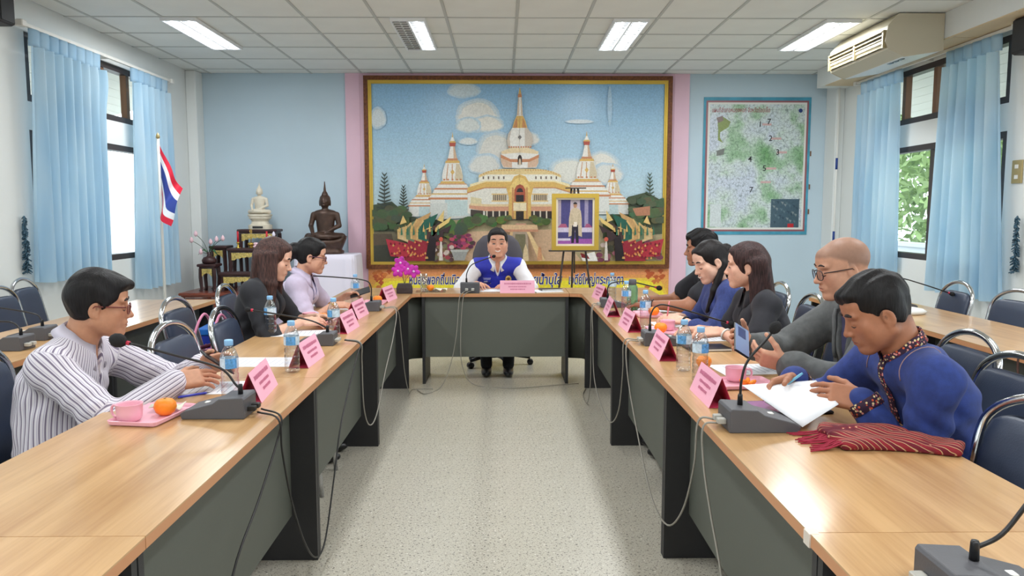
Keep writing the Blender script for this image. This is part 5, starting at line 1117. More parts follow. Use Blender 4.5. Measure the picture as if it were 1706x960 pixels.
def buddha(F, s, spire):                                   # seated figure facing -Y, base at z=0, about 1 unit tall at s=1
    q = lambda x, y, z: (x*s, -y*s, z*s)
    F.add(ell(q(0, .06, .10), (.30*s, .19*s, .075*s)), .02*s).add(cap(q(-.27, .04, .09), q(.1, .2, .10), .07*s, .05*s), .02*s).add(cap(q(.27, .04, .09), q(-.1, .2, .13), .07*s, .05*s), .02*s)
    F.add(ecap(q(0, 0, .12), q(0, 0, .46), (.13*s, .10*s), (.165*s, .095*s), (1, 0, 0)), .03*s).add(cap(q(-.13, 0, .47), q(.13, 0, .47), .06*s), .03*s)
    F.add(cap(q(-.19, 0, .46), q(-.235, .02, .28), .048*s, .04*s), .015*s).add(cap(q(-.235, .02, .28), q(-.17, .17, .15), .04*s, .03*s), .01*s).add(ell(q(-.15, .2, .11), (.03*s, .03*s, .06*s)), .01*s)
    F.add(cap(q(.19, 0, .46), q(.23, .02, .28), .048*s, .04*s), .015*s).add(cap(q(.23, .02, .28), q(.04, .16, .17), .04*s, .03*s), .01*s)
    F.add(cap(q(0, 0, .50), q(0, .01, .60), .05*s), .02*s).add(ell(q(0, .015, .665), (.082*s, .09*s, .105*s)), .012*s).add(ell(q(0, -.01, .72), (.088*s, .088*s, .075*s)), .01*s)
    for sx in (-1, 1): F.add(ell(q(sx*.085, 0, .655), (.014*s, .022*s, .06*s)), .008*s).add(ell(q(sx*.032, .093, .672), (.022*s, .008*s, .008*s)), .004*s)
    F.add(cap(q(0, .098, .69), q(0, .108, .645), .009*s, .015*s), .008*s).add(ell(q(0, .098, .615), (.03*s, .012*s, .01*s)), .006*s).add(ell(q(0, -.005, .79), (.05*s, .05*s, .05*s)), .015*s).add(cap(q(0, -.005, .82), q(0, -.005, .82+spire), .026*s, .006*s), .02*s)
    return F
t = thing('bronze_statue', 'dark bronze seated meditation statue on the white-draped table', 'statue', (-2.055, 8.95, .9255)); s = .70
F_ = buddha(Fd((-.3, -.28, -.01), (.3, .28, .85), .008), s, .20); F_.d = np.roll(F_.d, int(.135/.008), 2)
me_, _ = F_.mesh('figure'); obj('figure', me_, 'statue_bronze', t)
MB().loft([[((w+.0)*math.copysign(abs(math.cos(2*PI*i/28))**.7, math.cos(2*PI*i/28)), d*math.copysign(abs(math.sin(2*PI*i/28))**.7, math.sin(2*PI*i/28)), z+(.05*abs(math.cos(2*PI*i/28))**4 if z > .1 else 0)) for i in range(28)] for w, d, z in ((.20, .15, 0), (.205, .155, .03), (.18, .13, .045), (.19, .14, .07), (.23, .165, .12), (.24, .17, .155), (.2, .14, .158))], True).build('lotus_base', 'statue_bronze', t)
t = thing('white_statue', 'small white seated meditation statue on tiered pedestal atop the altar', 'statue', (AX+.01, 9.09, 1.2055)); s = .40
F_ = buddha(Fd((-.16, -.15, -.01), (.16, .15, .42), .005), s, .12); me_, _ = F_.mesh('figure'); obj('figure', me_, 'statue_white', t, (0, 0, .165))
MB().loft([[((w+.0)*math.copysign(abs(math.cos(2*PI*i/24))**.6, math.cos(2*PI*i/24)), d*math.copysign(abs(math.sin(2*PI*i/24))**.6, math.sin(2*PI*i/24)), z) for i in range(24)] for w, d, z in ((.13, .10, 0), (.13, .10, .05), (.105, .08, .055), (.09, .07, .09), (.11, .085, .12), (.125, .095, .125), (.12, .09, .145), (.13, .1, .15), (.135, .1, .17), (.12, .09, .175))], False).build('pedestal', 'statue_white', t); MB().box((-.06, -.106, .012), (.06, -.1, .035)).build('name_plate', 'plastic_black', t)
# draped table under the bronze statue
t = thing('draped_table', 'table covered by a white-lilac cloth under the bronze statue', 'table', (-2.02, 8.93, 0)); P = []
def ringd(z, e, wav): return [((.35+e+wav*math.sin(22*a+1))*math.copysign(abs(math.cos(a))**.3, math.cos(a)), (.27+e+wav*math.sin(19*a))*math.copysign(abs(math.sin(a))**.3, math.sin(a)), z) for a in np.linspace(0, 2*PI, 90)[:-1]]
MB().loft([ringd(.02, .03, .012), ringd(.4, .015, .009), ringd(.86, .004, .003), ringd(.915, 0, 0), ringd(.924, -.012, 0)], True).build('cloth', 'cloth_white', t)
# candles, incense, vases
for x, lab in ((AX-.17, 'red candle in a brass holder on the altar beside the lotus vase'), (AX+.16, 'red candle in a brass holder beside the white lotus buds')):
    t = thing('candle', lab, 'candle', (x, 8.83, .9955), 0, 'altar candles'); MB().lathe([(.028, 0), (.03, .006), (.01, .014), (.014, .03), (.008, .04), (.016, .055), (.02, .065), (.014, .068)], 14).build('holder', 'brass', t); MB().tube([(0, 0, .066), (0, 0, .19)], [.012, .011], 10).build('wax', 'candle_red', t); MB().tube([(0, 0, .19), (0, .002, .2)], .0012, 5).build('wick', 'plastic_black', t)
t = thing('incense_pot', 'brass incense pot with tall gold sticks between the candles', 'incense pot', (AX-.03, 8.86, .9955)); MB().lathe([(.02, 0), (.03, .004), (.018, .012), (.036, .03), (.04, .05), (.034, .06), (.03, .058), (0, .05)], 18).build('pot', 'brass', t)
for k in range(3): MB().tube([(.006*(k-1), 0, .05), (.012*(k-1), 0, .22)], .0022, 5).build('stick', 'brass', t)
def lotus(par, x, y, z, h, r, tilt=(0, 0), m='lotus_pink'):
    e = Vector((x+tilt[0], y+tilt[1], z+h)); MB().tube(bez([(x*.3, y*.3, z), (x+tilt[0]*.4, y+tilt[1]*.4, z+h*.6), e], 4), .003, 5).build('stem', 'stem_dark', par)
    MB().lathe([(.002, -r*.9), (r*.55, -r*.6), (r*.75, 0), (r*.5, r*.8), (.002, r*1.4)], 10, o=tuple(e)).build('bud', m, par)
t = thing('lotus_vase', 'dark oval vase of pink lotus flowers on the altar side stand', 'vase', (-3.30, 8.66, .8285)); MB().lathe([(.055, 0), (.075, .01), (.08, .04), (.06, .07), (.03, .08), (.018, .10), (.022, .13), (.015, .13), (0, .1)], 18).build('vase', 'altar_dark', t)
for x, y, h, tl in ((-.02, 0, .16, (-.17, .0)), (.02, 0, .17, (.07, .0)), (.0, 0, .14, (.03, -.02)), (0, 0, .18, (.16, 0)), (-.01, 0, .03, (-.07, -.03)), (0, .0, .23, (-.14, .0))): lotus(t, x, y, .10, h, .030, tl)
for k, (dx, dz, L) in enumerate(((.10, -.06, .12), (-.12, -.05, .1), (.06, .05, .09))):
    MB().sheet([[(0, 0, .12), (0, .004, .12)], [(dx*.5-.0, -.03, .17+dz*.3), (dx*.5, .03, .18+dz*.3)], [(dx, -.004, .15+dz), (dx, .004, .15+dz)]]).build('leaf', 'leaf_dark', t, solid=.002)
t = thing('lotus_buds', 'pair of pale lotus buds laid on the altar before the incense', 'flower', (AX+.05, 8.80, .9955)); MB().ball((-.01, 0, .018), (.032, .017, .017), 12, 8).build('bud', 'lotus_pink', t); MB().ball((-.01, .01, .05), (.03, .016, .016), 12, 8).build('bud', 'lotus_pink', t); MB().tube([(.02, 0, .018), (.12, .03, .012)], .003, 5).build('stem', 'stem_dark', t)
t = thing('lotus_vase', 'small vase of white lotus buds beside the second candle', 'vase', (AX+.225, 8.88, .9955)); MB().lathe([(.02, 0), (.026, .02), (.012, .05), (.016, .07)], 12).build('vase', 'brass', t); lotus(t, 0, 0, .06, .09, .028, (.0, 0), 'cloth_white'); lotus(t, 0, 0, .06, .05, .024, (-.04, -.02), 'cloth_white')
# ================================================================== people
mat_vcol('skin', .5, noise=(60, .06), spec=.35)
def hair_mat(name, col, tip=None):
    m, nt, b = nodes_of(name); setin(b, rough=.5, spec=.25)
    t = N(nt, 'ShaderNodeTexNoise'); t.inputs['Scale'].default_value = 1; t.inputs['Detail'].default_value = 3; nt.links.new(coords(nt, (190, 190, 22)), t.inputs[0])
    r = ramp(nt, [(.3, tuple(c*.6 for c in col[:3])+(1,)), (.7, tuple(min(1, c*1.6) for c in (tip or col)[:3])+(1,))]); nt.links.new(t.outputs[0], r.inputs[0]); nt.links.new(r.outputs[0], b.inputs['Base Color']); bump(nt, b, t.outputs[0], .5, .004)
hair_mat('hair_black', C(20, 18, 19)); hair_mat('hair_soft', C(25, 21, 21)); hair_mat('hair_brown', C(36, 26, 25), C(70, 47, 42)); hair_mat('hair_auburn', C(34, 24, 24), C(60, 40, 39))
mat('lash', C(34, 24, 24), .6); mat('brow', C(40, 30, 28), .8); mat('mouth_line', C(120, 58, 54), .5); mat('teeth', C(236, 230, 222), .3); mat('eye_white', C(226, 222, 218), .25); mat('iris', C(36, 24, 20), .15)
def unit(v): v = np.array(v, float); return v/np.linalg.norm(v)
def rotm(yaw=0, pitch=0, roll=0): return np.array(Matrix.Rotation(yaw, 3, 'Z') @ Matrix.Rotation(-pitch, 3, 'X') @ Matrix.Rotation(roll, 3, 'Y'))
def ik(S, Wp, l1, l2, pole):
    S, Wp = np.array(S, float), np.array(Wp, float); d = Wp-S; L = np.linalg.norm(d)
    if L > (l1+l2)*.985: k = L/((l1+l2)*.985); l1, l2 = l1*k, l2*k
    u = d/L; a = (l1*l1-l2*l2+L*L)/(2*L); hgt = math.sqrt(max(l1*l1-a*a, 1e-5)); p = np.array(pole, float); p = p-u*(p@u); p /= np.linalg.norm(p)
    return S+u*a+p*hgt
class Person: pass
def person(label, root, rz, H, yaw=0, pitch=0, roll=0, hs=1.0, woman=False, g=1.0, skin=C(206, 160, 134), res=.004, Rw=None, Lw=None, pole=((.6, -.2, -.6), (-.6, -.2, -.6)), sh=None, hip_z=.57, twist=0, hip_y=0, fat=1.0, fs=1.0, stub=0):
    """seated figure. Rw / Lw: (wrist, finger direction, palm normal, curl) in room coordinates; local frame faces +Y, right hand on +X"""
    p = Person(); p.o = thing('person', label, 'person', (root[0], root[1], 0), rz); p.res = res; p.woman = woman; p.skin = skin; p.g = g
    Rz = np.array(Matrix.Rotation(-rz, 3, 'Z')); p.loc = lambda w: Rz @ (np.array(w, float)-np.array([root[0], root[1], 0])); p.dr = lambda v: Rz @ unit(v)
    p.H = p.loc(H); p.R = rotm(yaw, pitch, roll); p.hs = hs; p.fat = fat; p.fs = fs; p.stub = stub
    p.q = lambda x, y, z: p.H+p.R @ np.array([x, y, z])*hs
    Hc = p.q(0, -.035, -.06)                                # where the neck enters the skull
    p.N = Hc+np.array([0, -.028 if woman else -.045, -.085])*hs; p.hip = np.array([0, hip_y, hip_z]); d = p.N-p.hip
    p.mid = p.hip+d*.5+np.array([0, -.022-.06*max(0, d[1]), .01])
    p.side = np.array([math.cos(twist), math.sin(twist), 0]); sw = sh or (.15 if woman else .178); p.fwd = np.array([-math.sin(twist), math.cos(twist), 0])
    p.S = [p.N+p.side*sw*s+np.array([0, .0, -.055 if not woman else -.05]) for s in (1, -1)]
    l1, l2 = (.265, .23) if woman else (.29, .25); p.W = []; p.E = []; p.hd = []
    for i, w in enumerate((Rw, Lw)):
        wl = p.loc(w[0]); p.W.append(wl); p.E.append(ik(p.S[i], wl, l1, l2, pole[i])); p.hd.append((p.dr(w[1]), p.dr(w[2]), w[3]))
    p.Hc = Hc; body(p); return p
def bez3(a, m, b, t): return (1-t)**2*a+2*t*(1-t)*m+t*t*b
def torso(F, p, e, k=.03):
    g = p.g; ctrl = 2*p.mid-.5*(p.hip+p.N)
    st = [(0, .165, .12), (.2, .15, .112), (.42, .15, .108), (.62, .165, .106), (.79, .15, .086), (.89, .10, .055)] if not p.woman else [(0, .16, .105), (.2, .132, .080), (.42, .124, .074), (.62, .136, .078), (.79, .12, .066), (.90, .08, .045)]
    pts = [bez3(p.hip, ctrl, p.N, t) for t, _, _ in st]; p.spine = pts
    for i in range(len(st)-1):
        F.add(ecap(pts[i], pts[i+1], (st[i][1]*g+e, st[i][2]*g+e), (st[i+1][1]*(g if i < 3 else 1)+e, st[i+1][2]*(g if i < 3 else 1)+e), p.side), k if i else 0)
    r = .052 if p.woman else .062
    for s in (0, 1):
        F.add(cap(p.N+np.array([0, -.005, -.055]), p.S[s], r*.85+e, r*.95+e), .035)
        F.add(cap(p.N+np.array([0, -.01, .005]), p.S[s]*.7+p.N*.3+np.array([0, -.01, .01]), .026+e, .028+e), .03)
    if p.woman:
        ch = bez3(p.hip, ctrl, p.N, .66)
        for s in (1, -1): F.add(ell(ch+p.side*.062*s+p.fwd*.082, (.062+e, .05+e, .06+e)), .04)
def arm(F, p, i, e, upto=2.0, k=.02, wide=0):
    """upto: 0..1 along the upper arm, 1..2 along the forearm"""
    f = .80 if p.woman else 1.0; S, E, W_ = p.S[i], p.E[i], p.W[i]; u = min(upto, 1); r0, r1 = .054*f, .043*f
    F.add(cap(S, S+(E-S)*u, r0+e, r0+(r1-r0)*u+e+wide), k)
    if upto > 1: v = upto-1; F.add(cap(E, E+(W_-E)*v, .043*f+e, (.043+(.027-.043)*v)*f+e+wide), .015)
def hand(F, p, i):
    f, n, curl = p.hd[i]; n = unit(n-f*(n@f)); s = (.90 if p.woman else 1.03); w = p.W[i]; th = np.cross(f, n)*(1 if i == 0 else -1)
    Rm = np.stack([th, f, n], 1)
    F.add(rbox(w+f*.05*s, (.039*s, .046*s, .0135*s), .012, Rm), .012).add(ell(w+f*.035*s+th*.022*s+n*.008, (.02*s, .03*s, .014*s), Rm), .012)
    cs = curl if hasattr(curl, '__len__') else [curl]*4
    for j, (o, L, r) in enumerate(((.029, .070, .0088), (.0098, .078, .009), (-.0098, .073, .0086), (-.0285, .057, .0076))):
        a = 0; b0 = w+f*(.090-.004*abs(j-1.2))*s+th*o*s; spread = unit(f+th*o*2.2)
        for q, (fr, bend) in enumerate(((.45, .75), (.31, 1.0), (.24, .7))):
            a += cs[j]*bend; d = spread*math.cos(a)+n*math.sin(a); e_ = b0+d*L*fr*s; F.add(cap(b0, e_, r*s*(1-.08*q), r*s*(1-.08*(q+1))), .004); b0 = e_
    b0 = w+f*.028*s+th*.032*s+n*.004; d = unit(f*.72+th*.72+n*.2+n*.4*min(1, np.mean(cs)))
    for L, r, tw in ((.038, .0125, .0), (.031, .0105, .35), (.025, .009, .3)):
        d = unit(d+(f*.7+n*.5-th*.35)*tw); e_ = b0+d*L*s; F.add(cap(b0, e_, r*s, r*s*.9), .006); b0 = e_
    p.tips = getattr(p, 'tips', {}); p.tips[i] = b0
def head(F, p):
    hs = p.hs; q = p.q; R = p.R
    def E(x, y, z, a, b, c, k=.012): F.add(ell(q(x, y, z), (a*hs, b*hs, c*hs), R), k*hs)
    def Cc(a, b, ra, rb, k=.012): F.add(cap(q(*a), q(*b), ra*hs, rb*hs), k*hs)
    jw = (.92 if p.woman else 1.04)*p.fat
    E(0, -.016, .036, .076, .094, .080, 0); E(0, .022, -.030, .061*jw, .068, .080, .03)
    for s in (1, -1):
        Cc((s*.052*jw, -.012, -.055), (s*.022, .058, -.098), .020, .016, .03); E(s*.041*p.fat, .054, -.024, .023, .020, .022, .02); E(s*.033, .074, .022, .024, .012, .009, .012)
    for s in (1, -1): E(s*.040*p.fat, .036, -.052, .023, .030, .030, .02)
    E(0, .070, -.097, .019, .016, .016, .02); E(0, .062, .05, .05, .022, .03, .03)
    for s in (1, -1): F.cut(ell(q(s*.031, .096, -.002), (.017*hs, .016*hs, .0105*hs), R), .010*hs)
    for s in (1, -1): E(s*.031, .0735, -.004, .0150, .0105, .0092, .004)
    Cc((0, .082, .010), (0, .100, -.030), .0065, .0105, .010); E(0, .103, -.034, .011, .010, .009, .006)
    for s in (1, -1): E(s*.0125, .092, -.037, .0085, .010, .0075, .006)
    E(0, .076, -.063, .030, .016, .018, .014); E(0, .0885, -.0600, .021, .0065, .0048, .004); E(0, .0875, -.0700, .018, .0070, .0058, .003)
    F.cut(ell(q(0, .0985, -.0648), (.023*hs, .010*hs, .0016*hs), R), .002)
    for s in (1, -1):
        Rr = R @ np.array(Matrix.Rotation(.2*s, 3, 'Z') @ Matrix.Rotation(-.15, 3, 'X')); F.add(ell(q(s*.0765, -.012, -.012), (.0075*hs, .019*hs, .031*hs), Rr), .006*hs); F.cut(ell(q(s*.0835, -.008, -.010), (.005*hs, .011*hs, .019*hs), Rr), .003)
        E(s*.074, -.004, -.036, .006, .008, .010, .004)
    nr = .047 if p.woman else .056
    F.add(cap(p.Hc+np.array([0, 0, .01]), p.N+np.array([0, 0, -.02]), nr*hs, (nr+.006)*hs), .025)
def body(p):
    P = np.array([p.hip, p.H, *p.S, *p.E, *p.W, *[w+h[0]*.2 for w, h in zip(p.W, p.hd)]]); lo = P.min(0)-.13; hi = P.max(0)+.13; lo[2] = max(lo[2], .42); hi[2] = p.H[2]+.17
    F = Fd(lo, hi, p.res); torso(F, p, -.004)
    for i in (0, 1): arm(F, p, i, 0); hand(F, p, i)
    head(F, p); p.F = F
    me, V = F.mesh('body'); L = (V-p.H) @ p.R/p.hs; x, y, z = L.T; base = np.array(p.skin[:3]); col = np.tile(base, (len(V), 1))
    def mix(m, c): nonlocal col; m = np.clip(m, 0, 1)[:, None]; col = col*(1-m)+np.array(c[:3])*m
    near = (np.abs(x) < .1) & (np.abs(z) < .14)
    lip = near*np.clip(1.6-np.sqrt((x/.0225)**2+((z+.065)/.0125)**2)*1.5, 0, 1)*(y > .06); mix(lip*.75, tuple(np.array([.52, .20, .18]) if p.woman else base*np.array([.86, .58, .56])))
    ck = near*np.exp(-(((np.abs(x)-.045)/.022)**2+((z+.025)/.022)**2))*(y > .02); mix(ck*.3, base*np.array([1.05, .82, .78]))
    mix(near*np.exp(-((x/.02)**2+((z+.033)/.016)**2))*(y > .07)*.25, base*np.array([1.0, .78, .72]))
    if p_opts.get('stubble'):
        m = near*np.clip((z-.050+.45*np.clip(-y+.055, 0, .2)*1.0)/.012, 0, 1)*1.0; m = np.maximum(m, near*(y < .0)*np.clip((z+.0)/.02, 0, 1)); mix(m*.55, C(88, 74, 66))
    if p.stub:                                             # cropped hair growing out of the scalp round the hair line
        m = near*(np.abs(x) < .0785)*np.clip((.045-y)/.02, 0, 1)*np.clip((z+.062-1.25*np.clip(y+.03, 0, 1))/.03, 0, 1); m = np.maximum(m, near*np.clip((z-.058)/.02, 0, 1)); mix(m*p.stub, C(44, 36, 34))
    hnd = np.zeros(len(V))
    for i in (0, 1): hnd = np.maximum(hnd, np.clip(1-np.linalg.norm(V-(p.W[i]+p.hd[i][0]*.16), axis=1)/.09, 0, 1))
    mix(hnd*.35, base*np.array([1.02, .82, .76]))
    ca = me.color_attributes.new('Col', 'FLOAT_COLOR', 'POINT'); ca.data.foreach_set('color', np.concatenate([np.clip(col, 0, 1), np.ones((len(V), 1))], 1).astype(np.float32).ravel())
    obj('body', me, 'skin', p.o)
p_opts = {}
def face_strip(p, name, xz, w, m, lift=.0008, n=6, out=None):
    """thin strip lying on the face through head-local (x,z) points"""
    pts = []
    for x, z in xz:
        h = p.F.hit(p.q(x, .17, z), p.R @ np.array([-x*2.0 if out else 0, -1, 0]), .2)
        if h is not None: pts.append(tuple(h+p.R @ np.array([0, 1, 0])*lift))
    if len(pts) < 2: return
    r = [w*p.fs*p.hs*(.35+.65*math.sin(PI*min(.92, max(.12, i/(len(pts)-1))))) for i in range(len(pts))]
    return MB().tube(pts, r, n).build(name, m, p.o)
def face(p, smile=0.0, brow=.0, brow_w=.0042, eyes='down', teeth=False, brow_m='brow'):
    xs = np.linspace(0, 1, 7)
    for s in (1, -1):
        face_strip(p, 'eyebrow', [(s*(.013+.040*t), .0235+brow+.006*math.sin(PI*(t*.8+.1))) for t in xs], brow_w, brow_m, .0)
        ez = -.0105 if eyes == 'down' else -.0045
        face_strip(p, 'eyelash', [(s*(.0185+.0255*t), ez-(.0035 if eyes == 'down' else -.003)*math.sin(PI*t)) for t in xs], .0015 if eyes == 'down' else .0019, 'lash', .0002)
        if eyes == 'open':
            c = p.F.hit(p.q(s*.031, .17, -.006), p.R @ np.array([0, -1, 0]), .2)
            if c is not None:
                e = MB().ball(tuple(c+p.R @ np.array([0, -.0035, .0])), (.0085*p.hs, .005*p.hs, .0042*p.hs), 12, 8, R=Matrix(p.R.tolist())).build('eye', 'eye_white', p.o); MB().ball(tuple(c+p.R @ np.array([0, -.0006, 0])), (.0038*p.hs, .0028*p.hs, .0038*p.hs), 10, 6, R=Matrix(p.R.tolist())).build('iris', 'iris', e)
    if teeth: face_strip(p, 'teeth', [(.019*(2*t-1), -.0655+.006*smile*(2*t-1)**2) for t in xs], .0030, 'teeth', .0001)
    face_strip(p, 'mouth_line', [(.022*(2*t-1), -.0648+(.008*smile)*(2*t-1)**2) for t in xs], .0011, 'mouth_line', .0004)
def garment(p, name, m, e=.012, sleeve=(2.0, 2.0), neck=.062, vcut=None, hem=None, fold=.004, h=.006, wide=.004, parent=None, extra=None, stripe=False, open_front=None, arms=True):
    P = np.array([p.hip, p.N, *p.S, *p.E, *p.W]); lo = P.min(0)-.16; hi = P.max(0)+.13; lo[2] = (hem or p.hip[2]-.07)-.02; hi[2] = p.N[2]+.14
    F = Fd(lo, hi, h); torso(F, p, e); p.T = Fd(lo, hi, h); p.T.d = F.d.copy()
    if arms:
        for i in (0, 1):
            if sleeve[i] > 0: arm(F, p, i, e, sleeve[i], .03, wide)
    if extra: extra(F)
    E0, E1 = p.E
    def dis(X, Y, Z):
        a = np.sin(30*(Z+.7*Y)+2.2*np.sin(13*X+2)+1.3*np.sin(17*Y+X*5))*np.sin(11*Z+9*X+5*Y+1)
        b = np.sin(62*(Y-.8*Z+.5*X)+2*np.sin(19*Z))*np.exp(-((Z-p.hip[2]-.12)/.14)**2)
        o = .7*a+.7*b
        for E in (E0, E1):
            w = np.exp(-((X-E[0])**2+(Y-E[1])**2+(Z-E[2])**2)/.0075); o = o+w*1.5*np.sin(85*(.5*X+.8*Y+.4*Z)+1.5*np.sin(30*X))
        return (1.45*fold*o).astype(np.float32)
    F.each(dis)
    up = unit(p.Hc-p.N); F.cut(cap(p.N+up*-.015, p.N+up*.25, neck, neck+.03), .006)
    if vcut:                                               # V opening: a wedge from the neck down the chest
        dep, wd = vcut; a0 = p.N+p.fwd*.10+np.array([0, 0, .03]); a1 = p.N+p.fwd*.17+np.array([0, 0, -dep]); F.cut(ecap(a1, a0, (.006, .12), (wd, .12), p.side), .004)
    F.d = np.maximum(F.d, (hem or p.hip[2]-.06)-F.ax[2][None, None, :])
    me, V = F.mesh(name)
    if stripe:
        n = len(V); dist = []; crd = []
        ax = V-np.array(bez3(p.hip, 2*p.mid-.5*(p.hip+p.N), p.N, .5)); 
        tz = np.clip((V[:, 2]-p.hip[2])/(p.N[2]-p.hip[2]), 0, 1)[:, None]; cen = (1-tz)**2*p.hip+2*tz*(1-tz)*(2*p.mid-.5*(p.hip+p.N))+tz*tz*p.N
        rel = V-cen; dist.append(np.sqrt((rel[:, 0]/1.5)**2+rel[:, 1]**2)-.11); crd.append(np.arctan2(rel[:, 0], rel[:, 1]+.0)*.17)
        for i in (0, 1):
            for a, b_ in ((p.S[i], p.E[i]), (p.E[i], p.W[i])):
                ba = b_-a; L = np.linalg.norm(ba); u = ba/L; t = np.clip((V-a) @ u/L, 0, 1); r_ = (V-a)-np.outer(t*L, u); ref = unit(np.cross(p.E[i]-p.S[i], p.W[i]-p.E[i])); r2 = np.cross(u, ref)
                dist.append(np.linalg.norm(r_, axis=1)-.052+(.01 if a is p.S[i] else 0)); crd.append(np.arctan2(r_ @ ref, r_ @ r2)*.058+.004)
        k = np.argmin(np.array(dist), 0); s = np.array(crd)[k, np.arange(n)]; at = me.attributes.new('stripe', 'FLOAT', 'POINT'); at.data.foreach_set('value', s.astype(np.float32))
    o = obj(name, me, m, parent or p.o); p.G = F; return o
def on(F, p, x, z, lift=.001, zref=None):                   # point on the chest front: x across, z below the neck base
    s = p.N+p.side*x+np.array([0, 0, z])+p.fwd*.42
    h = F.hit(s, -p.fwd, .55)
    return None if h is None else h+p.fwd*lift
def patch(p, F, name, m, grid, lift=.003, thick=.003, parent=None):
    P = []
    for row in grid:
        r = []
        for x, z in row:
            h = on(F, p, x, z, lift)
            r.append(tuple(h if h is not None else p.N+p.side*x+np.array([0, 0, z])+p.fwd*.08))
        P.append(r)
    return MB().sheet(P).build(name, m, parent or p.o, solid=thick)
def collar(p, m, r=.066, hgt=.036, flap=.045, gap=.5, parent=None, stand=False, tip=.05, name='collar'):
    up = unit(p.Hc-p.N); fw = unit(p.fwd-up*(p.fwd@up)); sd = np.cross(fw, up); n = 28; rows = [[], [], []] if not stand else [[], []]; c0 = p.N+up*.022
    for k in range(n+1):
        a = gap/2+(2*PI-gap)*k/n; d = fw*math.cos(a)+sd*math.sin(a); fr = max(0, math.cos(a))
        drop = -.028*fr; rr = r*(1+.10*fr)
        rows[0].append(tuple(c0+d*rr*1.04+up*(-.004+drop))); rows[1].append(tuple(c0+d*rr*(.98)+up*(hgt+drop*.9)))
        if not stand:
            ex = flap+tip*max(0, fr-.2)**1.5; rows[2].append(tuple(c0+d*(rr*1.18+.012+.02*fr)+up*(hgt+drop-ex*.98)))
    return MB().sheet(rows).build(name, m, parent or p.o, solid=.004)
def hairfield(p, h, pad=.10, low=.35): return Fd(p.H-np.array([.17, .2, low]), p.H+np.array([.17, .2, .18]), h)
def scalp(F, p, t=.011, line=.066, side=-.012, nape=.052, temple=.074, front=.006, tex=.0025, wav=55, ts=None, bulk=0, sweep=0):
    """close-cropped to full hair cap: t on the crown, ts at the sides and back; line = hairline height"""
    hs = p.hs; q = p.q; R = p.R; ts = t*.6 if ts is None else ts
    F.add(ell(q(0, -.018, .036), ((.077+ts)*hs, (.095+ts)*hs, (.082+ts)*hs), R), 0).add(ell(q(0, -.018, -.012), ((.070+ts*.9)*hs, (.072+ts+bulk)*hs, .070*hs), R), .02*hs)
    F.add(ell(q(0, -.010, .058), ((.068+ts)*hs, (.084+t*.5)*hs, (.060+t)*hs), R), .015*hs)
    F.add(ell(q(sweep, .058+front*.5, .082), (.050*hs, (.024+front)*hs, (.016+t*.5)*hs), R), .02*hs)
    def dis(X, Y, Z):
        x, y, z = _rot(X, Y, Z, p.H.astype(np.float32), R); o = np.sin(wav*(x+.5*y)+2.5*np.sin(23*y+3)+1.7*np.sin(40*z))*np.sin(wav*.55*(y+z)+2*np.sin(31*x))
        return (tex*(o+.6*np.sin(wav*2.1*x+3*np.sin(20*y)+z*30))).astype(np.float32)
    F.each(dis)
    F.cut(ell(q(0, .092, line-.115), (temple*hs, .066*hs, .115*hs), R), .006)                   # the face
    n = R @ np.array([0, .62, -.78]); F.cut(halfspace(q(0, 0, side), n), .006); F.cut(halfspace(q(0, 0, -nape), R @ np.array([0, .25, -1.])), .006)
    for s in (1, -1): F.cut(ell(q(s*.086, -.004, -.016), (.02*hs, .024*hs, .034*hs), R), .004)
    return F
def hair(p, F, m, name='hair'): me, _ = F.mesh(name); return obj(name, me, m, p.o)
def glasses(p, m, lens='spectacle_glass', w=.024, hgt=.017, z=-.006, r=.0016, yo=.100):
    o = thing('glasses', '', ''); del o['label'], o['category']; o.parent = p.o; n = 20
    for s in (1, -1):
        ring = []
        for k in range(n):
            a = 2*PI*k/n; c, sn = math.cos(a), math.sin(a); x = s*.0325+w*math.copysign(abs(c)**.75, c); ring.append(p.q(x, yo-.25*abs(x)**1.5*2, z-.002+hgt*math.copysign(abs(sn)**.8, sn)))
        MB().tube([tuple(v) for v in ring], r, 6, closed=True).build('rim', m, o); MB().poly([tuple(v) for v in ring]).build('lens', lens, o, solid=.001)
        MB().tube([tuple(p.q(s*(.0325+w), yo-.012, z+.007)), tuple(p.q(s*.076, .05, z+.008)), tuple(p.q(s*.082, -.01, z+.008)), tuple(p.q(s*.078, -.03, z-.012))], [r*1.2, r*1.3, r, r*.8], 6).build('temple', m, o)
    MB().tube([tuple(p.q(x, yo+.002-abs(x)*.1, z+.004)) for x in (-.010, 0, .010)], r, 6).build('bridge', m, o)
    return o
def legs(p, m, h=.012, kx=.10, ky=.40, foot=(.10, .34), shoe='plastic_black', shoe_h=.012, shoe_len=.13):
    F = Fd((-.3, -.25+p.hip[1]*0, .03), (.3, .62, p.hip[2]+.09), h); F.add(ecap(p.hip-p.side*.06, p.hip+p.side*.06, (.11, .12), (.11, .12), (0, 1, 0)), 0)
    for s in (1, -1):
        hp = p.hip+np.array([s*.085, .02, -.01]); kn = np.array([s*kx, ky, .50]); an = np.array([s*foot[0], foot[1], .09])
        F.add(cap(hp, kn, .085, .06), .03).add(cap(kn, an, .058, .05), .02)
    me, _ = F.mesh('trousers'); obj('trousers', me, m, p.o)
    for s in (1, -1):
        x, y = s*foot[0], foot[1]; G = Fd((x-.07, y-.12, -.005), (x+.07, y+.22, .13), shoe_h); G.add(ell((x, y+.03, .035), (.045, .135, .038)), 0).add(ell((x, y-.04, .055), (.04, .05, .055)), .02); G.d = np.maximum(G.d, .001-G.ax[2][None, None, :]); me, _ = G.mesh('shoe'); obj('shoe', me, shoe, p.o)
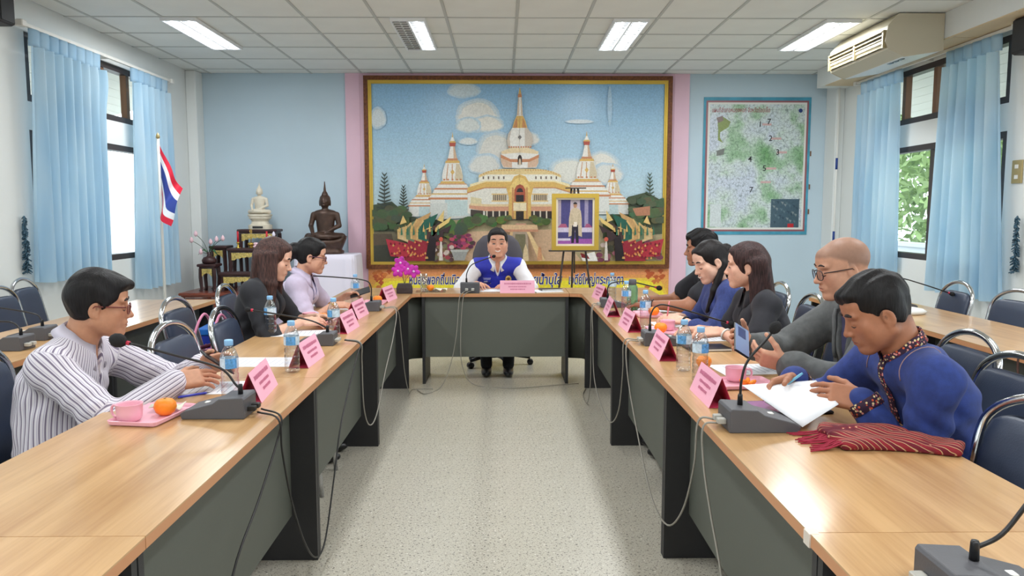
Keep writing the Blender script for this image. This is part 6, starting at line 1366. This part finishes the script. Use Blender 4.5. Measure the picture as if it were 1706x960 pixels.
def bracelet(p, i, t, r, w, m, name):
    u = unit(p.W[i]-p.E[i]); c = p.E[i]+(p.W[i]-p.E[i])*t; x = unit(np.cross(u, [0, 0, 1])); y = np.cross(u, x)
    return MB().tube([tuple(c+x*r*math.cos(a)+y*r*math.sin(a)) for a in np.linspace(0, 2*PI, 21)[:-1]], w, 6, closed=True).build(name, m, p.o)
# ---------------------------------------------------------------- cloth materials
def cloth(name, col, var=.12, bm=260, rough=.85, streak=None):
    m, nt, b = nodes_of(name); setin(b, rough=rough, sheen=.05)
    t = N(nt, 'ShaderNodeTexNoise'); t.inputs['Scale'].default_value = 1 if streak else 40; t.inputs['Detail'].default_value = 4; nt.links.new(coords(nt, streak or (1, 1, 1)), t.inputs[0])
    r = ramp(nt, [(.3, tuple(c*(1-var) for c in col[:3])+(1,)), (.7, tuple(min(1, c*(1+var)) for c in col[:3])+(1,))]); nt.links.new(t.outputs[0], r.inputs[0]); nt.links.new(r.outputs[0], b.inputs['Base Color'])
    w = N(nt, 'ShaderNodeTexNoise'); w.inputs['Scale'].default_value = bm; nt.links.new(coords(nt), w.inputs[0]); bump(nt, b, w.outputs[0], .15, .003)
cloth('cloth_blackish', C(27, 28, 34)); cloth('cloth_polo', C(30, 30, 37), .15); cloth('cloth_lilac', C(196, 184, 206), .05); cloth('cloth_white_shirt', C(232, 232, 236), .03); cloth('cloth_vest', C(34, 46, 176), .08, rough=.6); cloth('cloth_navy', C(46, 60, 116), .22, streak=(120, 120, 25)); cloth('cloth_grey', C(84, 86, 86), .2, 400); cloth('cloth_inner_navy', C(52, 50, 84), .1); cloth('cloth_denim', C(38, 58, 124), .18, 300); cloth('trouser_black', C(28, 28, 32), .1); cloth('trouser_dark', C(44, 46, 58), .1)
def stripe_mat():
    m, nt, b = nodes_of('cloth_stripe'); setin(b, rough=.8)
    at = N(nt, 'ShaderNodeAttribute', attribute_name='stripe'); mu = N(nt, 'ShaderNodeMath', operation='MULTIPLY'); mu.inputs[1].default_value = 1/.0165; fr = N(nt, 'ShaderNodeMath', operation='FRACT'); nt.links.new(at.outputs['Fac'], mu.inputs[0]); nt.links.new(mu.outputs[0], fr.inputs[0])
    Wc, Gc, Lc = C(224, 220, 226), C(124, 114, 136), C(186, 178, 198)
    r = ramp(nt, [(0, Wc), (.30, Wc), (.36, Gc), (.58, Gc), (.64, Wc), (.76, Wc), (.80, Lc), (.90, Lc), (.94, Wc)]); nt.links.new(fr.outputs[0], r.inputs[0]); nt.links.new(r.outputs[0], b.inputs['Base Color'])
stripe_mat()
def trim_mat():
    m, nt, b = nodes_of('embroidery'); setin(b, rough=.8); co = coords(nt)
    v = N(nt, 'ShaderNodeTexVoronoi'); v.inputs['Scale'].default_value = 105; nt.links.new(co, v.inputs[0]); r = ramp(nt, [(0, (1, 1, 1, 1)), (.34, (1, 1, 1, 1)), (.42, (0, 0, 0, 1))]); nt.links.new(v.outputs[0], r.inputs[0])
    sx = N(nt, 'ShaderNodeSeparateColor'); nt.links.new(v.outputs[1], sx.inputs[0]); rc = ramp(nt, [(0, C(226, 206, 150)), (.35, C(206, 90, 50)), (.6, C(220, 150, 140)), (.85, C(150, 40, 60))], 'CONSTANT'); nt.links.new(sx.outputs[0], rc.inputs[0])
    mx = N(nt, 'ShaderNodeMix', data_type='RGBA'); nt.links.new(r.outputs[0], mx.inputs[0]); mx.inputs[6].default_value = C(48, 24, 50); nt.links.new(rc.outputs[0], mx.inputs[7]); nt.links.new(mx.outputs[2], b.inputs['Base Color'])
trim_mat(); mat('stitch', C(160, 130, 130), .8); mat('glasses_red', C(110, 46, 40), .35); mat('glasses_dark', C(44, 28, 30), .3); mat('glasses_plum', C(84, 40, 66), .3); mat('gold_badge', C(226, 180, 60), .4); mat('tag_blue', C(40, 56, 170), .5); mat('strap_white', C(232, 230, 226), .4); mat('button_white', C(236, 236, 236), .3)
DN = (0, 0, -1)
# ---------------------------------------------------------------- 1 man in the striped shirt
p = person('man in a striped shirt with red-framed glasses leaning over the table', (-1.61, 2.75), FE, (-1.47, 2.80, 1.075), yaw=.40, pitch=.10, hs=1.0, g=1.04, fat=1.04, fs=1.3, stub=.6, skin=C(190, 138, 108), res=.0034,
    Rw=((-1.185, 2.735, .803), (.8, .55, .05), (-.25, .55, -.75), (.25, .3, .35, .4)), Lw=((-1.175, 2.965, .812), (.95, -.1, .25), (.1, -.85, -.4), (.3, .35, .4, .45)), pole=((.75, -.1, -.75), (-.7, -.1, -.6)))
garment(p, 'shirt', 'cloth_stripe', .014, (1.97, 1.97), .064, (.10, .03), fold=.004, h=.0055, stripe=True, wide=.008)
collar(p, 'cloth_stripe_plain' if 'cloth_stripe_plain' in MATS else mat('collar_stripe', C(206, 200, 214), .8), .068, .036, .045, .55)
face(p, -.2, eyes='down'); F = scalp(hairfield(p, .004), p, .018, .062, -.022, .058, .070, .016, .0035, ts=.010); hair(p, F, 'hair_black'); glasses(p, 'glasses_red', r=.0022); legs(p, 'trouser_dark')
t = thing('smartphone', 'dark smartphone held between the hands of the striped-shirt man', 'phone', (-1.085, 2.885, .845), 1.2); MB().cbox((-.036, -.004, -.07), (.036, .004, .07), .003).build('case', 'plastic_black', t); t.rotation_euler = (.9, .2, -.9)
# ---------------------------------------------------------------- 2 woman in the black blazer
p = person('woman with long brown hair in a black blazer looking down at her hands', (-1.42, 4.335), FE, (-1.295, 4.36, 1.145), yaw=.12, pitch=.30, hs=.96, woman=True, fs=1.7, skin=C(218, 172, 148), res=.0042,
    Rw=((-1.12, 4.27, .80), (.95, .25, 0), (0, .5, -.85), .45), Lw=((-1.09, 4.47, .80), (.9, -.4, 0), (0, -.5, -.85), .5), pole=((.7, -.1, -.7), (-.6, -.1, -.6)))
garment(p, 'blouse', mat('blouse_pattern', C(60, 52, 52), .8, noise=(90, .7)), .006, (0, 0), .055, h=.008, fold=.001, arms=False)
garment(p, 'blazer', 'cloth_blackish', .018, (1.08, 1.08), .064, (.20, .045), fold=.004, h=.0065, wide=.006)
face(p, -.25, eyes='down', brow_w=.0030)
F = hairfield(p, .0045, low=.46); scalp(F, p, .012, .080, -.2, .3, .074, .0, .0015)
for s in (1, -1):
    a = p.q(s*.074, -.03, .02); F.add(ecap(a, a+np.array([s*.012, .0, -.16]), (.022, .055), (.022, .05), (1, 0, 0)), .02); F.add(ecap(a+np.array([s*.012, 0, -.16]), a+np.array([s*.03, .0, -.33]), (.022, .05), (.016, .035), (1, 0, 0)), .02)
a = p.q(0, -.085, .0); F.add(ecap(a, a+np.array([0, -.05, -.36]), (.085, .035), (.10, .022), (1, 0, 0)), .03); F.cut(ell(p.q(0, .10, -.05), (.072*p.hs, .10*p.hs, .105*p.hs), p.R), .006)
hair(p, F, 'hair_brown'); legs(p, 'trouser_dark')
t = thing('smartphone', 'dark smartphone between the fingers of the black blazer woman', 'phone', (-1.0, 4.37, .80)); MB().cbox((-.07, -.035, -.004), (.07, .035, .004), .003).build('case', 'plastic_black', t); t.rotation_euler = (.1, -.35, -.2)
# ---------------------------------------------------------------- 3 woman in lilac
p = person('woman in a lilac shirt with tied-up hair and dark glasses', (-1.43, 5.11), FE, (-1.27, 5.11, 1.118), yaw=.22, pitch=.16, hs=.96, woman=True, g=1.12, fat=1.08, fs=1.7, skin=C(206, 156, 130), res=.005,
    Rw=((-1.12, 5.03, .80), (.95, .2, .0), (0, .4, -.9), .4), Lw=((-1.09, 5.24, .83), (.95, -.1, .25), (0, -.6, -.7), .5), pole=((.7, -.1, -.7), (-.6, -.1, -.6)))
garment(p, 'shirt', 'cloth_lilac', .015, (1.15, 1.15), .058, (.10, .035), fold=.0045, h=.007, wide=.008); collar(p, 'cloth_lilac', .062, .03, .04, .8)
face(p, -.15, eyes='down', brow_w=.0028); F = hairfield(p, .0048); scalp(F, p, .012, .070, -.025, .075, .072, .002, .003); F.add(ell(p.q(0, -.125, .02), (.055, .045, .055), p.R), .02).add(ell(p.q(0, -.15, -.02), (.035, .03, .045), p.R), .015); hair(p, F, 'hair_black'); glasses(p, 'glasses_plum', r=.0022); legs(p, 'trouser_dark')
bracelet(p, 0, .93, .026, .003, 'brass', 'bracelet'); MB().tube(bez([tuple(v) for v in (on(p.G, p, x, z, .004) for x, z in ((.05, -.02), (.03, -.10), (0, -.16), (-.03, -.10), (-.05, -.02))) if v is not None], 4), .002, 5).build('lanyard', 'cloth_navy', p.o)
t = thing('smartphone', 'dark smartphone in the hand of the lilac woman', 'phone', (-.975, 5.22, .865)); MB().cbox((-.07, -.035, -.004), (.07, .035, .004), .003).build('case', 'plastic_black', t); t.rotation_euler = (.5, -.3, .1)
# ---------------------------------------------------------------- 4 man in the blue vest
p = person('smiling man in a blue vest over a white shirt at the head table', (-.05, 7.0), PI, (-.047, 6.745, 1.135), yaw=.02, pitch=-.02, hs=1.07, g=1.05, fat=1.12, fs=2.1, stub=.5, skin=C(214, 160, 134), res=.004,
    Rw=((-.225, 6.545, .795), (.25, -.95, -.02), (.2, .1, -1), (.35, .4, .4, .45)), Lw=((.10, 6.50, .795), (-.95, -.25, 0), (0, .1, -1), .25), pole=((.8, -.2, -.75), (-.8, -.2, -.75)), sh=.18)
garment(p, 'shirt', 'cloth_white_shirt', .012, (.88, .88), .064, (.12, .03), fold=.003, h=.006, wide=.014); collar(p, 'cloth_white_shirt', .070, .034, .045, .5)
v = garment(p, 'vest', 'cloth_vest', .022, (0, 0), .074, (.15, .048), fold=.003, h=.006, arms=False, extra=lambda F: [F.cut(ell(p.S[i]+p.side*(.075 if i == 0 else -.075)+np.array([0, 0, -.03]), (.07, .16, .12)), .01) for i in (0, 1)])
face(p, 1.3, eyes='open', teeth=True, brow=.004, brow_w=.0026); F = scalp(hairfield(p, .0042), p, .010, .072, -.020, .06, .074, .002, .002, ts=.006); hair(p, F, 'hair_soft')
b_ = patch(p, p.G, 'name_tag', 'tag_blue', [[(x, z) for x in (.062, .085, .108, .13)] for z in (-.155, -.18, -.205)], .005, .004)
patch(p, p.G, 'tag_border', 'ink_white', [[(x, z) for x in (.060, .132)] for z in (-.1535, -.1565)], .0075, .001, b_); patch(p, p.G, 'tag_border', 'ink_white', [[(x, z) for x in (.060, .132)] for z in (-.2035, -.2065)], .0075, .001, b_)
for k in range(9): patch(p, p.G, 'tag_letter', 'ink_white', [[(.066+k*.0068, z), (.0705+k*.0068, z)] for z in (-.162, -.168)], .0078, .001, b_)
hp = on(p.G, p, .096, -.186, .0085); text_mesh('tag_lettering', 'นายอำเภอ', .020, 'ink_white', p.o, tuple(hp), Matrix.Rotation(PI, 3, 'Z') @ RX90, .0006, width=.05)
c0 = (-.095, -.165); b_ = patch(p, p.G, 'gold_badge', 'gold_badge', [[(c0[0]+r*.028*math.cos(a), c0[1]+r*.033*math.sin(a)) for a in np.linspace(0, 2*PI, 17)] for r in (.02, 1)], .006, .003)
patch(p, p.G, 'badge_ring', 'ink_white', [[(c0[0]+r*.028*math.cos(a), c0[1]+r*.033*math.sin(a)) for a in np.linspace(0, 2*PI, 17)] for r in (.74, .82)], .0085, .001, b_); patch(p, p.G, 'badge_figure', 'frame_wood', [[(c0[0]+r*.012*math.cos(a)*(1+.4*math.sin(3*a)), c0[1]+r*.016*math.sin(a)) for a in np.linspace(0, 2*PI, 13)] for r in (.05, 1)], .009, .001, b_)
MB().tube([tuple(v_) for v_ in (on(p.G, p, .002*math.sin(k), -.185-.018*k, .002) for k in range(9)) if v_ is not None], .0022, 5).build('zip', 'tag_blue', p.o)
legs(p, 'trouser_black', .009, .11, .38, (.095, .42), 'plastic_black', .006); bracelet(p, 1, .93, .032, .005, 'strap_white', 'watch_strap')
# ---------------------------------------------------------------- 5 far man in the black polo
p = person('man in a black polo with curly short hair, partly behind the smiling woman', (1.50, 5.2), FW, (1.33, 5.16, 1.165), yaw=-.22, pitch=.06, hs=.98, g=1.06, fs=1.8, stub=.5, skin=C(164, 112, 86), res=.005,
    Rw=((1.0, 5.32, .80), (-1, -.1, 0), (0, 0, -1), .35), Lw=((.965, 5.03, .80), (-.95, .2, 0), (0, 0, -1), .35), pole=((.7, -.1, -.6), (-.8, -.1, -.6)))
garment(p, 'polo_shirt', 'cloth_polo', .014, (.62, .62), .066, (.08, .03), fold=.003, h=.007, wide=.014); collar(p, 'cloth_polo', .068, .03, .04, .6)
face(p, 0, eyes='down'); F = scalp(hairfield(p, .0048), p, .020, .064, -.020, .055, .072, .010, .006, 90, ts=.009); hair(p, F, 'hair_black'); legs(p, 'trouser_dark'); bracelet(p, 1, .90, .033, .005, 'glasses_dark', 'bracelet')
# ---------------------------------------------------------------- 6 woman in the navy blouse
p = person('smiling woman in a navy blouse with half-tied hair writing at the table', (1.33, 4.40), FW, (1.172, 4.335, 1.13), yaw=.22, pitch=.36, roll=.06, hs=.96, woman=True, fs=1.7, fat=1.06, skin=C(228, 182, 158), res=.0042,
    Rw=((1.03, 4.47, .80), (-.95, -.3, 0), (0, .1, -1), .35), Lw=((1.01, 4.27, .805), (-.95, .25, 0), (0, .45, -.85), .5), pole=((.6, -.1, -.6), (-.8, -.1, -.7)))
garment(p, 'blouse', 'cloth_navy', .014, (1.55, 1.55), .056, (.085, .03), fold=.004, h=.0065, wide=.008); face(p, .9, eyes='down', brow_w=.0028, teeth=True)
F = hairfield(p, .0046, low=.42); scalp(F, p, .009, .086, -.030, .09, .080, .0, .0015); a = p.q(0, -.09, .0)
F.add(ecap(a, a+np.array([.0, -.03, -.26]), (.06, .03), (.05, .02), (1, 0, 0)), .03); a = p.q(-.068, .01, -.02); a = p.q(-.066, -.045, -.03); F.add(cap(a, a+np.array([-.012, .05, -.15]), .022, .020), .02).add(cap(a+np.array([-.012, .05, -.15]), a+np.array([.0, .085, -.27]), .020, .010), .015); F.add(ell(p.q(0, -.125, .03), (.045, .03, .035), p.R), .015)
hair(p, F, 'hair_soft'); legs(p, 'trouser_dark'); bracelet(p, 1, .92, .027, .0055, 'plastic_black', 'watch_strap'); h_ = on(p.G, p, -.06, -.10, .004)
MB().tube([tuple(h_), tuple(h_+np.array([.006, 0, -.022]))], .003, 6).build('ribbon_pin', 'strap_white', p.o) if h_ is not None else None
pen((.93, 4.335, TZ+.0125), (.945, 4.325, .905), 'pen_pink', 'pink pen upright in the hand of the navy blouse woman')
# ---------------------------------------------------------------- 7 woman in the black polo
p = person('woman in a black polo with shoulder-length dark hair turned away', (1.35, 3.86), FW, (1.222, 3.845, 1.142), yaw=-.30, pitch=.06, hs=.95, woman=True, fs=1.5, fat=1.1, g=1.08, skin=C(222, 172, 148), res=.0040,
    Rw=((1.03, 3.98, .80), (-.95, -.2, 0), (0, 0, -1), .3), Lw=((1.075, 3.74, .825), (-.9, .3, -.15), (0, .5, -.85), .35), pole=((.6, -.1, -.6), (-.85, -.1, -.6)))
garment(p, 'polo_shirt', 'cloth_polo', .015, (.72, .66), .058, (.09, .03), fold=.004, h=.0062, wide=.008); collar(p, 'cloth_polo', .062, .03, .04, .6); face(p, .7, eyes='open', brow_w=.0028)
F = hairfield(p, .0042, low=.36); scalp(F, p, .012, .080, -.2, .3, .076, .0, .0015); a = p.q(0, -.075, .01); F.add(ecap(a, a+np.array([0, -.05, -.24]), (.082, .045), (.10, .03), (1, 0, 0)), .03)
for s in (1, -1): a = p.q(s*.070, -.055, .02); F.add(ecap(a, a+np.array([s*.018, -.02, -.25]), (.022, .045), (.018, .05), (1, 0, 0)), .025)
F.cut(ell(p.q(0, .105, -.05), (.074*p.hs, .115*p.hs, .115*p.hs), p.R), .006)
for s in (1, -1): F.cut(ell(p.q(s*.095, -.006, -.016), (.024, .022, .034), p.R), .004)
hair(p, F, 'hair_auburn'); legs(p, 'trouser_dark'); bracelet(p, 1, .84, .027, .005, 'strap_white', 'watch_strap')
# ---------------------------------------------------------------- 8 man in the grey blazer
p_opts['stubble'] = True
p = person('shaven-headed man with glasses in a grey blazer holding a phone', (1.52, 3.06), FW, (1.348, 3.035, 1.19), yaw=-.06, pitch=.20, hs=1.03, g=1.08, fat=1.1, fs=1.3, skin=C(206, 154, 126), res=.0036,
    Rw=((1.02, 3.10, .865), (-.85, -.35, .25), (.2, -.8, .3), (.5, .6, .65, .7)), Lw=((1.10, 2.925, .825), (-.9, .35, .2), (.0, .75, .5), (.5, .6, .65, .7)), pole=((.7, -.1, -.6), (-.75, -.1, -.7)))
p_opts.clear()
garment(p, 'shirt', 'cloth_inner_navy', .006, (0, 0), .062, h=.0075, fold=.001, arms=False)
garment(p, 'blazer', 'cloth_grey', .022, (1.93, 1.93), .075, (.27, .085), fold=.004, h=.006, wide=.008)
for s in (1, -1): patch(p, p.T, 'lapel', 'cloth_grey', [[(s*(.062-.02*t), -.03-.20*t), (s*(.098-.02*abs(t-.35)*2), -.03-.20*t)] for t in np.linspace(0, 1, 8)], .006, .006)
face(p, .15, eyes='down', brow_w=.0030); glasses(p, 'glasses_dark', w=.0245, hgt=.019, r=.0018); legs(p, 'trouser_dark')
MB().ball(tuple(p.W[1]-unit(p.W[1]-p.E[1])*.03+np.array([0, .0, .034])), .006, 8, 6).build('cuff_button', 'button_white', p.o)
mat('phone_screen', C(130, 150, 190), .12); mat('phone_photo', C(50, 66, 120), .2)
t = thing('smartphone', 'smartphone with lit blue picture held by the grey blazer man', 'phone', (.945, 3.0, .905)); MB().cbox((-.038, -.0045, -.075), (.038, .0045, .075), .003).build('case', 'plastic_black', t); MB().box((-.035, -.0055, -.07), (.035, -.0045, .07)).build('screen', 'phone_screen', t); MB().box((-.022, -.006, .01), (.018, -.0055, .06)).build('screen_picture', 'phone_photo', t); t.rotation_euler = (-.75, .55, .25)
# ---------------------------------------------------------------- 9 man in blue
p = person('man in a blue embroidered jacket bending over papers with a pen', (1.43, 2.46), FW, (1.165, 2.375, 1.10), yaw=-.14, pitch=.42, hs=1.0, g=1.0, fat=1.08, fs=1.3, stub=.65, skin=C(168, 114, 86), res=.0034,
    Rw=((.985, 2.545, .845), (-.9, -.25, -.2), (.1, -.75, -.55), (.6, .75, .85, .9)), Lw=((1.115, 2.325, .83), (-.9, .35, .15), (.1, .6, -.5), (.35, .45, .5, .55)), pole=((.6, -.1, -.6), (-.42, -.5, -.75)))
garment(p, 'jacket', 'cloth_denim', .015, (1.95, 1.95), .066, (.075, .02), fold=.006, h=.0055, wide=.006); collar(p, 'embroidery', .069, .034, 0, .35, stand=True)
face(p, -.1, eyes='down', brow_w=.0045); F = scalp(hairfield(p, .0038), p, .014, .062, -.012, .045, .070, .008, .0035, 80, ts=.005); hair(p, F, 'hair_black'); legs(p, 'trouser_dark')
patch(p, p.T, 'embroidered_placket', 'embroidery', [[(-.016, -.025-.025*k), (.016, -.025-.025*k)] for k in range(9)], .006, .003)
for i in (0, 1):
    u = unit(p.W[i]-p.E[i]); c = p.E[i]+(p.W[i]-p.E[i])*.95; x = unit(np.cross(u, [0, 0, 1])); y = np.cross(u, x)
    MB().sheet([[tuple(c+u*d+(x*math.cos(a)+y*math.sin(a))*(.050)) for a in np.linspace(0, 2*PI, 25)] for d in (-.022, .0, .014)]).build('embroidered_cuff', 'embroidery', p.o, solid=.003)
    S = p.S[i]; sgn = 1 if i == 0 else -1; ring = []
    for a in np.linspace(-.2, 3.0, 16):
        d = np.array([-sgn*.35, math.cos(a), math.sin(a)]); h_ = p.G.hit(S-p.side*sgn*.05+unit(d)*.2, -unit(d), .25)
        if h_ is not None: ring.append(tuple(h_+unit(d)*.0012))
    if len(ring) > 3: MB().tube(ring, .0018, 5).build('shoulder_stitch', 'stitch', p.o)
pen((.865, 2.50, .785), (.985, 2.475, .885), 'pen_light', 'pale blue pen in the hand of the man in blue')
t = thing('held_paper', 'white sheet of paper lifted by the man in blue', 'paper', (0, 0, 0)); A_, B_, C_, D_ = (np.array(v) for v in ((.80, 2.52, .835), (1.04, 2.50, .855), (1.03, 2.30, .825), (.905, 2.26, .765)))
P = [[tuple((1-u)*((1-v)*A_+v*B_)+u*((1-v)*D_+v*C_)+np.array([0, 0, .012*math.sin(PI*v)*math.sin(PI*u)])) for v in np.linspace(0, 1, 9)] for u in np.linspace(0, 1, 7)]; MB().sheet(P).build('sheet', 'paper_white', t, solid=.0008)
